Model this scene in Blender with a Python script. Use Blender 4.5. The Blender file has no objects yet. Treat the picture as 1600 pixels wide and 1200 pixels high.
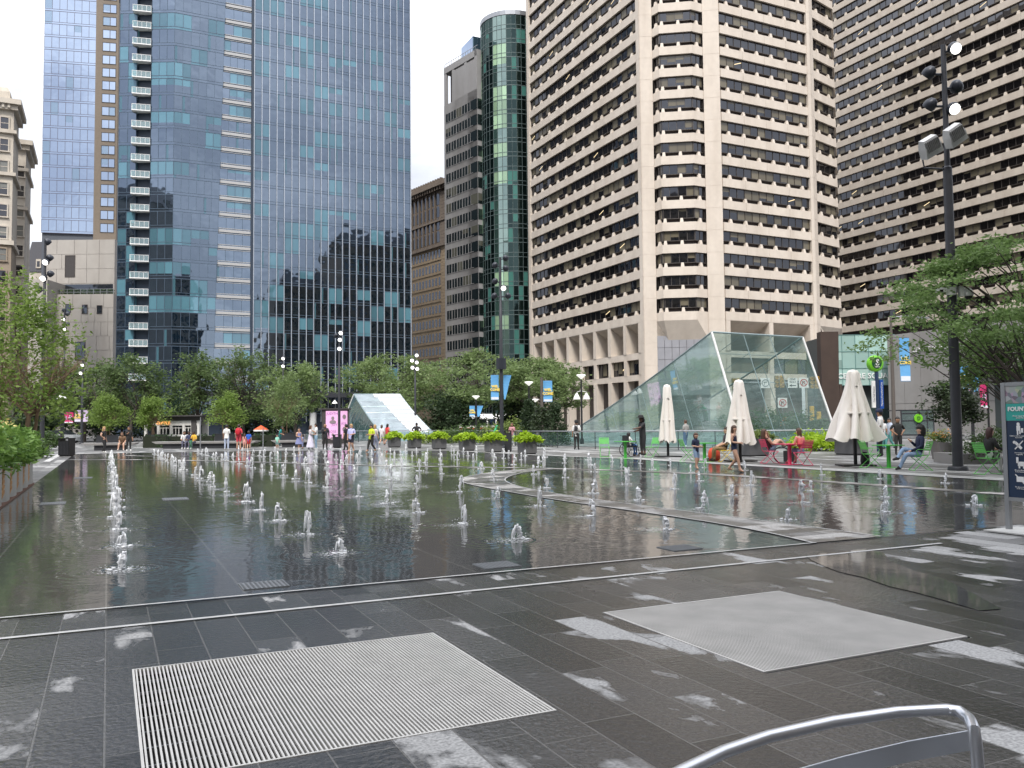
import bpy, math, random
import numpy as np
from mathutils import Vector, Matrix
R_ = math.radians
SC = bpy.context.scene
COL = SC.collection
random.seed(7)
# ------------------------------------------------------------------ camera
# world axes follow the street grid: +Y runs away to the far left, +X away to the right
F, PITCH, ROLL, YAW, CH = 1318.4, 0.04848, 0.009871, 0.446126, 1.5
def _vec(x, u, f):
    X = x*math.cos(ROLL)+u*math.sin(ROLL); up = -x*math.sin(ROLL)+u*math.cos(ROLL)
    Y = f*math.cos(PITCH)-up*math.sin(PITCH); Z = f*math.sin(PITCH)+up*math.cos(PITCH)
    c, s = math.cos(YAW), math.sin(YAW)
    return Vector((X*c+Y*s, -X*s+Y*c, Z))
RT, UP, FW = _vec(1, 0, 0), _vec(0, 1, 0), _vec(0, 0, 1)
CAMP = Vector((0, 0, CH))
cam_d = bpy.data.cameras.new('camera'); cam = bpy.data.objects.new('camera', cam_d); COL.objects.link(cam)
m = Matrix((RT, UP, -FW)).transposed().to_4x4(); m.translation = CAMP
cam.matrix_world = m
cam_d.sensor_width = 36; cam_d.lens = 36*F/1600; cam_d.clip_end = 6000; cam_d.clip_start = .05
SC.camera = cam
# ------------------------------------------------------------------ sky, sun, exposure
SUN_EL, SUN_AZ = R_(52), R_(215)
w = bpy.data.worlds.new('World'); SC.world = w; w.use_nodes = True
nt = w.node_tree; N = nt.nodes; LK = nt.links; N.clear()
out = N.new('ShaderNodeOutputWorld'); mixs = N.new('ShaderNodeMixShader')
b1 = N.new('ShaderNodeBackground'); b2 = N.new('ShaderNodeBackground')
sky = N.new('ShaderNodeTexSky'); sky.sky_type = 'NISHITA'; sky.sun_disc = False
sky.sun_elevation = SUN_EL; sky.sun_rotation = SUN_AZ
b1.inputs['Strength'].default_value = .12; LK.new(sky.outputs[0], b1.inputs['Color'])
tc = N.new('ShaderNodeTexCoord'); mp = N.new('ShaderNodeMapping'); mp.inputs['Scale'].default_value = (1, 1, 2.2)
LK.new(tc.outputs['Generated'], mp.inputs[0])
nz = N.new('ShaderNodeTexNoise'); nz.inputs['Scale'].default_value = 3.2; nz.inputs['Detail'].default_value = 7; nz.inputs['Roughness'].default_value = .55
LK.new(mp.outputs[0], nz.inputs['Vector'])
cr = N.new('ShaderNodeValToRGB')
cr.color_ramp.elements[0].position = .40; cr.color_ramp.elements[0].color = (.40, .41, .45, 1)
cr.color_ramp.elements[1].position = .70; cr.color_ramp.elements[1].color = (.95, .95, .97, 1)
e = cr.color_ramp.elements.new(.53); e.color = (.60, .61, .64, 1)
LK.new(nz.outputs['Fac'], cr.inputs[0]); LK.new(cr.outputs[0], b2.inputs['Color'])
# overcast: the cloud layer is much brighter overhead than near the horizon
sxyz = N.new('ShaderNodeSeparateXYZ'); LK.new(tc.outputs['Generated'], sxyz.inputs[0])
zc_ = N.new('ShaderNodeMath'); zc_.operation = 'MAXIMUM'; zc_.inputs[1].default_value = 0; LK.new(sxyz.outputs[2], zc_.inputs[0])
zq = N.new('ShaderNodeMath'); zq.operation = 'MULTIPLY'; LK.new(zc_.outputs[0], zq.inputs[0]); LK.new(zc_.outputs[0], zq.inputs[1])
zm = N.new('ShaderNodeMath'); zm.operation = 'MULTIPLY_ADD'; zm.inputs[1].default_value = 1.7; zm.inputs[2].default_value = .60; LK.new(zq.outputs[0], zm.inputs[0]); LK.new(zm.outputs[0], b2.inputs['Strength'])
mixs.inputs[0].default_value = .9
LK.new(b1.outputs[0], mixs.inputs[1]); LK.new(b2.outputs[0], mixs.inputs[2]); LK.new(mixs.outputs[0], out.inputs[0])
sun_d = bpy.data.lights.new('sun', 'SUN'); sun_d.energy = 1.5; sun_d.angle = R_(14); sun_d.color = (1, .95, .88)
sun = bpy.data.objects.new('sun', sun_d); COL.objects.link(sun)
sd = Vector((-.5*math.cos(SUN_EL), -.85*math.cos(SUN_EL), math.sin(SUN_EL)))
sun.rotation_euler = sd.to_track_quat('Z', 'Y').to_euler()
SC.view_settings.view_transform = 'Standard'; SC.view_settings.look = 'None'; SC.view_settings.gamma = 1
SC.view_settings.exposure = 1.3
SC.cycles.max_bounces = 7; SC.cycles.diffuse_bounces = 3; SC.cycles.glossy_bounces = 4; SC.cycles.transparent_max_bounces = 24
SC.cycles.transmission_bounces = 6
SC.cycles.caustics_reflective = False; SC.cycles.caustics_refractive = False
try: SC.cycles.use_denoising = True
except Exception: pass

# ------------------------------------------------------------------ measuring helpers
def ray(px, py): return _vec((px-800)/F, -(py-600)/F, 1.0)
def G(px, py, z=0.):
    d = ray(px, py); return CAMP + d*((z-CH)/d.z)
def D(px, py, t): return CAMP + ray(px, py)*t
def DG(px, t, z=0.):
    p = D(px, 664, t); return Vector((p.x, p.y, z))
def ZH(px, py, P):
    """height of a point above ground position P that is seen at image row py"""
    t = (Vector((P[0], P[1], CH))-CAMP).dot(FW)
    for _ in range(4):
        q = D(px, py, t); t += (Vector((P[0], P[1], q.z))-q).dot(FW)
    return D(px, py, t).z
CAMYAW = -YAW   # rotation about z that turns local +X to the picture's right

# ------------------------------------------------------------------ materials
MATS = {}
def nmat(name):
    m = bpy.data.materials.new(name); m.use_nodes = True
    n = m.node_tree.nodes; n.clear()
    o = n.new('ShaderNodeOutputMaterial')
    return m, n, m.node_tree.links, o
def pm(name, col, rough=.6, metal=0., var=.12, scale=4., bump=0., bscale=None, spec=.5, trans=0., emit=None, estr=0., island=0., grime=0.):
    """painted / stone / metal surface with noise in colour and relief"""
    if name in MATS: return MATS[name]
    m, n, l, o = nmat(name)
    p = n.new('ShaderNodeBsdfPrincipled'); l.new(p.outputs[0], o.inputs[0])
    t = n.new('ShaderNodeTexCoord'); z = n.new('ShaderNodeTexNoise'); z.inputs['Scale'].default_value = scale; z.inputs['Detail'].default_value = 6
    l.new(t.outputs['Object'], z.inputs['Vector'])
    mx = n.new('ShaderNodeMixRGB'); mx.inputs[1].default_value = (*[c*(1-var) for c in col], 1); mx.inputs[2].default_value = (*[min(1, c*(1+var)) for c in col], 1)
    l.new(z.outputs['Fac'], mx.inputs[0]); src = mx.outputs[0]
    if island:
        g = n.new('ShaderNodeNewGeometry'); hs = n.new('ShaderNodeHueSaturation'); mr = n.new('ShaderNodeMapRange')
        mr.inputs['To Min'].default_value = 1-island; mr.inputs['To Max'].default_value = 1+island
        l.new(g.outputs['Random Per Island'], mr.inputs['Value']); l.new(mr.outputs[0], hs.inputs['Value']); l.new(src, hs.inputs['Color']); src = hs.outputs[0]
    if grime:
        z2 = n.new('ShaderNodeTexNoise'); z2.inputs['Scale'].default_value = .35; z2.inputs['Detail'].default_value = 5
        mp = n.new('ShaderNodeMapping'); mp.inputs['Scale'].default_value = (1.2, 1.2, .18); l.new(t.outputs['Object'], mp.inputs[0]); l.new(mp.outputs[0], z2.inputs['Vector'])
        r2 = n.new('ShaderNodeMapRange'); r2.inputs['From Min'].default_value = .4; r2.inputs['From Max'].default_value = .75; r2.inputs['To Max'].default_value = grime
        l.new(z2.outputs['Fac'], r2.inputs['Value'])
        mg = n.new('ShaderNodeMixRGB'); mg.blend_type = 'MULTIPLY'; mg.inputs[2].default_value = (.55, .5, .45, 1); l.new(r2.outputs[0], mg.inputs[0]); l.new(src, mg.inputs[1]); src = mg.outputs[0]
    l.new(src, p.inputs['Base Color'])
    p.inputs['Roughness'].default_value = rough; p.inputs['Metallic'].default_value = metal
    p.inputs['Specular IOR Level'].default_value = spec
    if trans: p.inputs['Transmission Weight'].default_value = trans
    if emit: p.inputs['Emission Color'].default_value = (*emit, 1); p.inputs['Emission Strength'].default_value = estr
    if bump:
        b = n.new('ShaderNodeBump'); b.inputs['Strength'].default_value = bump; b.inputs['Distance'].default_value = .02
        zb = n.new('ShaderNodeTexNoise'); zb.inputs['Scale'].default_value = bscale or scale*6; zb.inputs['Detail'].default_value = 5
        l.new(t.outputs['Object'], zb.inputs['Vector']); l.new(zb.outputs['Fac'], b.inputs['Height']); l.new(b.outputs[0], p.inputs['Normal'])
    MATS[name] = m; return m
def leafmat(name, col, col2, tr=.35):
    if name in MATS: return MATS[name]
    m, n, l, o = nmat(name)
    g = n.new('ShaderNodeNewGeometry'); t = n.new('ShaderNodeTexCoord'); z = n.new('ShaderNodeTexNoise'); z.inputs['Scale'].default_value = .9; z.inputs['Detail'].default_value = 3
    l.new(t.outputs['Object'], z.inputs['Vector'])
    ad = n.new('ShaderNodeMath'); ad.operation = 'ADD'; mu = n.new('ShaderNodeMath'); mu.operation = 'MULTIPLY'; mu.inputs[1].default_value = .6
    l.new(g.outputs['Random Per Island'], mu.inputs[0]); l.new(mu.outputs[0], ad.inputs[0]); l.new(z.outputs['Fac'], ad.inputs[1])
    mr = n.new('ShaderNodeMapRange'); mr.inputs['From Min'].default_value = .3; mr.inputs['From Max'].default_value = 1.25; l.new(ad.outputs[0], mr.inputs['Value'])
    mx = n.new('ShaderNodeMixRGB'); mx.inputs[1].default_value = (*col, 1); mx.inputs[2].default_value = (*col2, 1); l.new(mr.outputs[0], mx.inputs[0])
    p = n.new('ShaderNodeBsdfPrincipled'); p.inputs['Roughness'].default_value = .5; p.inputs['Specular IOR Level'].default_value = .35
    l.new(mx.outputs[0], p.inputs['Base Color'])
    tl = n.new('ShaderNodeBsdfTranslucent'); l.new(mx.outputs[0], tl.inputs['Color'])
    ms = n.new('ShaderNodeMixShader'); ms.inputs[0].default_value = tr; l.new(p.outputs[0], ms.inputs[1]); l.new(tl.outputs[0], ms.inputs[2]); l.new(ms.outputs[0], o.inputs[0])
    MATS[name] = m; return m
def clearglass(name, tint=(.75, .9, .88), refl=.12, body=(.25, .45, .45), bodyf=.15):
    """thin architectural glass: see-through with a Fresnel reflection"""
    if name in MATS: return MATS[name]
    m, n, l, o = nmat(name)
    tr = n.new('ShaderNodeBsdfTransparent'); tr.inputs[0].default_value = (*tint, 1)
    df = n.new('ShaderNodeBsdfDiffuse'); df.inputs[0].default_value = (*body, 1)
    gl = n.new('ShaderNodeBsdfGlossy'); gl.inputs['Roughness'].default_value = .03; gl.inputs[0].default_value = (.9, .97, 1, 1)
    z = n.new('ShaderNodeTexNoise'); z.inputs['Scale'].default_value = .8; t = n.new('ShaderNodeTexCoord'); l.new(t.outputs['Object'], z.inputs['Vector'])
    mr0 = n.new('ShaderNodeMapRange'); mr0.inputs['To Min'].default_value = bodyf*.6; mr0.inputs['To Max'].default_value = bodyf*1.4; l.new(z.outputs['Fac'], mr0.inputs['Value'])
    a = n.new('ShaderNodeMixShader'); l.new(mr0.outputs[0], a.inputs[0]); l.new(tr.outputs[0], a.inputs[1]); l.new(df.outputs[0], a.inputs[2])
    lw = n.new('ShaderNodeLayerWeight'); lw.inputs[0].default_value = .35
    mr = n.new('ShaderNodeMapRange'); mr.inputs['To Min'].default_value = refl; mr.inputs['To Max'].default_value = .3; l.new(lw.outputs['Fresnel'], mr.inputs['Value'])
    b = n.new('ShaderNodeMixShader'); l.new(mr.outputs[0], b.inputs[0]); l.new(a.outputs[0], b.inputs[1]); l.new(gl.outputs[0], b.inputs[2])
    l.new(b.outputs[0], o.inputs[0]); MATS[name] = m; return m
def towerglass(name, gloss=(.12, .15, .2), base=(.02, .04, .05), blind=(.25, .5, .55), pb=.25, split=1., blend=.85, lit=.0, wave=.004, tilt=.012, curtain=0.):
    """opaque mirror glazing; each pane (unit UV cell) has its own tilt, and some panes have blinds or lamps behind them"""
    if name in MATS: return MATS[name]
    m, n, l, o = nmat(name)
    uv = n.new('ShaderNodeUVMap'); fl = n.new('ShaderNodeVectorMath'); fl.operation = 'FLOOR'; l.new(uv.outputs[0], fl.inputs[0])
    sp = n.new('ShaderNodeVectorMath'); sp.operation = 'DIVIDE'; sp.inputs[1].default_value = (split, 1, 1)
    l.new(fl.outputs[0], sp.inputs[0]); f2 = n.new('ShaderNodeVectorMath'); f2.operation = 'FLOOR'; l.new(sp.outputs[0], f2.inputs[0])
    w1 = n.new('ShaderNodeTexWhiteNoise'); w1.noise_dimensions = '2D'; l.new(f2.outputs[0], w1.inputs['Vector'])
    w2 = n.new('ShaderNodeTexWhiteNoise'); w2.noise_dimensions = '2D'; l.new(fl.outputs[0], w2.inputs['Vector'])
    fr = n.new('ShaderNodeVectorMath'); fr.operation = 'FRACTION'; l.new(uv.outputs[0], fr.inputs[0])
    sx = n.new('ShaderNodeSeparateXYZ'); l.new(fr.outputs[0], sx.inputs[0])
    # blind drawn to a random height
    lt = n.new('ShaderNodeMath'); lt.operation = 'LESS_THAN'; lt.inputs[1].default_value = pb; l.new(w1.outputs['Value'], lt.inputs[0])
    sc = n.new('ShaderNodeSeparateXYZ'); l.new(w1.outputs['Color'], sc.inputs[0])
    dr = n.new('ShaderNodeMapRange'); dr.inputs['From Max'].default_value = .5; dr.inputs['To Min'].default_value = .75; dr.inputs['To Max'].default_value = -.05; l.new(sc.outputs[1], dr.inputs['Value'])
    gt = n.new('ShaderNodeMath'); gt.operation = 'GREATER_THAN'; l.new(sx.outputs[1], gt.inputs[0]); l.new(dr.outputs[0], gt.inputs[1])
    mk = n.new('ShaderNodeMath'); mk.operation = 'MULTIPLY'; l.new(lt.outputs[0], mk.inputs[0]); l.new(gt.outputs[0], mk.inputs[1])
    mask = mk.outputs[0]
    if curtain:   # narrow curtain at one side of the pane
        c1 = n.new('ShaderNodeMath'); c1.operation = 'LESS_THAN'; c1.inputs[1].default_value = curtain; l.new(w2.outputs['Value'], c1.inputs[0])
        c2 = n.new('ShaderNodeMath'); c2.operation = 'LESS_THAN'; c2.inputs[1].default_value = .33; l.new(sx.outputs[0], c2.inputs[0])
        c3 = n.new('ShaderNodeMath'); c3.operation = 'MULTIPLY'; l.new(c1.outputs[0], c3.inputs[0]); l.new(c2.outputs[0], c3.inputs[1])
        c4 = n.new('ShaderNodeMath'); c4.operation = 'MAXIMUM'; l.new(c3.outputs[0], c4.inputs[0]); l.new(mask, c4.inputs[1]); mask = c4.outputs[0]
    br = n.new('ShaderNodeMapRange'); br.inputs['To Min'].default_value = .6; br.inputs['To Max'].default_value = 1.2; l.new(w2.outputs['Value'], br.inputs['Value'])
    bc = n.new('ShaderNodeVectorMath'); bc.operation = 'SCALE'; bc.inputs[0].default_value = blind; l.new(br.outputs[0], bc.inputs['Scale'])
    bs = n.new('ShaderNodeVectorMath'); bs.operation = 'SCALE'; bs.inputs[0].default_value = base; l.new(br.outputs[0], bs.inputs['Scale'])
    mx = n.new('ShaderNodeMixRGB'); l.new(mask, mx.inputs[0]); l.new(bs.outputs[0], mx.inputs[1]); l.new(bc.outputs[0], mx.inputs[2])
    df = n.new('ShaderNodeBsdfDiffuse'); l.new(mx.outputs[0], df.inputs[0])
    gl = n.new('ShaderNodeBsdfGlossy'); gl.inputs['Roughness'].default_value = .025; gl.inputs[0].default_value = (*gloss, 1)
    # pane tilt
    ge = n.new('ShaderNodeNewGeometry')
    sb = n.new('ShaderNodeVectorMath'); sb.operation = 'SUBTRACT'; sb.inputs[1].default_value = (.5, .5, .5); l.new(w2.outputs['Color'], sb.inputs[0])
    ss = n.new('ShaderNodeVectorMath'); ss.operation = 'SCALE'; ss.inputs['Scale'].default_value = tilt; l.new(sb.outputs[0], ss.inputs[0])
    an = n.new('ShaderNodeVectorMath'); an.operation = 'ADD'; l.new(ge.outputs['Normal'], an.inputs[0]); l.new(ss.outputs[0], an.inputs[1])
    nn = n.new('ShaderNodeVectorMath'); nn.operation = 'NORMALIZE'; l.new(an.outputs[0], nn.inputs[0])
    bz = n.new('ShaderNodeTexNoise'); bz.inputs['Scale'].default_value = .5; bz.inputs['Detail'].default_value = 1; tc = n.new('ShaderNodeTexCoord'); l.new(tc.outputs['Object'], bz.inputs['Vector'])
    bp = n.new('ShaderNodeBump'); bp.inputs['Strength'].default_value = 1; bp.inputs['Distance'].default_value = wave*3; l.new(bz.outputs['Fac'], bp.inputs['Height']); l.new(nn.outputs[0], bp.inputs['Normal'])
    l.new(bp.outputs[0], gl.inputs['Normal'])
    ms = n.new('ShaderNodeMixShader')
    mb = n.new('ShaderNodeMapRange'); mb.inputs['To Min'].default_value = blend; mb.inputs['To Max'].default_value = blend*.45; l.new(mask, mb.inputs['Value']); l.new(mb.outputs[0], ms.inputs[0])
    l.new(df.outputs[0], ms.inputs[1]); l.new(gl.outputs[0], ms.inputs[2]); last = ms.outputs[0]
    if lit:       # strip lamps under the ceiling of a few rooms
        w3 = n.new('ShaderNodeTexWhiteNoise'); w3.noise_dimensions = '3D'
        w3v = n.new('ShaderNodeVectorMath'); w3v.operation = 'ADD'; w3v.inputs[1].default_value = (7.3, 3.1, 5.); l.new(f2.outputs[0], w3v.inputs[0]); l.new(w3v.outputs[0], w3.inputs['Vector'])
        a1 = n.new('ShaderNodeMath'); a1.operation = 'LESS_THAN'; a1.inputs[1].default_value = lit; l.new(w3.outputs['Value'], a1.inputs[0])
        dg = n.new('ShaderNodeMath'); dg.operation = 'MULTIPLY_ADD'; dg.inputs[1].default_value = -.35; l.new(sx.outputs[0], dg.inputs[0]); l.new(sx.outputs[1], dg.inputs[2])
        cp = n.new('ShaderNodeMath'); cp.operation = 'COMPARE'; cp.inputs[1].default_value = .38; cp.inputs[2].default_value = .035; l.new(dg.outputs[0], cp.inputs[0])
        a2 = n.new('ShaderNodeMath'); a2.operation = 'MULTIPLY'; l.new(a1.outputs[0], a2.inputs[0]); l.new(cp.outputs[0], a2.inputs[1])
        em = n.new('ShaderNodeEmission'); em.inputs[0].default_value = (1, .78, .45, 1); em.inputs[1].default_value = .8
        m2 = n.new('ShaderNodeMixShader'); l.new(a2.outputs[0], m2.inputs[0]); l.new(last, m2.inputs[1]); l.new(em.outputs[0], m2.inputs[2]); last = m2.outputs[0]
    l.new(last, o.inputs[0]); MATS[name] = m; return m

# ------------------------------------------------------------------ mesh helpers
class MB:
    def __init__(s): s.v = []; s.f = []; s.mi = []; s.uv = {}; s.cur = 0; s.M = None
    def _p(s, p):
        p = Vector(p)
        return tuple(s.M @ p) if s.M else tuple(p)
    def face(s, pts, uv=None):
        b = len(s.v); s.v += [s._p(p) for p in pts]; s.f.append(tuple(range(b, b+len(pts)))); s.mi.append(s.cur)
        if uv: s.uv[len(s.f)-1] = uv
        return s
    def box(s, x0, x1, y0, y1, z0, z1):
        b = len(s.v)
        s.v += [s._p(p) for p in ((x0,y0,z0),(x1,y0,z0),(x1,y1,z0),(x0,y1,z0),(x0,y0,z1),(x1,y0,z1),(x1,y1,z1),(x0,y1,z1))]
        for q in ((0,3,2,1),(4,5,6,7),(0,1,5,4),(1,2,6,5),(2,3,7,6),(3,0,4,7)): s.f.append(tuple(b+i for i in q)); s.mi.append(s.cur)
        return s
    def cbox(s, c, sz): return s.box(c[0]-sz[0]/2, c[0]+sz[0]/2, c[1]-sz[1]/2, c[1]+sz[1]/2, c[2]-sz[2]/2, c[2]+sz[2]/2)
    def prism(s, poly, z0, z1, cap=True):
        n = len(poly); b = len(s.v)
        s.v += [s._p((p[0], p[1], z0)) for p in poly]+[s._p((p[0], p[1], z1)) for p in poly]
        for i in range(n):
            j = (i+1) % n; s.f.append((b+i, b+j, b+n+j, b+n+i)); s.mi.append(s.cur)
        if cap:
            s.f.append(tuple(b+n+i for i in range(n))); s.f.append(tuple(b+n-1-i for i in range(n))); s.mi += [s.cur]*2
        return s
    def rings(s, rings, cap=True, close=True):
        """loft a list of equal-length point rings"""
        n = len(rings[0]); b = len(s.v)
        for r in rings: s.v += [s._p(p) for p in r]
        for k in range(len(rings)-1):
            for i in range(n if close else n-1):
                j = (i+1) % n; s.f.append((b+k*n+i, b+k*n+j, b+(k+1)*n+j, b+(k+1)*n+i)); s.mi.append(s.cur)
        if cap:
            s.f.append(tuple(b+n-1-i for i in range(n))); s.f.append(tuple(b+(len(rings)-1)*n+i for i in range(n))); s.mi += [s.cur]*2
        return s
    def tube(s, pts, r, n=6, cap=True):
        pts = [Vector(p) for p in pts]; rs = r if isinstance(r, (list, tuple)) else [r]*len(pts); out = []
        prev = None
        for i, p in enumerate(pts):
            a = pts[max(0, i-1)]; c = pts[min(len(pts)-1, i+1)]; t = (c-a)
            if t.length < 1e-9: t = Vector((0, 0, 1))
            t.normalize()
            if prev is None: u = t.orthogonal().normalized()
            else:
                u = prev-t*prev.dot(t)
                u = u.normalized() if u.length > 1e-6 else t.orthogonal().normalized()
            prev = u; v = t.cross(u)
            out.append([p+(u*math.cos(2*math.pi*k/n)+v*math.sin(2*math.pi*k/n))*rs[i] for k in range(n)])
        return s.rings(out, cap)
    def lathe(s, prof, n=12, c=(0, 0, 0), sx=1, sy=1):
        return s.rings([[(c[0]+r*sx*math.cos(2*math.pi*k/n), c[1]+r*sy*math.sin(2*math.pi*k/n), c[2]+z) for k in range(n)] for r, z in prof])
    def ball(s, c, r, n=8, m_=6):
        if not isinstance(r, (list, tuple)): r = (r, r, r)
        return s.rings([[(c[0]+r[0]*math.sin(math.pi*(j+.02)/(m_+.04))*math.cos(2*math.pi*k/n), c[1]+r[1]*math.sin(math.pi*(j+.02)/(m_+.04))*math.sin(2*math.pi*k/n), c[2]-r[2]*math.cos(math.pi*(j+.02)/(m_+.04))) for k in range(n)] for j in range(m_+1)])
    def build(s, name, mats, parent=None, smooth=None, loc=None, rotz=0):
        me = bpy.data.meshes.new(name); me.from_pydata(s.v, [], s.f)
        if not isinstance(mats, (list, tuple)): mats = [mats]
        for q in mats: me.materials.append(q)
        if len(mats) > 1: me.polygons.foreach_set('material_index', s.mi)
        if s.uv:
            ul = me.uv_layers.new(name='UVMap')
            for fi, q in s.uv.items():
                for k, li in enumerate(me.polygons[fi].loop_indices): ul.data[li].uv = q[k]
        if smooth:
            me.polygons.foreach_set('use_smooth', [True]*len(me.polygons))
            me.set_sharp_from_angle(angle=R_(smooth))
        me.validate(); me.update()
        o = bpy.data.objects.new(name, me); COL.objects.link(o)
        if parent: o.parent = parent
        if loc is not None: o.location = loc
        if rotz: o.rotation_euler.z = rotz
        return o
def tag(o, label, cat, group=None, kind=None):
    o['label'] = label; o['category'] = cat
    if group: o['group'] = group
    if kind: o['kind'] = kind
    return o
def thing(name, label, cat, loc=(0, 0, 0), rotz=0, group=None, scale=1):
    o = bpy.data.objects.new(name, None); COL.objects.link(o); o.empty_display_size = .2
    o.location = loc; o.rotation_euler.z = rotz; o.scale = (scale,)*3
    return tag(o, label, cat, group)
def struct(o): o['kind'] = 'structure'; return o
def text(name, s, size, mt, parent, loc, rot=(R_(90), 0, 0), ext=.01, align='CENTER', bold=0.):
    c = bpy.data.curves.new(name, 'FONT'); c.body = s; c.size = size; c.extrude = ext; c.align_x = align; c.align_y = 'CENTER'; c.offset = bold; c.resolution_u = 2
    t = bpy.data.objects.new(name, c)
    me = bpy.data.meshes.new_from_object(t); bpy.data.objects.remove(t); bpy.data.curves.remove(c)
    me.materials.clear(); me.materials.append(mt)
    o = bpy.data.objects.new(name, me); COL.objects.link(o); o.location = loc; o.rotation_euler = rot
    if parent: o.parent = parent
    return o
def rrect(x0, x1, z0, z1, y): return [(x0, y, z0), (x1, y, z0), (x1, y, z1), (x0, y, z1)]
BLACK = pm('black_metal', (.02, .02, .022), .4, .3, var=.3)
DGREY = pm('dark_grey_metal', (.045, .047, .055), .45, .3, var=.2)
STEEL = pm('steel', (.35, .36, .38), .35, .7, var=.15)
WHITE = pm('white_paint', (.8, .8, .79), .5, var=.06)
LAMP = pm('lamp_face', (.9, .9, .85), .3, emit=(1, .97, .9), estr=1.3)
# ------------------------------------------------------------------ ground, paving, water
def stonemat(name, dark, light, dryamt, roww, rown, wet=.12, dryr=.7, swap=True, jcol=(.12, .12, .115), bump=.35, lowf=.55, jw=.006, dry2=None, wavy=0.):
    m, n, l, o = nmat(name)
    p = n.new('ShaderNodeBsdfPrincipled'); l.new(p.outputs[0], o.inputs[0])
    t = n.new('ShaderNodeTexCoord'); s = n.new('ShaderNodeSeparateXYZ'); l.new(t.outputs['Object'], s.inputs[0])
    c = n.new('ShaderNodeCombineXYZ'); l.new(s.outputs[1 if swap else 0], c.inputs[0]); l.new(s.outputs[0 if swap else 1], c.inputs[1])
    b = n.new('ShaderNodeTexBrick'); l.new(c.outputs[0], b.inputs['Vector'])
    b.inputs['Scale'].default_value = 1; b.inputs['Brick Width'].default_value = rown; b.inputs['Row Height'].default_value = roww; b.inputs['Mortar Size'].default_value = jw; b.inputs['Mortar Smooth'].default_value = .3
    b.offset = .37; b.squash = .62; b.squash_frequency = 3
    b.inputs['Color1'].default_value = (.55, .55, .55, 1); b.inputs['Color2'].default_value = (1.4, 1.4, 1.4, 1); b.inputs['Mortar'].default_value = (1, 1, 1, 1)
    fn = n.new('ShaderNodeTexNoise'); fn.inputs['Scale'].default_value = 55; fn.inputs['Detail'].default_value = 6; l.new(t.outputs['Object'], fn.inputs['Vector'])
    fm = n.new('ShaderNodeMapRange'); fm.inputs['From Min'].default_value = .3; fm.inputs['From Max'].default_value = .7; fm.inputs['To Min'].default_value = .6; fm.inputs['To Max'].default_value = 1.45; l.new(fn.outputs['Fac'], fm.inputs['Value'])
    # drying patches
    ln = n.new('ShaderNodeTexNoise'); ln.inputs['Scale'].default_value = lowf; ln.inputs['Detail'].default_value = 7; ln.inputs['Roughness'].default_value = .55; ln.inputs['Distortion'].default_value = .4
    mp = n.new('ShaderNodeMapping'); mp.inputs['Scale'].default_value = (1.5, .8, 1); l.new(t.outputs['Object'], mp.inputs[0]); l.new(mp.outputs[0], ln.inputs['Vector'])
    tb = n.new('ShaderNodeMath'); tb.operation = 'MULTIPLY_ADD'; sb = n.new('ShaderNodeSeparateColor'); l.new(b.outputs['Color'], sb.inputs[0])
    l.new(sb.outputs[0], tb.inputs[0]); tb.inputs[1].default_value = .25; l.new(ln.outputs['Fac'], tb.inputs[2])
    dm = n.new('ShaderNodeMapRange'); dm.inputs['From Min'].default_value = dryamt; dm.inputs['From Max'].default_value = dryamt+.06; l.new(tb.outputs[0], dm.inputs['Value'])
    dry = dm.outputs[0]
    if dry2:      # extra drying towards given spots
        for (cx, cy, rx, ry, k) in dry2:
            q = n.new('ShaderNodeVectorMath'); q.operation = 'SUBTRACT'; q.inputs[1].default_value = (cx, cy, 0); l.new(t.outputs['Object'], q.inputs[0])
            q2 = n.new('ShaderNodeVectorMath'); q2.operation = 'DIVIDE'; q2.inputs[1].default_value = (rx, ry, 1); l.new(q.outputs[0], q2.inputs[0])
            q3 = n.new('ShaderNodeVectorMath'); q3.operation = 'LENGTH'; l.new(q2.outputs[0], q3.inputs[0])
            q4 = n.new('ShaderNodeMapRange'); q4.inputs['From Min'].default_value = 1; q4.inputs['From Max'].default_value = 0; q4.inputs['To Max'].default_value = k; l.new(q3.outputs['Value'], q4.inputs['Value'])
            q5 = n.new('ShaderNodeMath'); q5.operation = 'ADD'; l.new(tb.outputs[0], q5.inputs[0]); l.new(q4.outputs[0], q5.inputs[1]); tb = q5
        l.new(tb.outputs[0], dm.inputs['Value'])
    mx = n.new('ShaderNodeMixRGB'); mx.inputs[1].default_value = (*dark, 1); mx.inputs[2].default_value = (*light, 1); l.new(dry, mx.inputs[0])
    m1 = n.new('ShaderNodeMixRGB'); m1.blend_type = 'MULTIPLY'; m1.inputs[0].default_value = 1; l.new(mx.outputs[0], m1.inputs[1]); l.new(b.outputs['Color'], m1.inputs[2])
    m2 = n.new('ShaderNodeVectorMath'); m2.operation = 'SCALE'; l.new(m1.outputs[0], m2.inputs[0]); l.new(fm.outputs[0], m2.inputs['Scale'])
    m3 = n.new('ShaderNodeMixRGB'); l.new(b.outputs['Fac'], m3.inputs[0]); l.new(m2.outputs[0], m3.inputs[1]); m3.inputs[2].default_value = (*jcol, 1)
    l.new(m3.outputs[0], p.inputs['Base Color'])
    wn = n.new('ShaderNodeTexNoise'); wn.inputs['Scale'].default_value = .7; wn.inputs['Detail'].default_value = 4; l.new(t.outputs['Object'], wn.inputs['Vector'])
    wr = n.new('ShaderNodeMapRange'); wr.inputs['From Min'].default_value = .35; wr.inputs['From Max'].default_value = .65; wr.inputs['To Min'].default_value = wet; wr.inputs['To Max'].default_value = wet+.22; l.new(wn.outputs['Fac'], wr.inputs['Value'])
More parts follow.
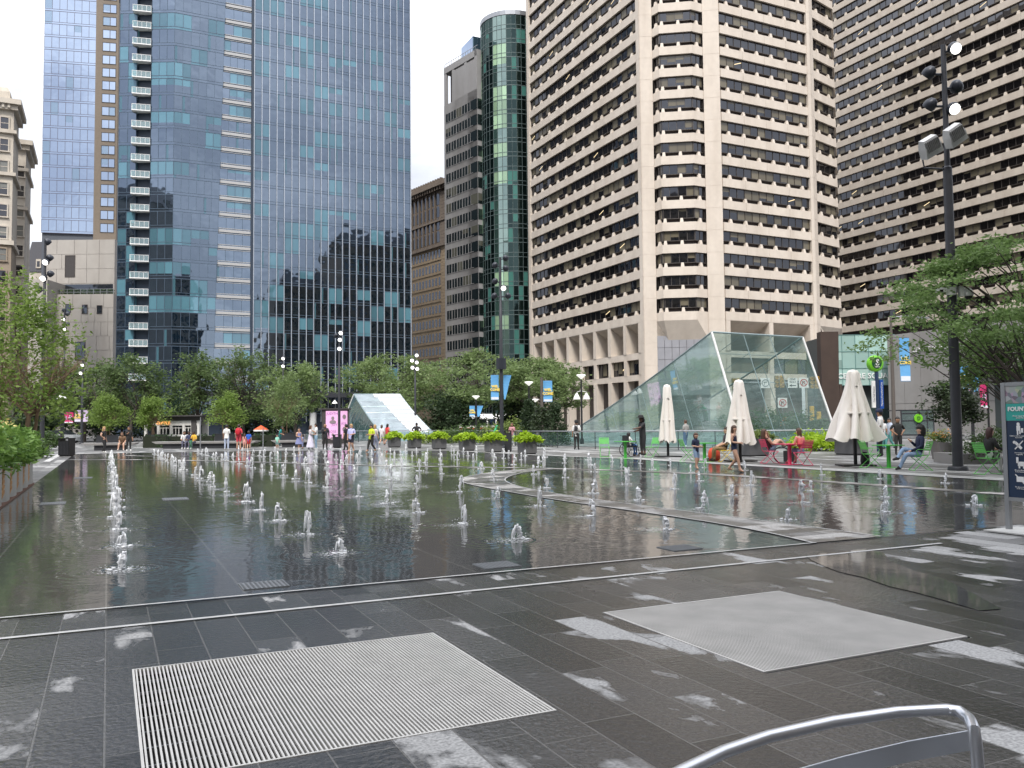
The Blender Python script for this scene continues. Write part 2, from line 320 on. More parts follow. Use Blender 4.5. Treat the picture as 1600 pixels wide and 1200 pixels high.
    rr = n.new('ShaderNodeMixRGB'); l.new(dry, rr.inputs[0]); l.new(wr.outputs[0], rr.inputs[1]); rr.inputs[2].default_value = (dryr,)*3+(1,)
    l.new(rr.outputs[0], p.inputs['Roughness'])
    bp = n.new('ShaderNodeBump'); bp.inputs['Strength'].default_value = bump; bp.inputs['Distance'].default_value = .006
    bn = n.new('ShaderNodeTexNoise'); bn.inputs['Scale'].default_value = 26; bn.inputs['Detail'].default_value = 6; l.new(t.outputs['Object'], bn.inputs['Vector'])
    sj = n.new('ShaderNodeMath'); sj.operation = 'SUBTRACT'; l.new(bn.outputs['Fac'], sj.inputs[0]); l.new(b.outputs['Fac'], sj.inputs[1])
    l.new(sj.outputs[0], bp.inputs['Height']); l.new(bp.outputs[0], p.inputs['Normal'])
    MATS[name] = m; return m
def watermat(name, gx=.16, gy=9.97, dx=2.27, dy=1.955, jets=True, calm=1.):
    m, n, l, o = nmat(name)
    p = n.new('ShaderNodeBsdfPrincipled'); l.new(p.outputs[0], o.inputs[0])
    t = n.new('ShaderNodeTexCoord'); s = n.new('ShaderNodeSeparateXYZ'); l.new(t.outputs['Object'], s.inputs[0])
    def M(op, a, b=None, c=None):
        q = n.new('ShaderNodeMath'); q.operation = op
        for i, v in enumerate((a, b, c)):
            if v is None: continue
            if isinstance(v, (int, float)): q.inputs[i].default_value = v
            else: l.new(v, q.inputs[i])
        return q.outputs[0]
    n1 = n.new('ShaderNodeTexNoise'); n1.inputs['Scale'].default_value = 2.6; n1.inputs['Detail'].default_value = 3; n1.inputs['Distortion'].default_value = .6; l.new(t.outputs['Object'], n1.inputs['Vector'])
    n2 = n.new('ShaderNodeTexNoise'); n2.inputs['Scale'].default_value = 11; n2.inputs['Detail'].default_value = 3; l.new(t.outputs['Object'], n2.inputs['Vector'])
    h = M('MULTIPLY_ADD', n2.outputs['Fac'], .16, n1.outputs['Fac'])
    joints = n.new('ShaderNodeTexBrick'); c = n.new('ShaderNodeCombineXYZ'); l.new(s.outputs[1], c.inputs[0]); l.new(s.outputs[0], c.inputs[1]); l.new(c.outputs[0], joints.inputs['Vector'])
    joints.inputs['Scale'].default_value = 1; joints.inputs['Brick Width'].default_value = 4.2; joints.inputs['Row Height'].default_value = 1.135; joints.inputs['Mortar Size'].default_value = .008
    foam = None
    if jets:
        fx = M('MULTIPLY', M('SUBTRACT', M('FRACT', M('ADD', M('DIVIDE', M('SUBTRACT', s.outputs[0], gx), dx), .5)), .5), dx)
        fy = M('MULTIPLY', M('SUBTRACT', M('FRACT', M('ADD', M('DIVIDE', M('SUBTRACT', s.outputs[1], gy), dy), .5)), .5), dy)
        r = M('SQRT', M('ADD', M('MULTIPLY', fx, fx), M('MULTIPLY', fy, fy)))
        rd = M('ADD', r, M('MULTIPLY', n1.outputs['Fac'], .12))
        far = M('GREATER_THAN', s.outputs[1], 9.15)
        wv = M('MULTIPLY', M('SINE', M('MULTIPLY', rd, 46)), M('EXPONENT', M('MULTIPLY', r, -2.1)))
        h = M('ADD', h, M('MULTIPLY', M('MULTIPLY', wv, far), .5))
        ns = n.new('ShaderNodeTexNoise'); ns.inputs['Scale'].default_value = 34; ns.inputs['Detail'].default_value = 4; l.new(t.outputs['Object'], ns.inputs['Vector'])
        th = M('ADD', .52, M('MULTIPLY', r, .42))
        foam = M('MULTIPLY', M('MULTIPLY', M('GREATER_THAN', ns.outputs['Fac'], th), .9), far)
    cm = n.new('ShaderNodeMixRGB'); cm.inputs[1].default_value = (.056, .057, .057, 1); cm.inputs[2].default_value = (.14, .14, .13, 1); l.new(M('MULTIPLY', joints.outputs['Fac'], .8), cm.inputs[0])
    mv = n.new('ShaderNodeTexNoise'); mv.inputs['Scale'].default_value = .25; mv.inputs['Detail'].default_value = 4; l.new(t.outputs['Object'], mv.inputs['Vector'])
    cs = n.new('ShaderNodeVectorMath'); cs.operation = 'SCALE'; l.new(cm.outputs[0], cs.inputs[0]); l.new(M('MULTIPLY_ADD', mv.outputs['Fac'], 1.2, .4), cs.inputs['Scale'])
    col = cs.outputs[0]
    if foam is not None:
        fmx = n.new('ShaderNodeMixRGB'); l.new(foam, fmx.inputs[0]); l.new(col, fmx.inputs[1]); fmx.inputs[2].default_value = (.75, .77, .78, 1); col = fmx.outputs[0]
    l.new(col, p.inputs['Base Color'])
    p.inputs['Roughness'].default_value = .055; p.inputs['IOR'].default_value = 1.33
    bp = n.new('ShaderNodeBump'); bp.inputs['Strength'].default_value = 1; bp.inputs['Distance'].default_value = .0038*calm; l.new(h, bp.inputs['Height']); l.new(bp.outputs[0], p.inputs['Normal'])
    MATS[name] = m; return m
ASPH = pm('asphalt', (.055, .055, .056), .85, var=.25, scale=.6, bump=.3, bscale=40)
DARKG = stonemat('wet_dark_granite', (.042, .041, .0405), (.22, .22, .217), .885, .31, 1.25, wet=.09, jcol=(.115, .112, .108), bump=1.0, lowf=1.5,
                 dry2=[(-.55, 3.9, 1.3, 1.6, .13), (1.2, 3.2, 2.6, .9, .10), (4.2, 7.2, 2.0, .7, .10), (11.0, 6.85, 2.7, 1.7, .42), (14.5, 6.6, 4.0, 2.0, .3), (3.5, 5.2, .7, .9, .16), (5.0, 3.9, 1.2, .5, .14), (6.5, 7.0, 1.6, .6, .12)])
GREYG = stonemat('pale_granite', (.13, .128, .125), (.22, .22, .215), .79, .45, 1.4, wet=.3, jcol=(.08, .08, .08), bump=.3, lowf=.2)
WALKG = stonemat('damp_granite', (.12, .113, .104), (.24, .232, .22), .74, .3, .9, wet=.2, swap=False, bump=.4, lowf=1.1)
LINEM = pm('pale_stone_edge', (.42, .42, .41), .6, var=.35, scale=9)
WATER = watermat('fountain_water')
PUD = watermat('puddle_water', jets=False, calm=.12)
PITM = pm('pit_black', (.012, .012, .012), .9)
def sheet(name, x0, x1, y0, y1, z, mt): return struct(MB().face([(x0, y0, z), (x1, y0, z), (x1, y1, z), (x0, y1, z)]).build(name, mt))
GR = [(.15, 2.14, 3.97, 5.84), (3.57, 5.40, 4.0, 5.82)]
gb = MB()
def quad(x0, x1, y0, y1, z): gb.face([(x0, y0, z), (x1, y0, z), (x1, y1, z), (x0, y1, z)])
gnd = MB()   # one ground sheet to the horizon, with a hole for the plaza slab (laid as separate sheets)
for b in ((-2500, 2500, 7.85, 2500), (-2500, 2500, -2500, -40), (-2500, -30, -40, 7.85), (60, 2500, -40, 7.85)):
    gnd.face([(b[0], b[2], -.03), (b[1], b[2], -.03), (b[1], b[3], -.03), (b[0], b[3], -.03)])
struct(gnd.build('ground', ASPH))
sheet('plaza_paving', -45, 60, 7.85, 108, 0, GREYG)
ys = [3.985, 5.83]
quad(-30, 60, -40, 3.97, 0); quad(-30, .15, 3.97, 5.84, 0); quad(2.14, 3.57, 3.97, 5.84, 0); quad(5.40, 60, 3.97, 5.84, 0); quad(-30, 60, 5.84, 7.85, 0)
struct(gb.build('dark_paving', DARKG))
# fountain water: inner field left of the curved walk, outer field to its right
WL = [(7.85, 7.87), (8.1, 9), (8.2, 10.4), (8.12, 12.4), (8.0, 14.8), (8.1, 17.8), (8.25, 20), (8.7, 21.6), (9.5, 22.95), (10.7, 24.3), (12.0, 25.2), (13.0, 25.55)]
WR = [(9.04, 7.87), (9.03, 8.7), (8.95, 10.2), (8.82, 12.1), (8.66, 14.9), (8.85, 18), (9.45, 20.3), (10.2, 21.8), (11.4, 23.4), (12.5, 24.5), (13.4, 25.0)]
def smooth2(pts, it=2):
    for _ in range(it):
        q = [pts[0]]
        for a, b in zip(pts, pts[1:]): q += [(a[0]*.75+b[0]*.25, a[1]*.75+b[1]*.25), (a[0]*.25+b[0]*.75, a[1]*.25+b[1]*.75)]
        pts = q+[pts[-1]]
    return pts
WLs, WRs = smooth2(WL), smooth2(WR)
wb = MB()
OUT = [(-1.84, 7.87), (20.0, 7.87), (20.1, 30), (19.0, 37), (18.5, 47), (14, 51), (9, 56), (5.2, 58.5), (-1.84, 58.5)]
wb.face([(x, y, .004) for x, y in [(-1.84, 7.87), (20.0, 7.87), (20.1, 30), (19.0, 37), (18.5, 47), (16.5, 49), (14, 52), (9.5, 55.2), (5.2, 57), (1.0, 57.5), (-1.84, 57.5)]])
struct(wb.build('water', WATER))
wk = MB(); n_ = min(len(WLs), len(WRs))
def resample(pts, n):
    d = [0]
    for a, b in zip(pts, pts[1:]): d.append(d[-1]+math.hypot(b[0]-a[0], b[1]-a[1]))
    out = []
    for i in range(n):
        t = d[-1]*i/(n-1); k = max(j for j in range(len(d)) if d[j] <= t+1e-9); k = min(k, len(pts)-2)
        u = (t-d[k])/max(1e-9, d[k+1]-d[k]); out.append((pts[k][0]*(1-u)+pts[k+1][0]*u, pts[k][1]*(1-u)+pts[k+1][1]*u))
    return out
A_, B_ = resample(WLs, 40), resample(WRs, 40)
for i in range(39): wk.face([(*A_[i], .012), (*B_[i], .012), (*B_[i+1], .012), (*A_[i+1], .012)])
struct(wk.build('path', WALKG))
def ribbon(pts, w_, z, mb=None):
    mb = mb or MB(); L = []; R = []
    for i, p in enumerate(pts):
        a = pts[max(0, i-1)]; b = pts[min(len(pts)-1, i+1)]; t = Vector((b[0]-a[0], b[1]-a[1])).normalized(); nrm = Vector((-t.y, t.x))*w_/2
        L.append((p[0]+nrm.x, p[1]+nrm.y, z)); R.append((p[0]-nrm.x, p[1]-nrm.y, z))
    for i in range(len(pts)-1): mb.face([R[i], R[i+1], L[i+1], L[i]])
    return mb
S2 = resample(smooth2([(16.5, 7.9), (16.4, 11.3), (16.25, 15), (16.1, 18.7), (15.5, 21.4), (13.5, 25.9), (11.2, 28.6), (8.4, 32.6), (5.6, 38.2), (2.0, 44.2), (-1.8, 47)]), 60)
struct(ribbon(S2, .5, .010).build('stone_band', WALKG))
S3 = resample(smooth2([(.6, 53), (2.2, 49), (5.5, 46.5), (9, 44)]), 24)
struct(ribbon(S3, .45, .010).build('stone_band', WALKG))
eb = MB(); ribbon([(-1.9, 7.86), (7.9, 7.86)], .035, .016, eb); ribbon(A_, .035, .018, eb); ribbon(B_, .03, .018, eb); ribbon([(-8, 7.12), (9.2, 7.12)], .055, .008, eb)
ribbon([(20.05, 8), (20.15, 30), (19.05, 37), (18.55, 47)], .25, .014, eb)
struct(eb.build('stone_edge', LINEM))
pw = MB(); pts = [G(*q) for q in ((1258, 868), (1280, 866), (1310, 863), (1352, 858), (1380, 864), (1392, 878), (1430, 893), (1475, 905), (1520, 928), (1565, 952), (1530, 955), (1480, 940), (1430, 926), (1390, 917), (1350, 903), (1310, 894), (1285, 884), (1268, 876))]
pw.face([(p.x, p.y, .006) for p in pts][::-1]); struct(pw.build('puddle', PUD))
# pale dry stripes on the far paving
sb_ = MB()
for (a, b) in (((20.6, 10), (20.6, 34)), ((22.6, 10), (22.0, 60)), ((26, 10), (25.5, 60)), ((-3.6, 30), (-3.6, 60)), ((-2.6, 45), (-2.6, 65))): ribbon([a, b], .28, .006, sb_)
struct(sb_.build('stone_stripe', LINEM))
# roads and far pavement round the plaza
rd = MB(); rd.box(62, 76, -300, 400, -.029, -.012); struct(rd.build('road', ASPH))
r2_ = MB(); r2_.box(-300, 61.9, 140, 152, -.028, -.010); struct(r2_.build('road', ASPH))
pv = MB(); pv.box(-300, 61.5, 152.1, 400, -.02, .12); pv.box(76.2, 400, -300, 400, -.02, .12); struct(pv.build('pavement', GREYG))
mk_ = MB()
for k in range(40): mk_.box(68.9, 69.05, -40+k*6, -37+k*6, -.011, -.006)
for k in range(20): mk_.box(-60+k*6, -57+k*6, 145.9, 146.05, -.009, -.004)
struct(mk_.build('road_markings', WHITE))
# two floor gratings over pits
for gi, (x0, x1, y0, y1) in enumerate(GR):
    t = thing('floor_grating', ['metal floor grating with dark gaps between its bars, lower left on wet paving', 'pale grey metal floor grating, right of the dark barred one'][gi], 'grating', ((x0+x1)/2, (y0+y1)/2, 0), 0, 'floor gratings in the dark paving')
    hx, hy = (x1-x0)/2, (y1-y0)/2; fr = MB(); wv = .013
    fr.box(-hx, hx, -hy, -hy+wv, -.04, .004); fr.box(-hx, hx, hy-wv, hy, -.04, .004); fr.box(-hx, -hx+wv, -hy+wv, hy-wv, -.04, .004)
    fr.box(hx-wv, hx, -hy+wv, hy-wv, -.04, .004)
    GM = pm('grating_steel', (.50, .49, .465), .55, .15, var=.2, scale=6) if gi == 0 else pm('worn_grating_steel', (.44, .43, .41), .6, .15, var=.3, scale=3)
    fr.build('frame', GM, t)
    bb = MB(); nb = 90; 
    for k in range(nb):
        cx = -hx+wv+(2*hx-2*wv)*(k+.5)/nb; bb.box(cx-.0047, cx+.0047, -hy+wv, hy-wv, -.013, .002)
    bb.build('bars', GM, t)
    cb = MB()
    for k in range(1, 8):
        cy = -hy+2*hy*k/8; cb.box(-hx+wv, hx-wv, cy-.004, cy+.004, -.03, -.014)
    cb.build('cross_rods', STEEL, t)
    pt = MB(); pt.box(-hx-.0, hx+.0, -hy, hy, -.32, -.30)
    for b in ((-hx-.03, -hx-.001, -hy, hy), (hx+.001, hx+.03, -hy, hy), (-hx, hx, -hy-.03, -hy-.001), (-hx, hx, hy+.001, hy+.03)): pt.box(*b, -.30, -.005)
    pt.build('pit', PITM, t)
    if gi == 0:
        pd = MB(); c = G(690, 1112, -.29)-t.location
        pd.face([(c.x+.30*math.cos(a)*(1+.25*math.sin(3*a)), c.y+.34*math.sin(a)*(1+.2*math.cos(2*a)), -.294) for a in [2*math.pi*k/22 for k in range(22)]]); pd.build('standing_water', PUD, t)
for i, (px, py, sx, sy) in enumerate(((412, 915, .42, .36), (776, 884, .42, .36), (1062, 857, .42, .36), (274, 780, .5, .6), (83, 787, .45, .6), (130, 747, .5, .7))):
    p = G(px, py); m_ = pm('plate_steel', (.16, .17, .18), .5, .35, var=.2)
    t = thing('access_cover', ['metal drain cover at the water edge, left of centre', 'metal drain cover at the water edge, the middle one of three', 'metal drain cover at the water edge near the curved walk', 'square metal cover under the water beside the long jet row', 'square metal cover in the water nearest the round steel planters', 'square metal cover under the far left water'][i], 'drain cover', (p.x, p.y, 0), 0, 'metal covers in the basin floor')
    q = MB(); q.box(-sx/2, sx/2, -sy/2, sy/2, .003, .012)
    for k in range(10):
        for j in range(9): q.cbox((-sx/2+sx*(k+.5)/10, -sy/2+sy*(j+.5)/9, .013), (sx/22, sy/19, .006))
    q.build('plate', m_, t)
# ------------------------------------------------------------------ buildings
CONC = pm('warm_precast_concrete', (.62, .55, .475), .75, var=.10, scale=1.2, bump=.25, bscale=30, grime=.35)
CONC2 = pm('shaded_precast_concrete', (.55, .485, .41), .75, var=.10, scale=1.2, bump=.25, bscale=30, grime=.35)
RECESS = pm('dark_recess', (.035, .027, .027), .8)
FRAME = pm('bronze_window_frame', (.07, .06, .055), .5, .3)
TGLASS = towerglass('office_glass', gloss=(.17, .175, .19), base=(.016, .014, .013), blind=(.27, .235, .165), pb=.42, blend=.62, lit=.010, wave=.004, tilt=.02)
def fmat(p0, p1, z):
    u = (Vector((p1[0], p1[1], 0))-Vector((p0[0], p0[1], 0))); L = u.length; u.normalize(); inw = Vector((-u.y, u.x, 0))
    M = Matrix(((u.x, inw.x, 0, p0[0]), (u.y, inw.y, 0, p0[1]), (0, 0, 1, z), (0, 0, 0, 1))); return M, L
def concrete_face(T, p0, p1, z0, nfl, fh, npost, cm, seed=0, post0=.5, skip=False):
    """precast floors: spandrel with little posts, dark gap, ribbon window; p0 is the left end seen from outside"""
    for k in range(nfl):
        M, L = fmat(p0, p1, z0+k*fh); s = MB(); s.M = M; sp = L/npost
        nj = max(1, int(L/4.6))
        for j in range(nj): s.box(L*j/nj+(.025 if j else 0), L*(j+1)/nj-(.025 if j < nj-1 else 0), 0, .8, 0, 1.42)
        for j in range(npost+1 if post0 == 0 else npost):
            x = sp*(j+post0); x = min(max(x, .3), L-.3)
            b = [(x-.3, .0), (x+.3, .0), (x+.3, .6), (x-.3, .6)]; t_ = [(x-.2, .12), (x+.2, .12), (x+.2, .6), (x-.2, .6)]
            s.rings([[(*q, 1.42) for q in b], [(*q, 2.12) for q in t_]])
        s.build('spandrel', cm, T)
        np_ = npost*2; g = MB(); g.M = M
        g.cur = 0; g.face([(0, .42, 2.16), (L, .42, 2.16), (L, .42, fh), (0, .42, fh)], uv=[(seed*40, k+.001), (seed*40+np_, k+.001), (seed*40+np_, k+.999), (seed*40, k+.999)])
        g.cur = 1; g.face([(0, .75, 1.42), (L, .75, 1.42), (L, .75, 2.1), (0, .75, 2.1)])
        wo = g.build('window', [TGLASS, RECESS], T)
        f = MB(); f.M = M; f.box(0, L, .30, .74, 2.06, 2.16); f.box(0, L, .32, .42, fh-.09, fh-.005)
        for j in range(np_+1):
            x = min(max(L*j/np_, .04), L-.04); f.box(x-.045, x+.045, .34, .42, 2.16, fh-.09)
        f.build('window_frame', FRAME, wo)
def pier(T, p0, p1, z0, z1, fh, cm, d=1.0, name='corner_pier', zz=None):
    M, L = fmat(p0, p1, 0); s = MB(); s.M = M; z = z0
    while z < z1-.2:
        e = min(z+fh, z1); s.box(0, L, -.10, d, z, e-.03); s.box(.02, L-.02, -.07, d, e-.03, e); z = e
    s.build(name, cm, T)
def lerp(a, b, t): return (a[0]+(b[0]-a[0])*t, a[1]+(b[1]-a[1])*t)
FH = 3.75; ZA = 18.6; NA = 21; ZTA = ZA+NA*FH
A = thing('office_tower', 'tan concrete office tower with ribbon windows and a faceted corner bay facing the plaza', 'tower', (0, 0, 0), 0, 'pair of tan concrete office towers')
cm_ = MB(); cm_.prism([(82, 159), (82, 119), (92.6, 111.5), (112.6, 111.5), (124, 118), (124, 159)], 18.2, ZTA); cm_.prism([(87, 158), (87, 122), (96, 117), (110, 117), (118, 122), (118, 158)], 0, 18.2); cm_.build('core_wall', RECESS, A)
rf = MB(); rf.prism([(81, 160), (81, 118), (92, 110.4), (112.6, 110.4), (125.4, 117), (125.4, 160)], ZTA, ZTA+2.2); rf.build('roof', CONC, A)
C1, C2, C3, C4 = (81, 118), (92.2, 110.5), (112.6, 110.5), (125.2, 116.6)
concrete_face(A, (81, 159.2), (81, 118.6), ZA, NA, FH, 12, CONC, 0)
pier(A, (81, 160.3), (81, 159.2), 0, ZTA, FH, CONC)
pier(A, (81, 118.6), (81, 117.6), 0, ZTA, FH, CONC)
pA = lerp(C1, C2, .17); pB = lerp(C1, C2, .80)
pier(A, (81, 117.6), pA, 0, ZTA, FH, CONC); pier(A, pB, C2, 0, ZTA, FH, CONC)
du = Vector((C2[0]-C1[0], C2[1]-C1[1])).normalized(); no = Vector((du.y, -du.x))   # outward
bl = lerp(C1, C2, .255); br_ = lerp(C1, C2, .66); ow = 1.3
bl = (bl[0]+no.x*ow, bl[1]+no.y*ow); br_ = (br_[0]+no.x*ow, br_[1]+no.y*ow)
concrete_face(A, pA, bl, ZA, NA, FH, 1, CONC, 3); concrete_face(A, bl, br_, ZA, NA, FH, 2, CONC, 4, post0=.18); concrete_face(A, br_, pB, ZA, NA, FH, 1, CONC, 5)
so = MB(); q0 = lerp(pA, pB, .22); q1 = lerp(pA, pB, .7)
so.rings([[(*pA, ZA), (*bl, ZA), (*br_, ZA), (*pB, ZA)], [(*pA, ZA-3.2), (*q0, ZA-3.2), (*q1, ZA-3.2), (*pB, ZA-3.2)]]); so.build('bay_soffit', CONC, A)
pn = MB(); M, L = fmat(pA, pB, 0); pn.M = M
for i in range(7):
    for j in range(5): pn.box(L*i/7+.03, L*(i+1)/7-.03, -.02, .3, 6.2+j*2, 8.15+j*2)
pn.build('metal_panel_wall', pm('brushed_panels', (.42, .42, .45), .35, .5, var=.2, scale=.5), A)
concrete_face(A, (C2[0]+.2, C2[1]), (111.9, 110.5), ZA, NA, FH, 6, CONC, 6)
pier(A, (111.9, 110.5), C3, 0, ZTA, FH, CONC)
b1_ = lerp(C3, C4, .12); b2_ = lerp(C3, C4, .62); b2_ = (b2_[0]+.9, b2_[1]-1.2)
pier(A, C3, b1_, 0, ZTA, FH, CONC); concrete_face(A, b1_, b2_, ZA, NA, FH, 2, CONC, 7); concrete_face(A, b2_, C4, ZA, NA, FH, 2, CONC, 8)
so = MB(); so.rings([[(*b1_, ZA), (*b2_, ZA), (*C4, ZA), (122, 118, ZA)], [(*lerp(b1_, C4, .2), ZA-2.6), (*lerp(b1_, C4, .5), ZA-2.6), (*C4, ZA-2.6), (122, 118, ZA-2.6)]]); so.build('bay_soffit', CONC, A)
def base_storeys(T, p0, p1, nc, cm):
    M, L = fmat(p0, p1, 0)
    so = MB(); so.M = M; so.rings([[(0, 0, ZA), (L, 0, ZA), (L, .05, ZA-.1), (0, .05, ZA-.1)], [(0, 3.6, ZA-2.2), (L, 3.6, ZA-2.2), (L, 4.4, ZA-2.2), (0, 4.4, ZA-2.2)]]); so.build('sloping_soffit', cm, T)
    bm = MB(); bm.M = M
    for z0, z1 in ((12.4, 13.5), (8.8, 9.8)): bm.box(0, L, .1, 1.4, z0, z1)
    bm.build('beam', cm, T)
    for j in range(nc+1):
        cl = MB(); cl.M = M; x = min(max(L*j/nc, .45), L-.45); w_ = .45
        cl.box(x-w_, x+w_, .0, 3.7, 13.5, 16.2); cl.rings([[(x-w_, 0, 16.2), (x+w_, 0, 16.2), (x+w_, 3.7, 16.2), (x-w_, 3.7, 16.2)], [(x-w_, .0, ZA-.05), (x+w_, .0, ZA-.05), (x+w_, .4, ZA-.05), (x-w_, .4, ZA-.05)]])
        cl.box(x-w_, x+w_, .05, 1.35, 9.8, 12.4); cl.box(x-w_-.1, x+w_+.1, 0, 1.5, 0, 8.8); cl.build('column', cm, T)
    for j in range(nc):
        a, b = L*j/nc+.45, L*(j+1)/nc-.45; g = MB(); g.M = M
        g.face([(a, .7, 9.8), (b, .7, 9.8), (b, .7, 12.4), (a, .7, 12.4)], uv=[(j*3, 60), (j*3+3, 60), (j*3+3, 60.99), (j*3, 60.99)])
        wo = g.build('window', [TGLASS], T); f = MB(); f.M = M
        for i in range(4): f.box(a+(b-a)*i/3-.05, a+(b-a)*i/3+.05, .62, .7, 9.85, 12.38)
        f.box(a+.05, b-.05, .62, .7, 9.81, 9.95); f.build('window_frame', FRAME, wo)
    g = MB(); g.M = M; g.box(.3, L-.3, 3.75, 3.9, 13.5, 16.4); g.box(.3, L-.3, 3.0, 3.2, 0, 8.8); g.build('louvred_back_wall', pm('louvre_brown', (.14, .115, .1), .6, var=.3, scale=3), T)
base_storeys(A, (81, 159.2), (81, 118.6), 8, CONC); base_storeys(A, (C2[0]+.2, C2[1]), (111.9, 110.5), 2, CONC)
B = thing('office_tower', 'second tan concrete office tower, its long ribbon window face filling the upper right', 'tower', (0, 0, 0), 0, 'pair of tan concrete office towers')
ZB, NB = 22.9, 23
cm_ = MB(); cm_.prism([(160, 149), (160, 78), (205, 78), (205, 149)], 0, ZB+NB*FH); cm_.build('core_wall', RECESS, B)
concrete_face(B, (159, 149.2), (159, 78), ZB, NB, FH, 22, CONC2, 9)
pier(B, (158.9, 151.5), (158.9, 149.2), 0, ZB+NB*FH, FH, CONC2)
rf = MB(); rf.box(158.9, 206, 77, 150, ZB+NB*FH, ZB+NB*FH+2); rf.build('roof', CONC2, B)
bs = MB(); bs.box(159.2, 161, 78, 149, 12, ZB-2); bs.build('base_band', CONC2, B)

# ------------------------------------------------------------------ blue glass tower
BG = towerglass('blue_curtain_glass', gloss=(.22, .265, .335), base=(.010, .030, .042), blind=(.125, .285, .35), pb=.24, split=2, blend=.80, wave=.006, tilt=.011, curtain=.10, lit=.0)
BG2 = towerglass('blue_side_glass', gloss=(.25, .305, .39), base=(.010, .030, .042), blind=(.125, .285, .35), pb=.22, split=3, blend=.82, wave=.006, tilt=.009, curtain=.08)
MUL = pm('blue_grey_mullion', (.10, .14, .19), .4, .4); FIN = pm('silver_fin', (.50, .54, .60), .35, .4); LOUV = pm('white_louvre', (.42, .42, .42), .5)
BT = thing('glass_tower', 'tall blue glass apartment tower with silver fins and a column of white balconies', 'tower')
TF, TZ, TN = 3.13, 4.0, 29
def curtain(T, q0, q1, pane, gm, seed, slabs=True, z0=TZ, nfl=TN, fh=TF, mull=MUL, band=None, vert=True, y=0.):
    for k in range(nfl):
        p0 = q0(k) if callable(q0) else q0; p1 = q1(k) if callable(q1) else q1
        M, L = fmat(p0, p1, z0+k*fh); g = MB(); g.M = M; n_ = max(1, round(L/pane)); o = seed*50
        g.face([(0, y, 0), (L, y, 0), (L, y, fh), (0, y, fh)], uv=[(o, k+.001), (o+n_, k+.001), (o+n_, k+.999), (o, k+.999)])
        wo = g.build('window', [gm], T); f = MB(); f.M = M
        f.box(0, L, y-.05, y, 0, .10); f.box(0, L, y-.04, y, .52, .60)
        if vert:
            for j in range(n_+1): f.box(max(0, L*j/n_-.035), min(L, L*j/n_+.035), y-.06, y, .6, fh)
        f.build('mullions', mull, wo)
        if band:
            f = MB(); f.M = M
            for a, b in ((-.18, -.10), (.12, .62), (.80, .90)): f.box(.02, L-.02, y-.16, y-.05, a, b)
            f.build('louvre_band', band, T)
xl = lambda z: 18.4+(z-45)/45*1.1
YB = 166.
curtain(BT, (24.7, YB), (56.3, YB), 1.45, BG, 0, vert=False)
for j in range(23):
    x = 24.7+31.6*j/22; f = MB(); f.box(x-.055, x+.055, YB-.32, YB, 2.5, TZ+TN*TF); f.build('fin', FIN, BT)
curtain(BT, lambda k: (xl(TZ+k*TF), YB+.35), (24.2, YB+.35), 1.45, BG2, 1, band=LOUV)
curtain(BT, (10.3, YB), lambda k: (xl(TZ+k*TF), YB), 1.45, BG, 2)
curtain(BT, (6.45, YB+1.9), (10.3, YB), 1.5, BG2, 3)
curtain(BT, (1.1, YB+4.7), (4.0, YB+3.2), 1.5, BG2, 4); curtain(BT, (4.0, YB+3.2), (6.4, YB+5.4), 1.2, BG2, 5)
cw = MB(); cw.prism([(1.2, YB+5), (10.4, YB+.9), (56.2, YB+.9), (56.2, YB+34), (1.2, YB+34)], 0, TZ+TN*TF); cw.prism([(24.22, YB+.02), (24.68, YB+.02), (24.68, YB+.5), (24.22, YB+.5)], 2, TZ+TN*TF); cw.build('core_wall', pm('navy_core', (.03, .045, .07), .4), BT)
rf = MB(); rf.prism([(1, YB+4.7), (10.3, YB), (56.4, YB), (56.4, YB+34), (1, YB+34)], TZ+TN*TF, TZ+TN*TF+1.5); rf.build('roof', MUL, BT)
bM, bL = fmat((3.15, YB+2.4), (6.35, YB+1.75), 0)
for k in range(2, TN):
    z = TZ+k*TF; s = MB(); s.M = Matrix.Translation((0, 0, z)) @ bM
    s.box(0, bL, -.2, 3.4, -.04, .14); bo = s.build('balcony', WHITE, BT)
    r = MB(); r.M = s.M
    for (x0, x1, y0, y1) in ((0, bL, -.18, -.12), (0, .06, -.18, 2.0)): r.box(x0, x1, y0, y1, 1.14, 1.21)
    for j in range(5): x = .05+(bL-.1)*j/4; r.box(x-.025, x+.025, -.18, -.12, .14, 1.12)
    for j in range(1, 5): r.box(0, .05, -.15+j*.5, -.09+j*.5, .14, 1.12)
    r.build('railing', WHITE, bo)
    gp = MB(); gp.M = s.M; gp.box(.08, bL-.05, -.15, -.13, .2, 1.1); gp.build('glass_panel', clearglass('balcony_glass', bodyf=.12, body=(.6, .7, .7)), bo)
    dr = MB(); dr.M = s.M
    for x in (1.3, 2.1, 2.9): dr.box(x-.05, x+.05, 1.7, 1.76, .14, 2.9)
    dr.build('door_frame', WHITE, bo)
for x in (8, 15, 22, 29, 36, 43, 50): col_ = MB(); col_.lathe([(.65, 0), (.65, TZ+.2)], 10, (x, YB-.6, .1)); col_.build('column', pm('pale_column', (.55, .56, .56), .5), BT)
cn = MB(); cn.box(12, 56, YB-3.4, YB-.1, 7.2, 8.2); cn.build('canopy', DGREY, BT)
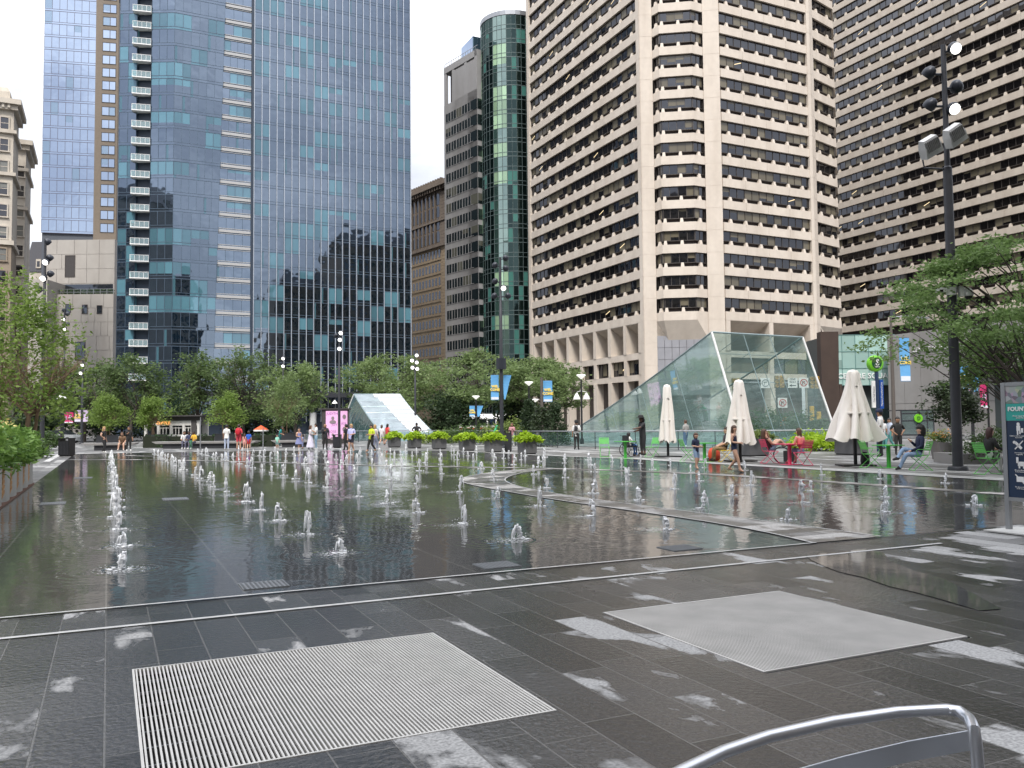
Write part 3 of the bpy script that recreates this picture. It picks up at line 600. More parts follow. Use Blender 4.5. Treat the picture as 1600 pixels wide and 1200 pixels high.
# ------------------------------------------------------------------ left tower on its stone podium
STONE = pm('grey_beige_stone', (.40, .375, .345), .8, var=.12, scale=.5, bump=.2, grime=.3); BRN = pm('brown_brick', (.20, .165, .13), .85, var=.15, scale=2, grime=.2)
LG = towerglass('sky_blue_glass', gloss=(.50, .59, .74), base=(.02, .04, .06), blind=(.3, .45, .6), pb=.1, blend=.9, wave=.003, tilt=.006)
LTT = thing('glass_tower', 'slender pale blue glass tower with a brown brick edge, rising behind a stone podium', 'tower')
ed = Vector((.970, -.242)); base_ = Vector((-3.94, 232.9))
def along(s, back=0.): p = base_+ed*s+Vector((.242, .970))*back; return (p.x, p.y)
curtain(LTT, along(-12), along(0), 1.7, LG, 0, z0=50, nfl=19, fh=3.3, mull=pm('plum_mullion', (.10, .085, .12), .5))
brw = MB(); M, L = fmat(along(0), along(5.3), 0); brw.M = M; brw.box(0, L, -.35, 6, 40, 113); brw.build('brick_wall', BRN, LTT)
for k in range(19):
    z = 50.6+k*3.3; g = MB(); g.M = M; g.face([(1.7, -.37, z), (4.7, -.37, z), (4.7, -.37, z+2.05), (1.7, -.37, z+2.05)], uv=[(0, k), (2, k), (2, k+.99), (0, k+.99)])
    wo = g.build('window', [LG], LTT); f = MB(); f.M = M
    for b in ((1.6, 4.8, z-.1, z), (1.6, 4.8, z+2.05, z+2.2), (1.6, 1.7, z, z+2.05), (4.7, 4.8, z, z+2.05), (3.25, 3.37, z, z+2.05)): f.box(b[0], b[1], -.45, -.36, b[2], b[3])
    f.build('window_frame', FRAME, wo)
cw = MB(); M2, _ = fmat(along(-12), along(5.3), 0); cw.M = M2; cw.box(.1, 17, .4, 22, 38, 114); cw.build('core_wall', pm('dark_core', (.08, .09, .11), .6), LTT)
PO = thing('podium_building', 'grey beige stone podium with a planted terrace and few small windows, below the slender tower', 'building')
def pblock(px0, px1, t, ytop, dpt, mt, nm, zb=0):
    a, b = D(px0, ytop, t), D(px1, ytop, t); M, L = fmat((a.x, a.y), (b.x, b.y), 0); s = MB(); s.M = M; H = b.z; nrow = max(2, int((H-zb)/3.2)); nc = max(2, int(L/3.0)); random.seed(int(px0+px1))
    s.box(.05, L-.05, .05, dpt, zb, H-.02)
    for r in range(nrow):
        x = 0
        while x < L-.2:
            w_ = random.choice((1.6, 3.0, 3.0, 4.2)); x2 = min(L, x+w_); s.box(x+.035, x2-.035, -.1, .05, zb+(H-zb)*r/nrow+.035, zb+(H-zb)*(r+1)/nrow-.035); x = x2
    s.build(nm, mt, PO); return M, L, H
M, L, H = pblock(16, 178, 196, 459, 20, STONE, 'stone_wall')
def pxwin(T, M, t, x0, x1, y0, y1, mt, nm='window', off=-.14):
    Mi = M.inverted(); a = Mi @ D(x0, y1, t); b = Mi @ D(x1, y0, t); g = MB(); g.M = M
    g.face([(a.x, off, a.z), (b.x, off, a.z), (b.x, off, b.z), (a.x, off, b.z)], uv=[(0, 0), (1, 0), (1, .99), (0, .99)]); wo = g.build(nm, [mt], T)
    f = MB(); f.M = M; w_ = .12
    f.box(a.x-w_, a.x, off-.06, off+.05, a.z-w_, b.z+w_); f.box(b.x, b.x+w_, off-.06, off+.05, a.z-w_, b.z+w_); f.box(a.x, b.x, off-.06, off+.05, a.z-w_, a.z); f.box(a.x, b.x, off-.06, off+.05, b.z, b.z+w_)
    f.build('window_frame', FRAME, wo)
DW = towerglass('dark_small_glass', gloss=(.18, .2, .24), base=(.03, .035, .04), pb=.0, blend=.6)
for w_ in ((104, 111, 476, 488), (130, 137, 477, 490), (153, 160, 478, 490), (78, 82, 541, 561), (121, 135, 535, 563), (50, 66, 535, 560)): pxwin(PO, M, 196, *w_, DW)
rl = MB(); rl.M = M
x0r = 7.0
for z in (H+.45, H+1.15): rl.box(x0r, L-.2, .15, .22, z, z+.09)
for j in range(12): x = x0r+(L-.2-x0r)*j/11; rl.box(x-.05, x+.05, .14, .23, H, H+1.2)
rl.build('terrace_railing', STEEL, PO)
hb = MB(); random.seed(4)
for j in range(900):
    x = random.uniform(x0r+.3, L-.4); z = H+random.uniform(.1, 1.3); y = random.uniform(.5, 1.3); a = random.uniform(0, 6.28); sz = .16
    hb.face([M @ Vector((x+sz*math.cos(a), y, z+sz*math.sin(a))), M @ Vector((x-sz*math.sin(a), y-.1, z+sz*math.cos(a))), M @ Vector((x-sz*math.cos(a), y, z-sz*math.sin(a)))])
hb.build('terrace_hedge', leafmat('hedge_leaf', (.02, .045, .015), (.05, .10, .03)), PO)
gl = MB(); gl.M = M; gl.box(x0r, L-2, 3.6, 3.8, H, H+2.9); gl.build('terrace_glazing', DW, PO)
M3, L3, H3 = pblock(70, 180, 203, 374, 16, STONE, 'stone_wall', zb=H)
pxwin(PO, M3, 203, 104, 118, 400, 433, pm('louvre_dark', (.05, .045, .045), .7, var=.3))
tb = MB(); M4, L4 = fmat(*[(D(p, 440, 192).x, D(p, 440, 192).y) for p in (14, 74)], 0); tb.M = M4; tb.box(0, L4, 0, 8, 0, D(40, 437, 192).z); tb.build('stone_wall', STONE, PO)
# ------------------------------------------------------------------ old masonry building, far left
CREAM = pm('cream_terracotta', (.54, .49, .42), .8, var=.15, scale=1.0, grime=.4); OBR = pm('brown_masonry', (.29, .235, .18), .85, var=.18, scale=1.5, grime=.3)
WDK = towerglass('old_window_glass', gloss=(.2, .2, .22), base=(.03, .03, .03), blind=(.3, .3, .27), pb=.4, blend=.5)
OB = thing('masonry_building', 'old cream masonry tower building with heavy cornices at the left edge', 'building')
def oblock(wid, px1, t, ytop, dpt, ncol, cornice, zs):
    b = D(px1, ytop, t); a = Vector((b.x-wid, b.y, 0)); M, L = fmat((a.x, a.y), (b.x, b.y), 0); H = b.z; s = MB(); s.M = M
    s.box(0, L, 0, dpt, zs, H); s.build('wall', CREAM, OB); s = MB(); s.M = M; s.box(0, L, -.02, dpt, 0, zs); s.build('lower_wall', OBR, OB)
    for (z, o, h_) in ((H-.3, cornice, .9), (H-1.2, cornice*.55, .9), (H-5.4, .5, .6), (H-13, .5, .6), (zs, .4, .8)): c = MB(); c.M = M; c.box(-o, L+o, -o, dpt+.5, z, z+h_); c.build('cornice', CREAM, OB)
    c = MB(); c.M = M
    for j in range(int(L/.9)): c.box(j*.9+.2, j*.9+.6, -cornice*.8, 0, H-1.0, H-.3)
    c.build('dentils', CREAM, OB)
    k = 0; z = 4.
    while z < H-3:
        for j in range(ncol):
            x = L*(j+.5)/ncol; g = MB(); g.M = M; u0 = j+20*k
            g.face([(x-.6, -.06, z), (x+.6, -.06, z), (x+.6, -.06, z+2.0), (x-.6, -.06, z+2.0)], uv=[(u0, k), (u0+1, k), (u0+1, k+.99), (u0, k+.99)]); wo = g.build('window', [WDK], OB)
            f = MB(); f.M = M; f.box(x-.8, x-.6, -.2, 0, z-.1, z+2.2); f.box(x+.6, x+.8, -.2, 0, z-.1, z+2.2); f.box(x-.6, x+.6, -.22, 0, z+2.0, z+2.25); f.box(x-.9, x+.9, -.3, 0, z-.3, z-.1); f.box(x-.6, x+.6, -.1, -.065, z+.95, z+1.05); f.build('window_frame', CREAM if z > zs else OBR, wo)
        z += 3.9; k += 1
    return M, L, H
M, L, H = oblock(11, 22, 150, 163, 9, 4, 1.2, 34)
at = MB(); at.M = M; at.box(3.0, L-.7, .8, 9, H+.5, H+2.4)
at.rings([[(L-.7-3*(1-math.cos(a)), .8+2*(1-math.cos(a)), H+2.4+1.7*math.sin(a)), (L-.7-3*(1-math.cos(a)), 9, H+2.4+1.7*math.sin(a)), (3, 9, H+2.4+1.7*math.sin(a)), (3, .8+2*(1-math.cos(a)), H+2.4+1.7*math.sin(a))] for a in (0, .5, 1.0, 1.5)]); at.build('roof', CREAM, OB)
oblock(3.4, 41, 165, 226, 12, 2, 1.2, 20)
MR = thing('mansard_house', 'small building with a dark mansard roof far behind, between the masonry tower and the podium', 'building')
a, b = D(40, 425, 240), D(78, 425, 240); M, L = fmat((a.x, a.y), (b.x, b.y), 0); s = MB(); s.M = M; s.box(0, L, 0, 9, 0, a.z); s.build('wall', CREAM, MR)
s = MB(); s.M = M; s.rings([[(-.3, -.3, a.z), (L+.3, -.3, a.z), (L+.3, 9, a.z), (-.3, 9, a.z)], [(.8, 1.5, a.z+9), (L-.8, 1.5, a.z+9), (L-.8, 9, a.z+9), (.8, 9, a.z+9)]]); s.build('roof', pm('slate', (.06, .06, .07), .7), MR)
for x in (L*.55, L*.85):
    s = MB(); s.M = M; s.box(x-.7, x+.7, -.4, 1, a.z+1, a.z+3.6); wo = s.build('dormer', CREAM, MR); s = MB(); s.M = M; s.box(x-.4, x+.4, -.45, -.39, a.z+1.4, a.z+3); s.build('window', WDK, wo)
# ------------------------------------------------------------------ mid distance: brown ornate block, grey office, round glass tower
aw = -R_(38.5)
e3 = RT*math.sin(aw)+FW*math.cos(aw); e2 = Vector((e3.x, e3.y)).normalized()
def leftof(pxr, t, pxl):
    p = D(pxr, 600, t); p = Vector((p.x, p.y)); s = 0
    for _ in range(4000):
        s += .05; q = p+e2*s; v = Vector((q.x, q.y, CH))-CAMP
        if 800+F*v.dot(RT)/v.dot(FW) <= pxl: break
    return (q.x, q.y), (p.x, p.y)
RUST = pm('rusticated_brownstone', (.27, .205, .135), .9, var=.25, scale=1.5, bump=.8, bscale=4, grime=.3); DRUST = pm('dark_brownstone', (.15, .12, .095), .9, var=.3, scale=1.2, bump=.8, bscale=4, grime=.4)
BB = thing('masonry_building', 'ornate old brownstone block with a deep cornice between the blue tower and the grey office', 'building')
p0, p1 = leftof(699, 222, 634); M, L = fmat(p0, p1, 0); Hb = ZH(690, 281, (p1[0], p1[1])); zs = ZH(695, 380, (p1[0], p1[1]))
s = MB(); s.M = M; s.box(0, L-2.6, .3, 14, 0, zs); 
for k in range(int(zs/.9)): s.box(L-2.6, L, 0, 14, k*.9+.06, k*.9+.9)
s.build('wall', RUST, BB)
s = MB(); s.M = M; s.box(0, L-2.6, .1, 14, zs, Hb-2)
for k in range(int((Hb-2-zs)/.9)): s.box(L-2.8, L+.05, -.1, 14, zs+k*.9+.06, zs+k*.9+.9)
s.build('upper_wall', DRUST, BB)
for z, o, h_ in ((Hb-2, .7, .7), (Hb-1.3, 1.5, .7), (Hb-.6, 1.0, .8), (zs-.4, .6, .8), (zs+6.5, .4, .5)): s = MB(); s.M = M; s.box(-1, L+o, -o, 14, z, z+h_); s.build('cornice', DRUST, BB)
s = MB(); s.M = M
for j in range(int(L/1.2)): s.box(j*1.2, j*1.2+.5, -1.1, 0, Hb-2.2, Hb-1.3); s.box(j*1.2, j*1.2+.5, -.9, 0, Hb+.2, Hb+.9)
s.build('dentils', DRUST, BB)
nz_ = 9; fhb = 3.75
for k in range(nz_):
    z = zs-3.1-k*fhb; nw = 11
    lb = MB(); lb.M = M; lb.box(0, L-2.6, .12, .3, z-.75, z-.25); lb.build('string_course', RUST, BB)
    for j in range(nw):
        x = (L-3.2)*(j+.6)/nw; g = MB(); g.M = M
        g.face([(x-.42, .26, z), (x+.42, .26, z), (x+.42, .26, z+2.1), (x-.42, .26, z+2.1)], uv=[(j, k), (j+1, k), (j+1, k+.99), (j, k+.99)]); g.build('window', [DW], BB)
ar = MB(); ar.M = M
for j in range(9):
    x = (L-3.4)*(j+.5)/9; ar.box(x-1.1, x-.75, -.3, .1, zs+.5, Hb-2.4)
ar.build('pilasters', DRUST, BB)
for r_ in range(4):
    for j in range(9):
        x = (L-3.4)*(j+.5)/9; g = MB(); g.M = M; z = zs+1.0+r_*(Hb-zs-3.5)/4
        g.face([(x-.5, .05, z), (x+1.0, .05, z), (x+1.0, .05, z+2.6), (x+.25, .05, z+3.2), (x-.5, .05, z+2.6)], uv=[(j, r_), (j+1, r_), (j+1, r_+.8), (j+.5, r_+.99), (j, r_+.8)]); g.build('window', [DW], BB)
GO = thing('office_building', 'grey stone office block with square windows, left of the round glass tower', 'building')
GST = pm('grey_granite_cladding', (.30, .295, .295), .7, var=.10, scale=.6, grime=.3); OW = towerglass('grey_office_glass', gloss=(.22, .25, .25), base=(.03, .045, .045), pb=.15, blind=(.2, .2, .16), blend=.75, tilt=.03)
p0, p1 = leftof(749, 188, 697); M, L = fmat(p0, p1, 0); Hg = ZH(748, 76, (p1[0], p1[1])); s = MB(); s.M = M; fg = 3.62
s.box(0, L, 0, 16, 0, Hg-10.5); s.box(0, L, 0, .6, Hg-10.5, Hg-9.2); s.box(0, L, 0, 16, Hg-1.5, Hg)
for x in (0, L*.25, L*.62, L-1.0): s.box(x, x+.95, .05, .6, Hg-9.2, Hg-1.5)
s.build('wall', GST, GO); s = MB(); s.M = M; s.box(.5, L-.5, 1.6, 15, Hg-10.4, Hg-1.6); s.build('loggia_recess', RECESS, GO)
rl = MB(); rl.M = M; rl.box(0, L, .2, .28, Hg+.9, Hg+1.0)
for j in range(14): rl.box(L*j/14, L*j/14+.08, .2, .28, Hg, Hg+.9)
rl.build('roof_railing', STEEL, GO)
Mc, Lc = fmat(p1, (p1[0]+e2.y*1.7, p1[1]-e2.x*1.7), 0)
for k in range(21):
    z = Hg-13.6-k*fg
    if z < 1: break
    for j in range(5):
        x = .8+(L-4.4)*j/4.; g = MB(); g.M = M; g.face([(x, .12-.15, z), (x+1.9, .12-.15, z), (x+1.9, -.03, z+2.1), (x, -.03, z+2.1)], uv=[(j, k), (j+1, k), (j+1, k+.99), (j, k+.99)]); wo = g.build('window', [OW], GO)
        f = MB(); f.M = M; f.box(x-.08, x+1.98, -.09, -.03, z-.1, z); f.box(x+.9, x+1.0, -.08, -.035, z, z+2.1); f.build('window_frame', GST, wo)
    g = MB(); g.M = M; g.face([(L-2.6, -.05, z-.2), (L-.02, -.05, z-.2), (L-.02, -.05, z+2.2), (L-2.6, -.05, z+2.2)], uv=[(50, k), (51, k), (51, k+.99), (50, k+.99)]); g.M = Mc; g.face([(0.05, -.05, z-.2), (Lc, -.05, z-.2), (Lc, -.05, z+2.2), (.05, -.05, z+2.2)], uv=[(52, k), (53, k), (53, k+.99), (52, k+.99)]); g.build('corner_window', [OW], GO)
s = MB(); s.M = Mc; s.box(0, 1.9, 0.02, 10, 0, Hg-2); s.box(0, 1.9, .02, 1, Hg-2, Hg-.05); s.build('side_wall', GST, GO)
RT_ = thing('glass_tower', 'round dark green glass tower with one pale vertical strip, beside the tan concrete tower', 'tower')
RGL = towerglass('dark_green_glass', gloss=(.075, .11, .105), base=(.005, .014, .012), blind=(.12, .35, .30), pb=.14, split=1, blend=.7, lit=.006, tilt=.05)
RG2 = towerglass('pale_green_glass', gloss=(.40, .50, .46), base=(.08, .16, .13), blind=(.42, .62, .40), pb=.4, split=4, blend=.7, tilt=.03)  # pale green strip, with the reflected sky put into its lighter colours
cc = D(804, 600, 190); rr_ = 7.0; ztop = D(795, 12, 184).z; nfl = 29; fhr = ztop/nfl; nseg = 40
fa = math.atan2(CAMP.y-cc.y, CAMP.x-cc.x)     # angle of the side that faces the plaza
for k in range(nfl):
    g = MB(); f = MB(); z = k*fhr
    for j in range(nseg):
        a0 = 2*math.pi*j/nseg+fa; a1 = 2*math.pi*(j+1)/nseg+fa; p = lambda a, r, zz: (cc.x+r*math.cos(a), cc.y+r*math.sin(a), zz)
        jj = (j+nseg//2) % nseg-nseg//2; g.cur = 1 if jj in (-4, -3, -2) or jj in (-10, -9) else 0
        g.face([p(a0, rr_, z), p(a1, rr_, z), p(a1, rr_, z+fhr), p(a0, rr_, z+fhr)], uv=[(j, k), (j+1, k), (j+1, k+.99), (j, k+.99)])
        f.box(*[v for v in (p(a0, rr_, 0)[0]-.05, p(a0, rr_, 0)[0]+.05, p(a0, rr_, 0)[1]-.05, p(a0, rr_, 0)[1]+.05, z, z+fhr)])
    f.lathe([(rr_-.1, z-.06), (rr_+.06, z-.06), (rr_+.06, z+.06), (rr_-.1, z+.06)], nseg, (cc.x, cc.y, 0)); f.lathe([(rr_-.1, z+.9), (rr_+.05, z+.9), (rr_+.05, z+1.0), (rr_-.1, z+1.0)], nseg, (cc.x, cc.y, 0))
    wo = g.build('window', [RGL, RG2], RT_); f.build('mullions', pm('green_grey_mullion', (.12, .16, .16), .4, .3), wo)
s = MB(); s.lathe([(rr_+.15, ztop), (rr_+.15, ztop+1.0), (rr_-.5, ztop+1.2), (.1, ztop+1.2)], nseg, (cc.x, cc.y, 0)); s.build('roof', STEEL, RT_)
s = MB(); a = D(736, 75, 196); s.box(a.x, a.x+5, a.y-1, a.y+6, Hg-3, Hg+4.5); s.build('rooftop_glass_room', LG, RT_)
# ------------------------------------------------------------------ buildings behind the camera that the glass and water mirror
def behind(label, x0, x1, y0, y1, h, mt, cat='building'):
    T = thing('civic_building', label, cat); s = MB(); s.box(x0, x1, y0, y1, 0, h); s.build('wall', mt, T)
    s = MB(); s.rings([[(x0-.5, y0-.5, h), (x1+.5, y0-.5, h), (x1+.5, y1+.5, h), (x0-.5, y1+.5, h)], [(x0+4, y0+4, h+7), (x1-4, y0+4, h+7), (x1-4, y1-4, h+7), (x0+4, y1-4, h+7)]]); s.build('roof', pm('slate', (.06, .06, .07), .7), T)
    s = MB(); c = MB()
    nx = int((x1-x0)/4)
    for r in range(int(h/5)):
        c.box(x0, x1, y1, y1+.6, r*5+4.2, r*5+4.8)
        for j in range(nx): s.box(x0+(x1-x0)*(j+.25)/nx, x0+(x1-x0)*(j+.75)/nx, y1-.1, y1+.05, r*5+1, r*5+3.8)
    s.build('window_rows', DW, T); c.build('string_courses', mt, T)
CITY = pm('weathered_civic_stone', (.26, .25, .235), .85, var=.25, scale=.2, grime=.5)
behind('broad grey stone civic hall behind the viewer', -40, 34, -75, -42, 60, CITY)
behind('tall pavilion of the grey civic hall behind the viewer', -26, 14, -41, -32, 82, CITY)
behind('dark office block out of sight to the left, mirrored in the blue tower', -190, -120, -110, 75, 84, CITY)
behind('brown office block behind the viewer, mirrored in the blue tower', 66, 92, -80, -36, 62, DRUST)
behind('taller brown office block behind the viewer, mirrored in the blue tower', 93, 140, -80, -36, 84, DRUST)
# ------------------------------------------------------------------ glass station entrances
TG1 = clearglass('headhouse_glass', tint=(.84, .95, .92), refl=.04, body=(.55, .74, .71), bodyf=.24)
TG2 = clearglass('headhouse_roof_glass', tint=(.72, .88, .86), refl=.06, body=(.55, .76, .75), bodyf=.40)
WST = pm('white_steel', (.72, .73, .72), .4, var=.05); EDGE = pm('glass_edge_steel', (.24, .32, .33), .35, .4)
def headhouse(T, A0, A1, F0, F1, K0, K1, bow, gr, gw, nseg=16, nm=5, rail=True):
    """A0/A1: two upper corners; F0/F1: feet of the open end; K0/K1: points where the curved roof meets the ground"""
    A0, A1, F0, F1, K0, K1 = map(Vector, (A0, A1, F0, F1, K0, K1))
    def curve(a, k):
        pts = []
        for i in range(nseg+1):
            t = i/nseg; p = a.lerp(k, t); p.z -= bow*math.sin(math.pi*t)*(1-.15*t); p.z = max(p.z, 0); pts.append(p)
        return pts
    c0, c1 = curve(A0, K0), curve(A1, K1)
    g = MB()
    for i in range(nseg): g.face([c0[i], c0[i+1], c1[i+1], c1[i]])
    g.build('roof_glass', gr, T)
    f = MB()
    for i in range(0, nseg+1, 2): f.tube([c0[i], c1[i]], .02, 5)
    for j in (1, 2): f.tube([a.lerp(b, j/3) for a, b in zip(c0, c1)], .02, 5)
    f.build('roof_ribs', EDGE, T)
    for c, a, ft, k in ((c0, A0, F0, K0), (c1, A1, F1, K1)):
        g = MB(); fm = MB()
        low = [ft.lerp(k, i/nseg) for i in range(nseg+1)]
        for i in range(nseg): g.face([low[i], low[i+1], c[i+1], c[i]])
        g.build('side_glass', gw, T)
        for i in range(0, nseg, max(1, nseg//nm//1)): fm.tube([low[i], c[i]], .022, 5)
        fm.tube(c, .06, 6); fm.build('side_frame', EDGE, T)
        s = MB(); s.tube([a, ft], .075, 8); s.build('strut', WST, T, smooth=50)
    s = MB(); s.tube([A0, A1], .06, 6); s.build('lintel', EDGE, T)
T = thing('station_entrance', 'large wedge of green glass over the station stairs, behind the railing on the right', 'glass entrance', (0, 0, 0), 0, 'glass station entrances')
f0 = G(1165, 699); f1 = G(1312, 694)
a0 = D(1112, 519, 53.4); a1 = D(1254, 527, 57.6)
k0 = G(866, 690); k1 = Vector((k0.x+(f1.x-f0.x), k0.y+1.0, 0))
headhouse(T, a0, a1, f0, f1, k0, k1, .35, TG2, TG1)
for x in (.33, .62):
    s = MB(); s.tube([a0.lerp(a1, x), f0.lerp(f1, x)], .03, 6); s.build('front_mullion', EDGE, T)
T = thing('station_entrance', 'smaller glass station entrance with a sloping white stepped roof, left of centre', 'glass entrance', (0, 0, 0), 0, 'glass station entrances')
k0 = G(606, 690); k1 = G(692, 690); a0 = D(553, 616, 97); a1 = D(625, 616, 99)
f0 = Vector((a0.x-1.5, a0.y+2.2, 0)); f1 = Vector((a1.x-1.5, a1.y+2.2, 0))
headhouse(T, a0, a1, f0, f1, k0, k1, .3, clearglass('pale_roof_glass', tint=(.5, .6, .65), refl=.30, body=(.62, .70, .74), bodyf=.5), clearglass('dark_side_glass', tint=(.4, .55, .55), refl=.2, body=(.08, .14, .14), bodyf=.5), nm=8)
# stepped white fritted panels on its roof, sky reflection put into their colour
s = MB(); FR = pm('white_frit', (.62, .64, .66), .3, var=.05)
for i in range(12):
    ta, tb_ = i/12, (i+1)/12-.008; l0 = .40+.01*i+(.018*i if i < 3 else .0); r0 = .995
    def pt(t, v):
        p = a0.lerp(k0, t); q = a1.lerp(k1, t); r = p.lerp(q, v); r.z -= .3*math.sin(math.pi*t)*(1-.15*t); r.z = max(r.z, 0)+.05; return r
    l_ = [.40, .46, .50, .52, .53, .54, .55, .56, .57, .58, .60, .63][i]; rr2 = [.995]*9+[.93, .78, .6]; 
    if l_ < rr2[i]: s.face([pt(ta, l_), pt(tb_, l_), pt(tb_, rr2[i]), pt(ta, rr2[i])])
s.build('frit_panels', FR, T)
# ------------------------------------------------------------------ railing round the entrances
def railing(name, label, pts, h=1.07, gap=2.2, gr=None):
    T = thing(name, label, 'railing', (0, 0, 0), 0, gr); r = MB(); p_ = MB(); lo = MB()
    P = [Vector((p[0], p[1], 0)) for p in pts]
    r.tube([p+Vector((0, 0, h)) for p in P], .032, 6); r.build('handrail', STEEL, T, smooth=50)
    lo.tube([p+Vector((0, 0, .14)) for p in P], .022, 5); lo.build('bottom_rail', DGREY, T)
    gl = MB()
    for a, b in zip(P, P[1:]):
        n = max(1, round((b-a).length/gap))
        for i in range(n+1): q = a.lerp(b, i/n); p_.tube([q, q+Vector((0, 0, h))], .025, 5)
        gl.face([a+Vector((0, 0, .16)), b+Vector((0, 0, .16)), b+Vector((0, 0, h-.08)), a+Vector((0, 0, h-.08))])
    p_.build('posts', DGREY, T); gl.build('glass_panel', clearglass('rail_glass', refl=.04, bodyf=.06), T)
railing('railing', 'steel and glass railing in front of the large glass entrance', [G(845, 699), G(930, 702), G(1060, 703), G(1180, 705), G(1316, 703)], gr='plaza railings')
railing('railing', 'steel railing behind the row of lime planters', [G(845, 699), G(700, 692), G(560, 691), G(478, 689)], gr='plaza railings')
# ------------------------------------------------------------------ low lobby with teal glass and concrete wall
T = thing('lobby_building', 'low teal glass lobby beside a grey concrete wall, between the two concrete towers', 'building')
TEAL = towerglass('teal_lobby_glass', gloss=(.40, .52, .48), base=(.50, .74, .68), blind=(.60, .84, .77), pb=.5, split=1, blend=.45, tilt=.02); CWL = pm('grey_board_concrete', (.27, .26, .25), .8, var=.14, scale=.7, bump=.2, grime=.4)
def wallM(pxa, pxb, ta, tb): a = D(pxa, 600, ta); b = D(pxb, 600, tb); return fmat((a.x, a.y), (b.x, b.y), 0)
M, L = wallM(1296, 1400, 106, 106); z1 = ZH(1340, 523, D(1340, 600, 106)); z0 = ZH(1340, 602, D(1340, 600, 106))
g = MB(); g.M = M; g.face([(0, 0, z0), (L, 0, z0), (L, 0, z1), (0, 0, z1)], uv=[(0, 0), (5, 0), (5, 3), (0, 3)]); g.build('lobby_glass', TEAL, T)
f = MB(); f.M = M
for j in range(6): f.box(L*j/5-.03, L*j/5+.03, -.06, 0, z0, z1)
for j in range(4): f.box(0, L, -.05, -.005, z0+(z1-z0)*j/3-.03, z0+(z1-z0)*j/3+.03)
f.build('glazing_bars', pm('teal_bar', (.10, .2, .19), .4), T)
g = MB(); g.M = M; g.box(0, L+2, 1.2, 8, 0, z0); g.box(0, L, .1, 8, z0+.1, z1-.05); g.build('dark_lower_wall', pm('dark_lobby', (.035, .045, .045), .5), T)
for k in range(4):
    f = MB(); f.M = M; f.box(L*(k+.1)/4, L*(k+.9)/4, 1.0, 1.2, .1, 3.2); f.build('door', clearglass('door_glass', tint=(.3, .4, .4), bodyf=.5, body=(.06, .1, .1)), T)
text('lettering', 'CENTRE SQUARE', .95, WHITE, T, M @ Vector((L*.56, -.12, z0+1.15)), (R_(90), 0, math.atan2(M[1][0], M[0][0])), .03)
M, L = wallM(1388, 1660, 104, 84); zt = ZH(1500, 512, D(1500, 600, 96))
cw = MB(); cw.M = M; nx = 9
for i in range(nx):
    for (za, zb) in ((0, 3.6), (3.6, 9.2), (9.2, zt)): cw.box(L*i/nx+.02, L*(i+1)/nx-.02, 0, 3, za+.02, zb-.02)
cw.build('concrete_wall', CWL, T)
text('wall_sign', 'CENTRE SQUARE', .7, WHITE, T, M @ Vector((L*.30, -.1, 9.9)), (R_(90), 0, math.atan2(M[1][0], M[0][0])), .03)
op = MB(); op.M = M; op.box(L*.66, L*.95, -.05, .5, .1, 6.8); op.build('dark_opening', pm('dark_lobby', (.035, .045, .045), .5), T)
bm_ = MB(); bm_.M = M; bm_.box(L*.55, L, -1.6, -.06, 6.9, 7.4); bm_.build('canopy', CWL, T)
# small glass street entrance with a green disc
T = thing('transit_kiosk', 'small framed glass street entrance with a green disc, under the concrete wall', 'kiosk')
M, L = wallM(1406, 1458, 88, 88); f = MB(); f.M = M; h = ZH(1430, 640, D(1430, 600, 88))
for x in (0, L*.5, L*.78, L-.1): f.box(x, x+.1, 0, .1, 0, h)
for z in (0, h-.45, h*.55): f.box(.1, L-.1, .01, .09, z+.01, z+.12)
f.box(0, L, 0, 3, h-.1, h); f.build('frame', DGREY, T); g = MB(); g.M = M; g.box(.1, L-.1, .04, .06, .1, h-.1); g.build('glass', clearglass('kiosk_glass', tint=(.5, .6, .6), bodyf=.4, body=(.2, .26, .26)), T)
GRN = pm('signal_green', (.16, .50, .02), .4); DKG = pm('deep_green', (.01, .06, .03), .4)
c = M @ Vector((L*.5, -.15, h-.9)); d = MB(); d.M = Matrix.Translation(c) @ Matrix.Rotation(math.atan2(M[1][0], M[0][0]), 4, 'Z') @ Matrix.Rotation(R_(90), 4, 'X'); d.lathe([(.44, -.06), (.44, .06)], 20); d.build('disc', GRN, T)
text('disc_letter', 'D', .5, DKG, T, c+Vector((-.05, -.12, 0)), (R_(90), 0, math.atan2(M[1][0], M[0][0])), .02)
# dark steel slab monument (plain form)
T = thing('monument', 'tall plain dark brown steel slab standing right of the glass wedge', 'sculpture')
p = D(1296, 600, 84); M = Matrix.Translation((p.x, p.y, 0)) @ Matrix.Rotation(CAMYAW, 4, 'Z'); h = ZH(1296, 519, p)
RS = pm('rust_brown_steel', (.055, .036, .028), .7, .2, var=.35, scale=.8)
s = MB(); s.M = M; s.rings([[(-1.15, -.7, 0), (.95, -.7, 0), (.95, .7, 0), (-1.15, .7, 0)], [(-.95, -.55, h*.5), (.75, -.55, h*.5), (.75, .55, h*.5), (-.95, .55, h*.5)], [(-.95, -.5, h), (.85, -.5, h), (.85, .5, h), (-.95, .5, h)]]); s.build('slab', RS, T)
s = MB(); s.M = M; s.rings([[(.99, -.6, 0), (1.5, -.6, 0), (1.5, .6, 0), (.99, .6, 0)], [(.80, -.5, h*.5), (1.05, -.5, h*.5), (1.05, .5, h*.5), (.80, .5, h*.5)]]); s.build('side_plate', RS, T)
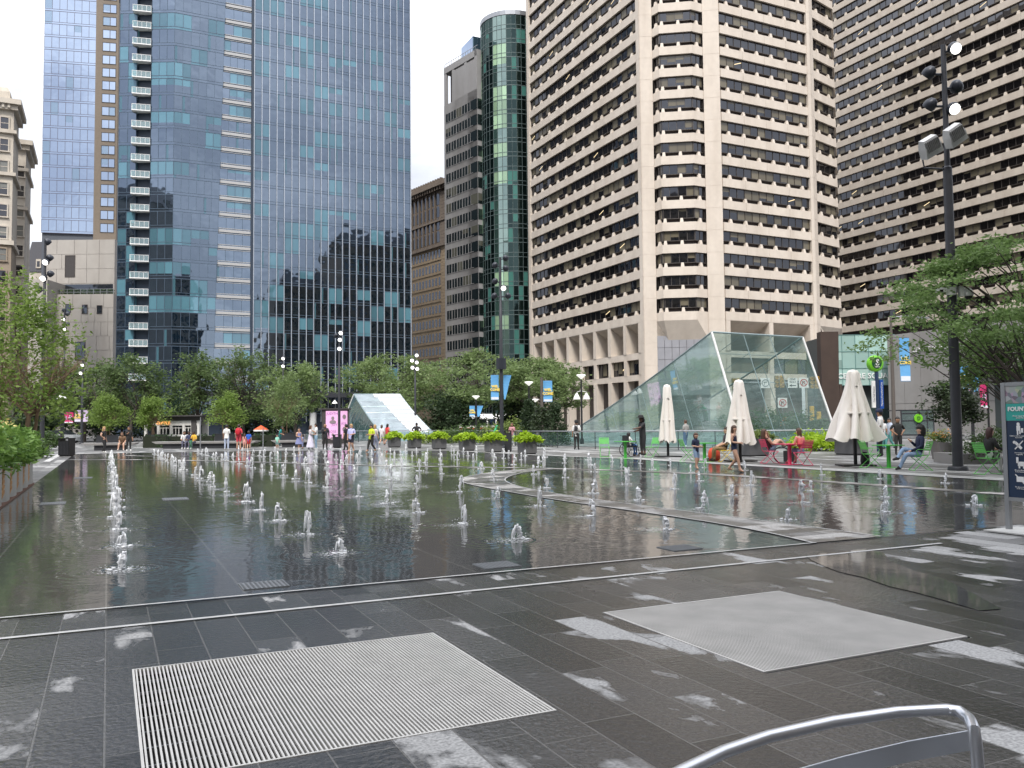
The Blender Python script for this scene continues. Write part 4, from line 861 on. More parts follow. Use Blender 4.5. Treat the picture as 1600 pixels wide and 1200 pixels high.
# ------------------------------------------------------------------ trees and planting
def leaves(mb, C, sz, m, spread, flat, rng, lw=.5):
    """m leaves round each cluster centre in C (arrays)"""
    C = np.asarray(C, float); n = len(C)*m
    P = np.repeat(C, m, 0)+rng.normal(size=(n, 3))*np.array([spread, spread, spread*flat])
    a = rng.normal(size=(n, 3)); a[:, 2] *= .5; a /= np.linalg.norm(a, axis=1)[:, None]
    b = rng.normal(size=(n, 3)); b -= (a*b).sum(1)[:, None]*a; b /= np.linalg.norm(b, axis=1)[:, None]
    s = sz*rng.uniform(.6, 1.3, size=(n, 1)); A = a*s; B = b*s*lw
    V = np.stack([P-A, P+B*.9-A*.1, P+A, P-B*.9-A*.1], 1).reshape(-1, 3)
    o = len(mb.v); mb.v += [tuple(v) for v in V.tolist()]
    mb.f += [(o+4*i, o+4*i+1, o+4*i+2, o+4*i+3) for i in range(n)]; mb.mi += [mb.cur]*n
def tree(name, label, loc, h, rad, mt, bark, seed, leaf=.14, nclu=260, m=26, trunk=.16, fork=.32, style='round', flat=.5, stems=1, group=None, spread=.33, cat='tree', squash=1.0, zlow=None):
    rng = np.random.default_rng(seed); T = thing(name, label, cat, loc, 0, group); tk = MB(); tips = []
    zf = h*fork; zl = zlow if zlow is not None else zf*.9
    def limb(p, d, L, r, depth):
        pts = [Vector(p)]; d = Vector(d).normalized(); n = 5
        for i in range(n):
            d = (d+Vector(rng.normal(size=3))*.16+Vector((0, 0, .07 if style != 'spread' else .015))).normalized(); pts.append(pts[-1]+d*L/n)
        tk.tube(pts, [r*(1-.75*i/n) for i in range(n+1)], 5)
        if depth > 0:
            for i in range(2, n+1):
                for _ in range(2 if depth > 1 else 1):
                    q = Vector(rng.normal(size=3)); q.z = abs(q.z)*.3+ (.05 if style == 'spread' else .25); nd = (d*.7+q.normalized()*.9).normalized(); limb(pts[i], nd, L*.5*rng.uniform(.7, 1.2), r*.42, depth-1)
        else: tips.extend([tuple(x) for x in pts[2:]])
    for sidx in range(stems):
        off = Vector((0, 0, 0)) if stems == 1 else Vector((rng.uniform(-.35, .35), rng.uniform(-.35, .35), 0)); lean = Vector((off.x*.35, off.y*.35, 1))
        top = off+lean*zf; mid = off+lean*zf*.5+Vector((rng.normal()*.06, rng.normal()*.06, 0))
        tk.tube([off, mid, top], [trunk*1.15, trunk*.9, trunk*.75], 7)
        nl = 7 if stems == 1 else 4
        for i in range(nl):
            az = 2*math.pi*(i+rng.uniform(-.25, .25))/nl+sidx; el = rng.uniform(.35, 1.25) if style != 'spread' else rng.uniform(.3, .95)
            limb(top-Vector((0, 0, zf*.12*rng.uniform(0, 1))), (math.cos(az)*math.cos(el), math.sin(az)*math.cos(el), math.sin(el)), (h-zf)*(.38 if style == 'plume' else .62)*rng.uniform(.75, 1.1), trunk*.55, 2 if nclu > 90 else 1)
    tips = np.array(tips)
    # fit the branch tips into the crown's envelope
    z = tips[:, 2]; zr = np.argsort(np.argsort(z))/max(1, len(z)-1.); z = zl+(.35*(z-z.min())/(z.max()-z.min())+.65*zr**.85)*(h-zl)*rng.uniform(.95, 1.0, size=len(z)); u = (z-zl)/(h-zl)
    env = rad*{'round': np.sqrt(np.clip(1-(u*1.9-.85)**2/1.25, .04, 1)), 'spread': np.clip(.45+.75*np.sin(np.pi*np.clip(u*.85+.12, 0, 1)), .2, 1)*np.sqrt(np.clip(1.02-u**3, .08, 1)), 'cone': np.clip(1.02-u, .04, 1)**.8, 'plume': np.clip(1.05-.75*u, .1, 1)*np.sqrt(np.clip(.35+u*3, 0, 1))}[style]
    rr = np.hypot(tips[:, 0], tips[:, 1]); ang = np.arctan2(tips[:, 1], tips[:, 0]); k = rng.choice(len(tips), size=min(len(tips), nclu*3), replace=False)
    lob = 1+.20*np.sin(3*ang+seed+u*2)+.16*np.sin(5*ang+2*seed+u*6)
    rn = env*lob*np.sqrt(rng.uniform(.12, 1.05, size=len(rr)))
    C = np.stack([rn*np.cos(ang), rn*np.sin(ang)*squash, z], 1)
    C = C[rng.choice(len(C), size=nclu, replace=len(C) < nclu)]
    for c in C[::5]:    # twigs carrying the outer clusters
        b = Vector((c[0]*.45, c[1]*.45, max(zf*.9, c[2]-.35*math.hypot(c[0], c[1])-.2))); q = Vector(c); tk.tube([b, b.lerp(q, .5)+Vector((0, 0, .05)), q], [trunk*.16, trunk*.10, trunk*.05], 4, cap=False)
    tk.build('trunk', bark, T, smooth=60)
    lf = MB(); leaves(lf, C, leaf, m, spread, flat, rng); lf.build('crown', mt, T)
    return T
L_HON = leafmat('honey_locust_leaf', (.115, .17, .066), (.25, .335, .13), .5); L_LIGHT = leafmat('birch_leaf', (.10, .165, .03), (.26, .37, .09), .5)
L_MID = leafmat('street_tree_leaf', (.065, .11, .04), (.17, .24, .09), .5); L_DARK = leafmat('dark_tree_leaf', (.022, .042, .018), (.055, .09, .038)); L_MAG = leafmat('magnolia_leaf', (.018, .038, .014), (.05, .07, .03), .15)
L_LIME = leafmat('lime_leaf', (.22, .36, .01), (.46, .62, .05), .4); L_SHR = leafmat('shrub_leaf', (.035, .07, .02), (.10, .16, .05)); L_YEL = leafmat('yellow_green_leaf', (.09, .14, .03), (.24, .30, .08))
L_RIGHT = leafmat('near_locust_leaf', (.085, .15, .045), (.22, .33, .11), .5)
BARK = pm('dark_bark', (.055, .045, .038), .9, var=.3, scale=8); PBARK = pm('peeling_bark', (.22, .15, .10), .9, var=.4, scale=7)
# near left multi-stem birch and the near right honey locust
p = DG(24, 25.5); tree('birch_tree', 'pale green multi-stemmed birch rising from the planter at the left edge', p, 6.25, 2.3, L_LIGHT, PBARK, 11, leaf=.075, nclu=270, m=24, trunk=.06, fork=.34, stems=5, spread=.19, flat=1.0, zlow=1.25, style='plume')
p = DG(-40, 27); tree('birch_tree', 'second birch of the left planter, cut off by the picture edge', p, 4.7, 1.7, L_LIGHT, PBARK, 12, leaf=.075, nclu=180, m=22, trunk=.05, fork=.34, stems=3, spread=.19, flat=1., zlow=1.2, style='plume')
p = DG(1628, 25); tree('honey_locust', 'feathery honey locust reaching in from the right edge past the tall pole', p, 7.3, 4.5, L_RIGHT, BARK, 21, leaf=.075, nclu=1000, m=34, trunk=.15, fork=.30, style='spread', spread=.24, flat=.35, zlow=2.7)
# honey locusts behind the entrances
HL = 'honey locusts beyond the glass entrances'
for i, (px, t, h, r, lab) in enumerate(((612, 108, 10.9, 7.2, 'honey locust directly behind the stepped white roof'), (748, 106, 11.4, 9.2, 'broad honey locust between the two glass entrances, behind the banner pole'), (842, 100, 9.8, 5.0, 'honey locust in front of the tan tower colonnade'))):
    tree('honey_locust', lab, DG(px, t), h, r, L_HON, BARK, 30+i, leaf=.19, nclu=430, m=30, trunk=.22, fork=.34, style='spread', spread=.55, flat=.28, group=HL, zlow=3.2)
# taller street trees at the left
for i, (px, t, h, r, lab, mt) in enumerate(((132, 98, 9.4, 3.7, 'street tree behind the pole with the pink banners', L_MID), (205, 96, 10.0, 3.5, 'street tree under the foot of the balcony column', L_MID), (308, 98, 10.2, 3.6, 'street tree left of the white louvred strip of the blue tower', L_MID), (380, 97, 10.8, 4.0, 'tallest dark street tree, behind the man in the long white shirt', L_MID), (462, 92, 8.6, 2.9, 'lighter street tree left of the lit advertising screen', L_HON))):
    tree('street_tree', lab, DG(px, t), h, r, mt, BARK, 50+i, leaf=.19, nclu=230, m=26, trunk=.2, fork=.25, spread=.42, flat=.6, group='street trees below the blue tower', zlow=2.6)
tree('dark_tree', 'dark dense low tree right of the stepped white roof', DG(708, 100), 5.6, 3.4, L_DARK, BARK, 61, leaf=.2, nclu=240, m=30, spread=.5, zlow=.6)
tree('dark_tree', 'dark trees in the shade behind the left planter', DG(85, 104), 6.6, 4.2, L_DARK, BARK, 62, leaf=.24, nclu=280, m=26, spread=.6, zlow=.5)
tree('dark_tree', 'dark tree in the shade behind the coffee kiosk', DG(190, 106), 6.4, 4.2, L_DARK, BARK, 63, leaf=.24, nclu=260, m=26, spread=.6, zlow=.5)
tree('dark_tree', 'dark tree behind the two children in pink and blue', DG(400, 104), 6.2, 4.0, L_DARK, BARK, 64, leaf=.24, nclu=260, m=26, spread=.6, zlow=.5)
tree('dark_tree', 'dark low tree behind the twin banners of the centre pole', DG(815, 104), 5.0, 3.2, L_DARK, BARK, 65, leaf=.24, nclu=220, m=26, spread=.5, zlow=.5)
# small trees in square planters
def boxplanter(label, p, w_, h, mt, grp, rotz=0., name='planter'):
    T = thing(name, label, 'planter', p, rotz, grp); s = MB(); s.box(-w_/2, w_/2, -w_/2, w_/2, .06, h); s.build('box', mt, T)
    s = MB(); s.box(-w_/2+.04, w_/2-.04, -w_/2+.04, w_/2-.04, 0, .06); s.build('plinth', BLACK, T)
    s = MB(); s.box(-w_/2+.05, w_/2-.05, -w_/2+.05, w_/2-.05, h, h+.02); s.build('soil', pm('soil', (.03, .022, .016), .95), T); return T
PGR = pm('grey_planter_metal', (.125, .125, .13), .45, .25, var=.08); PDK = pm('dark_planter_metal', (.04, .042, .048), .5, .2, var=.1)
for i, (px, t, h, r, lab) in enumerate(((168, 74, 4.6, 1.9, 'behind the woman in black'), (243, 77, 4.5, 1.9, 'by the coffee kiosk'), (350, 75, 4.6, 2.1, 'behind the man in the long white shirt'), (448, 76, 6.6, 2.0, 'behind the girl in the blue dress'))):
    p = DG(px, t); boxplanter('dark square tree planter '+lab, p, 1.7, .95, PDK, 'dark square tree planters'); tree('small_tree', 'small light green tree in a dark planter '+lab, (p.x, p.y, .97), h-.95, r, L_LIGHT if i < 3 else L_HON, PBARK, 70+i, leaf=.11, nclu=150, m=26, trunk=.05, fork=.25, stems=3, spread=.24, flat=.8, zlow=.7, style='plume', group='small trees in dark planters')
# bushes, hedges
def bush(name, label, p, rx, ry, h, mt, seed, leaf=.08, n=60, m=40, cat='shrub', group=None, rotz=0):
    rng = np.random.default_rng(seed); T = thing(name, label, cat, p, rotz, group); a = rng.uniform(0, 6.28, n); r = np.sqrt(rng.uniform(.0, 1, n)); z = h*np.sqrt(np.clip(1-r**2*.85, .05, 1))*rng.uniform(.35, 1.0, n)
    C = np.stack([rx*r*np.cos(a), ry*r*np.sin(a), z], 1); st = MB()
    for c in C[::3]: st.tube([(c[0]*.3, c[1]*.3, 0), tuple(c)], [.012, .005], 4, cap=False)
    st.build('stems', BARK, T); lf = MB(); leaves(lf, C, leaf, m, .16*max(rx, h)**.5, .7, rng); lf.build('foliage', mt, T); return T
def hedge(label, pa, pb, w_, h, mt, seed):
    rng = np.random.default_rng(seed); a, b = Vector(pa), Vector(pb); L = (b-a).length; T = thing('hedge', label, 'hedge', a, math.atan2(b.y-a.y, b.x-a.x), 'clipped hedges behind the benches'); n = int(L*w_*h*45); P = np.stack([rng.uniform(0, L, n), rng.uniform(-w_/2, w_/2, n), rng.uniform(.05, h, n)], 1)
    lf = MB(); leaves(lf, P, .07, 12, .05, 1, rng); o = lf.build('foliage', mt, T); c = MB(); c.box(.1, L-.1, -w_/2+.1, w_/2-.1, 0, h-.1); c.build('woody_core', pm('hedge_core', (.015, .02, .01), .95), T)
L_HED = leafmat('hedge_leaf', (.02, .045, .015), (.05, .10, .03))
hedge('clipped dark hedge left of the coffee kiosk', DG(226, 66), DG(266, 66), 1.2, 1.0, L_HED, 1); hedge('long clipped hedge behind the seated group on the bench', DG(252, 68), DG(336, 70), .9, .95, L_HED, 2); hedge('clipped dark hedge right of the children in pink and blue', DG(394, 66), DG(431, 66), 1.4, 1.0, L_HED, 3)
bush('conifer', 'dense cone-shaped evergreen shrub behind the rightmost lime planter', DG(845, 58), 1.1, 1.1, 2.5, L_DARK, 5, n=10, m=5)
rng_ = np.random.default_rng(5)
def cone_shrub(name, label, p, r, h, mt, seed, leaf=.09, n=150, m=26, z0=.1):
    rng = np.random.default_rng(seed); T = thing(name, label, 'shrub', p); u = rng.uniform(0, 1, n)**1.3; a = rng.uniform(0, 6.28, n); rr = r*(1-u)**.75*np.sqrt(rng.uniform(.2, 1, n)); C = np.stack([rr*np.cos(a), rr*np.sin(a), z0+u*(h-z0)], 1); s = MB(); s.tube([(0, 0, 0), (0, 0, h*.8)], [.06, .02], 6); s.build('trunk', BARK, T); lf = MB(); leaves(lf, C, leaf, m, .16, .8, rng); lf.build('crown', mt, T)
for o in [o for o in COL.objects if o.name.startswith('conifer') or (o.parent and o.parent.name.startswith('conifer'))]: bpy.data.objects.remove(o)
cone_shrub('conifer', 'dense cone-shaped evergreen shrub behind the rightmost lime planter', DG(846, 58), 1.25, 2.6, L_MAG, 5)
cone_shrub('conifer', 'narrow dark evergreen left of the cone-shaped shrub', DG(826, 62), .8, 3.2, L_DARK, 6); cone_shrub('conifer', 'dark evergreen right of the cone-shaped shrub', DG(868, 62), 1.2, 3.0, L_DARK, 7)
for i, (px, t, rx, h, lab, mt) in enumerate(((745, 66, 3.2, 1.7, 'low dark shrub mass under the centre banners', L_SHR), (795, 66, 2.4, 1.9, 'pale grassy shrub behind the woman in plaid', L_YEL), (1195, 66, 3.6, 2.5, 'loose green shrub seen through the large glass entrance', L_SHR), (1130, 70, 2.4, 2.0, 'second shrub behind the left side of the large glass entrance', L_SHR), (1248, 64, 3.0, 2.3, 'shrub below the traffic signals', L_SHR), (1285, 44, 1.5, .95, 'yellow-green shrub behind the railing beside the pink chairs', L_LIME), (700, 72, 3, .9, 'low green border behind the lime planters', L_YEL), (60, 62, 1.6, 1.4, 'dark shrub behind the left planters', L_SHR), (30, 44, 1.2, 1.3, 'shrub beyond the round steel planters', L_SHR))):
    bush('shrub', lab, DG(px, t), rx, 1.6, h, mt, 90+i, leaf=.11, n=70, m=40)
# magnolia in its pot, low planting at right
p = DG(1491, 36); tree('magnolia_tree', 'dark glossy magnolia right behind the tall pole', (p.x, p.y, .1), 3.15, 1.0, L_MAG, BARK, 81, leaf=.085, nclu=150, m=30, trunk=.045, fork=.3, spread=.15, flat=.8, zlow=1.25)
bush('shrub', 'dark green shrub bed behind the seated woman at the right', DG(1560, 30), 1.7, .9, 1.15, L_SHR, 101, leaf=.06, n=90, m=40)
s = MB(); p = DG(1560, 30); tb = thing('planter', 'low grey kerb planter holding the shrub bed at the right', 'planter', p, CAMYAW); s.box(-1.9, 1.9, -.9, .9, 0, .35); s.build('kerb', CWL, tb)
for i, (px, t) in enumerate(((1462, 33), (1478, 31))):
    p = DG(px, t); T = thing('flower_pot', ['tapered grey pot with yellow flowers left of the tall pole', 'smaller tapered pot half behind the tall pole'][i], 'flower pot', p); s = MB(); s.lathe([(.16, 0), (.26, .7), (.23, .7), (.22, .62)], 14); s.build('pot', pm('grey_pot', (.16, .15, .145), .7), T, smooth=40)
    rng = np.random.default_rng(i); lf = MB(); C = rng.normal(size=(30, 3))*[.2, .2, .12]+[0, 0, .85]; leaves(lf, C, .05, 14, .06, 1, rng); lf.build('foliage', L_YEL if i == 0 else L_SHR, T)
    lf = MB(); leaves(lf, C[:14]+[0, 0, .1], .035, 5, .05, 1, rng); lf.build('blossoms', pm('orange_bloom', (.6, .25, .03), .6, island=.3), T)
# six lime-leaved planters
def leafy(T, w_, h0, seed, mt=None, n=70, m=30, leaf=.075, hh=.34):
    rng = np.random.default_rng(seed); n_ = n; x = rng.uniform(-1, 1, n_)*w_*.72; y = rng.uniform(-1, 1, n_)*w_*.72; z = h0+hh*(1.05-.55*(x**2+y**2)/(w_*.72)**2)*rng.uniform(.5, 1.1, n_)-.06; C = np.stack([x, y, z], 1); lf = MB(); leaves(lf, C, leaf, m, .07, .8, rng, .75); lf.build('foliage', mt or L_LIME, T)
for i, (px, py) in enumerate(((619, 699), (651, 700.5), (690, 702), (734, 704.5), (776, 707), (830, 710))):
    p = G(px, py); T = boxplanter(['leftmost lime planter, by the walkers in white and red', 'lime planter second from the left, below the man in black', 'third lime planter from the left', 'fourth lime planter, just left of the centre pole', 'lime planter at the foot of the centre banner pole', 'rightmost and nearest lime planter'][i], p+Vector((.0, .45, 0)), .74, .72, PGR, 'grey planters of lime green foliage', 0); leafy(T, .74, .72, 200+i)
# larger grey planter boxes near the umbrellas, with shrubs
for i, (px, py, w_, h) in enumerate(((1188, 713, 1.1, .85), (1347, 711, 1.0, .8))):
    T = boxplanter(['grey planter box with red and green foliage behind the pink chairs', 'grey planter box behind the nearest umbrella'][i], G(px, py)+Vector((0, .6, 0)), w_, h, PGR, 'grey planter boxes near the umbrellas'); leafy(T, w_, h, 220+i, L_SHR if i else L_YEL, leaf=.06)
# steel planters with timber slats, left edge
SP = pm('galvanised_planter', (.40, .40, .395), .45, .45, var=.12, scale=2); WD = pm('honey_timber', (.40, .22, .09), .6, var=.25, scale=6)
T = thing('planter', 'round-cornered steel planters with timber slats between them, overflowing with ferns at the left edge', 'planter', (0, 0, 0))
y0 = 15.5; k = 0
while y0 < 26.6:
    s = MB(); poly = [(-1.86+.08*(abs(2*t-1)**4)*-1, y0+1.0*t) for t in [j/8 for j in range(9)]]; poly += [(-3.2, y0+1.0), (-3.2, y0)]
    s.prism(poly, .0, 1.12); s.build('steel_panel', SP, T, smooth=30)
    s = MB()
    for j in range(9): s.M = Matrix.Translation((-1.93, y0+1.0, .12+j*.105)) @ Matrix.Rotation(R_(12), 4, 'X'); s.box(-.3, .046, .01, .49, 0, .06)
    if y0+1.5 < 26.8: s.build('timber_slats', WD, T)
    y0 += 1.5; k += 1
s = MB(); s.box(-3.2, -1.83, 15.4, 26.9, .001, .03); s.build('base_rim', pm('rust_rim', (.12, .06, .04), .7), T)
s = MB(); s.box(-3.1, -2.25, 15.6, 26.4, .9, 1.06); s.build('soil', pm('soil', (.03, .022, .016), .95), T)
rng = np.random.default_rng(9); n_ = 420; C = np.stack([rng.uniform(-3.2, -1.75, n_), rng.uniform(15.4, 26.7, n_), 1.12+.38*rng.uniform(.0, 1, n_)**1.2], 1)
ov = rng.uniform(0, 1, n_) < .14; C[ov, 0] = -1.78; C[ov, 2] = rng.uniform(.75, 1.2, ov.sum())
lf = MB(); leaves(lf, C, .085, 30, .10, .7, rng, .35); lf.build('ferns', leafmat('fern_leaf', (.05, .13, .02), (.22, .36, .08), .4), T)
lf = MB(); leaves(lf, C[~ov][:60]+[0, 0, .1], .05, 10, .10, .6, rng, .4); lf.build('blossoms', pm('pale_gold_bloom', (.45, .36, .12), .6, island=.3), T)
# ------------------------------------------------------------------ street furniture
def facing(th): return -YAW+R_(th)-math.pi/2      # 0: faces the picture's right, 90: away, 180: left, -90: towards the camera
CR = Vector((RT.x, RT.y, 0)).normalized(); CF = Vector((FW.x, FW.y, 0)).normalized()
DL = pm('lamp_housing', (.03, .034, .045), .4, .3, var=.15)
def lamp_head(T, pz, side, out, lit, r=.2, name='lamp', z=0):
    """round spotlight on a short arm; side is in metres to the picture's right of the pole"""
    a = Vector((0, 0, pz)); c = Vector((side, out, pz+.08)); s = MB(); s.tube([a, a.lerp(c, .6)+Vector((0, 0, -.02)), c], .04, 6)
    aim = (Vector((0, -1, -.55)) if lit else Vector((.5 if side > 0 else -.5, .75, -.75))).normalized(); q = aim.to_track_quat('Z', 'Y').to_matrix().to_4x4()
    s.M = Matrix.Translation(c) @ q; s.lathe([(.02, -r*1.15), (r*.6, -r*.95), (r*.95, -r*.35), (r, .1*r), (r*.9, r*.55), (r*.84, r*.55)], 14); o = s.build(name, DL, T, smooth=50)
    f = MB(); f.M = s.M; f.lathe([(r*.83, r*.5), (r*.83, r*.585), (.01, r*.64)], 14); f.build('lamp_face', LAMP if lit else pm('unlit_lens', (.03, .03, .035), .15), o)
BL = pm('banner_blue', (.12, .36, .66), .7, var=.12, scale=3); BY = pm('banner_yellow', (.85, .62, .10), .7); BP = pm('banner_pink', (.55, .03, .15), .7); BLI = pm('banner_lilac', (.55, .45, .62), .7); BWH = pm('banner_white', (.7, .74, .8), .7)
def banner(T, x, w_, z0, z1, mt, words, wmt, rot=0., taper=0., name='banner'):
    sg = 1 if w_ > 0 else -1; s = MB(); rows = []
    for k in range(9):
        t = k/8; ww = w_*(1-taper*t); z = z1+(z0-z1)*t; y = .05*math.sin(t*4)
        rows.append([(x, y-.008, z), (x+ww, y-.008-.05*math.sin(t*3), z), (x+ww, y+.008-.05*math.sin(t*3), z), (x, y+.008, z)])
    s.M = Matrix.Rotation(rot, 4, 'Z'); s.rings(rows); o = s.build(name, mt, T)
    s = MB(); s.M = Matrix.Rotation(rot, 4, 'Z'); s.tube([(0, 0, z1+.02), (x+w_, 0, z1+.02)], .018, 5); s.build('banner_arm', DGREY, T)
    if words:
        n = len(words.split('\n')); sz = min(abs(w_)*.42, (z1-z0)*.62/n); t_ = text('lettering', words, sz, wmt, o, Matrix.Rotation(rot, 4, 'Z') @ Vector((x+w_*.5, -.075, (z0*1.05+z1*.95)/2)), (R_(90), 0, rot), .008, bold=.012)
        s = MB(); s.M = Matrix.Rotation(rot, 4, 'Z'); s.box(min(x, x+w_)+.02, max(x, x+w_)-.02, -.06, -.05, z0+.03, z0+(z1-z0)*.12); s.build('hem_patch', BWH, o)
def pole(label, p, h, lamps, r0=.19, r1=.10, zt=None, group='tall black plaza light poles', base=True, lr=.2, name='light_pole'):
    T = thing(name, label, 'light pole', p, CAMYAW, group); s = MB(); zt = zt or h*.68; s.lathe([(r0, 0), (r0*.93, zt*.5), (r0*.85, zt), (r1, zt+.05), (r1*.9, h), (.01, h+.02)], 14); s.build('pole', DGREY, T, smooth=40)
    if base: s = MB(); s.lathe([(r0*1.9, .0), (r0*1.9, .09), (r0*1.75, .12), (r0, .13)], 18); s.build('base_plate', DGREY, T, smooth=40)
    for z, side, lit in lamps: lamp_head(T, z, side, -.12 if lit else .1, lit, lr)
    return T
def zat(p, py, px=None):
    v = (Vector((p[0], p[1], CH))-CAMP); px = px or 800+F*v.dot(RT)/v.dot(FW); return ZH(px, py, p)
p = G(1497, 735); ph = zat(p, 70)
T = pole('tallest dark pole with round spotlights and grey floodlights, right of the umbrellas', p, ph, [(zat(p, 82), .28, True), (zat(p, 116), -.42, False), (zat(p, 138), .42, False), (zat(p, 166), -.42, False), (zat(p, 176), .18, True)], .15, .082, zat(p, 262))
FG = pm('floodlight_grey', (.55, .55, .55), .5, .2)
for px, py, tl in ((1453, 229, -30), (1491, 211, -34)):
    c = D(px, py, (p-CAMP).dot(FW)); l_ = T.matrix_world.inverted() @ c if False else Matrix.Rotation(-CAMYAW, 4, 'Z') @ (c-p)
    s = MB(); s.M = Matrix.Translation(l_) @ Matrix.Rotation(R_(tl), 4, 'Y') @ Matrix.Rotation(R_(25), 4, 'X'); s.rings([[(-.29, -.16, -.27), (.29, -.16, -.27), (.29, .16, -.30), (-.29, .16, -.30)], [(-.27, -.18, .02), (.27, -.18, .02), (.27, .18, .02), (-.27, .18, .02)], [(-.22, -.12, .28), (.22, -.12, .28), (.22, .12, .28), (-.22, .12, .28)]]); o = s.build('floodlight', FG, T)
    f = MB(); f.M = s.M
    for j in range(8): f.box(-.21+j*.056, -.18+j*.056, -.20, -.14, -.1, .24)
    f.build('cooling_fins', pm('fin_dark', (.2, .2, .2), .5), o); f = MB(); f.tube([(0, 0, l_.z-.55), (l_.x*.9, .05, l_.z-.5), (l_.x, .05, l_.z-.1)], .03, 6); f.build('bracket', DGREY, o)
for sx, nm in ((.42, 'dome_camera'), (-.42, 'box_camera')):
    z = zat(p, 456); s = MB(); s.box(min(0, sx*.55), max(0, sx*.55), -.24, -.12, z-.12, z+.12) if sx < 0 else s.box(.14, .26, -.22, -.08, z-.16, z+.14)
    s.tube([(sx*.4, -.16, z+.05), (sx*1.0, -.16, z+.09)], .03, 6)
    if sx > 0: s.lathe([(.05, .02), (.10, -.03), (.135, -.14), (.135, -.22), (.12, -.24)], 14, (sx, -.16, z+.08)); 
    else: s.cbox((sx*.95, -.18, z+.02), (.3, .14, .10))
    o = s.build(nm, WHITE, T, smooth=40); f = MB()
    if sx > 0: f.ball((sx, -.16, z-.16), .115, 12, 8)
    else: f.cbox((sx*1.05, -.255, z), (.10, .02, .07))
    f.build('lens', BLACK, o, smooth=60)
p = DG(784, 55.5); h = zat(p, 402); T = pole('dark light pole with blue banners standing behind the lime planters', p, h, [(zat(p, 405), .36, False), (zat(p, 416), -.36, False), (zat(p, 421), .36, False), (zat(p, 441), -.36, False), (zat(p, 452), .2, True), (zat(p, 464), .5, False), (zat(p, 464), -.42, False)], .125, .08, zat(p, 480))
s = MB(); s.lathe([(.33, zat(p, 577)), (.33, zat(p, 560))], 12); s.build('junction_box', DL, T)
banner(T, -.18, -.52, zat(p, 625), zat(p, 586), BL, 'WEL\nCOME', BY, R_(6)); banner(T, .18, .62, zat(p, 624), zat(p, 586), BL, '', BY, R_(35), .85)
p = DG(530, 73); h = zat(p, 517); pole('slim dark light pole rising in front of the lit advertising screen', p, h, [(h-.25, .18, True), (h-.5, -.3, False), (zat(p, 532), .1, True), (zat(p, 546), .06, True)], .12, .07, lr=.2)
p = DG(649, 90); h = zat(p, 548); pole('slim pole with a cluster of five lit lamps in front of the honey locusts', p, h, [(zat(p, 556), .2, True), (zat(p, 564), -.3, True), (zat(p, 567), .2, True), (zat(p, 575), -.25, True), (zat(p, 577), .25, True)], .12, .07, lr=.22)
p = DG(66, 49.5); h = zat(p, 374); pole('tall dark pole seen through the birch leaves at the left', p, h, [(zat(p, 380), .1, False), (zat(p, 405), .25, False), (zat(p, 412), .12, True), (zat(p, 430), .3, False), (zat(p, 437), 0, True), (zat(p, 454), -.4, False)], .125, .08)
p = DG(98, 78); h = zat(p, 484); pole('slimmer dark pole right of the birch, with two lit lamps', p, h, [(zat(p, 486), -.1, False), (zat(p, 492), .25, False), (zat(p, 500), 0, True), (zat(p, 508), .25, False), (zat(p, 515), .1, True)], .14, .08)
p = DG(128, 86); h = zat(p, 560); T = pole('dark pole with pale and pink banners left of the woman in black', p, h, [(zat(p, 571), .05, True), (zat(p, 584), -.1, True)], .13, .08)
banner(T, -.12, -.62, zat(p, 659), zat(p, 641), BLI, 'WEL\nCOME', BY); banner(T, .12, .5, zat(p, 659), zat(p, 641), BLI, '', BY); banner(T, -.9, -.45, zat(p, 661), zat(p, 644), BP, 'DIL\nWOR\nTH', BLI); banner(T, -1.4, -.42, zat(p, 661), zat(p, 644), BP, 'PA\nRK', BLI)
p = DG(442, 90); h = zat(p, 553); pole('slim pole with two lit lamps beside the lighter street tree', p, h, [(zat(p, 561), .05, True), (zat(p, 573), .05, True)], .12, .07)
def lantern(label, px, t, ytop, kind='bowl', two=False, ban=None):
    p = DG(px, t); h = zat(p, ytop); T = thing('lamp_post', label, 'lamp post', p, CAMYAW, 'shorter black lamp posts'); s = MB(); s.lathe([(.16, 0), (.16, .3), (.08, .5), (.06, h-.35)], 10); s.build('post', BLACK, T, smooth=40)
    s = MB()
    if kind == 'bowl': s.lathe([(.05, h-.30), (.10, h-.24), (.34, h-.05), (.36, h), (.32, h+.03), (.02, h+.05)], 16)
    else: s.lathe([(.30, h-.3), (.28, h-.25), (.10, h-.02), (.02, h+.06)], 14)
    s.build('lamp_shade', pm('bowl_glass', (.8, .8, .77), .3, emit=(1, .97, .9), estr=.3) if kind == 'bowl' else pm('white_shade', (.75, .75, .72), .4, emit=(1, 1, .95), estr=.25), T, smooth=50)
    if two:
        for x in (-.35, .38):
            s = MB(); s.lathe([(.28, h-1.85), (.24, h-1.7), (.05, h-1.35)], 12, (x, 0, 0)); s.tube([(0, 0, h-1.2), (x, 0, h-1.3)], .025, 5); s.build('lamp_shade', pm('white_shade', (.75, .75, .72), .4), T)
    if ban: banner(T, -.12, -.5, zat(p, ban[1]), zat(p, ban[0]), BL, 'WEL\nCOME', BY); banner(T, .12, .6, zat(p, ban[1]), zat(p, ban[0]), BL, '', BY, R_(20), .7)
lantern('lamp post with a white bowl and two small shades before the tan colonnade', 909, 64, 586, two=True); lantern('lamp post with a white bowl left of the cone-shaped shrub', 827, 70, 597, two=False)
lantern('lamp post with small twin banners under the middle locust', 744, 80, 619, ban=(634, 651)); lantern('small lamp post with bowl just right of the cone-shaped shrub', 837, 90, 624)
lantern('lamp post with a white bowl behind the magnolia, blue banner on it', 1520, 40, 541, ban=(571, 612)); lantern('short dark post with a white conical cap beside the left bin', 96, 55, 616, 'cone')
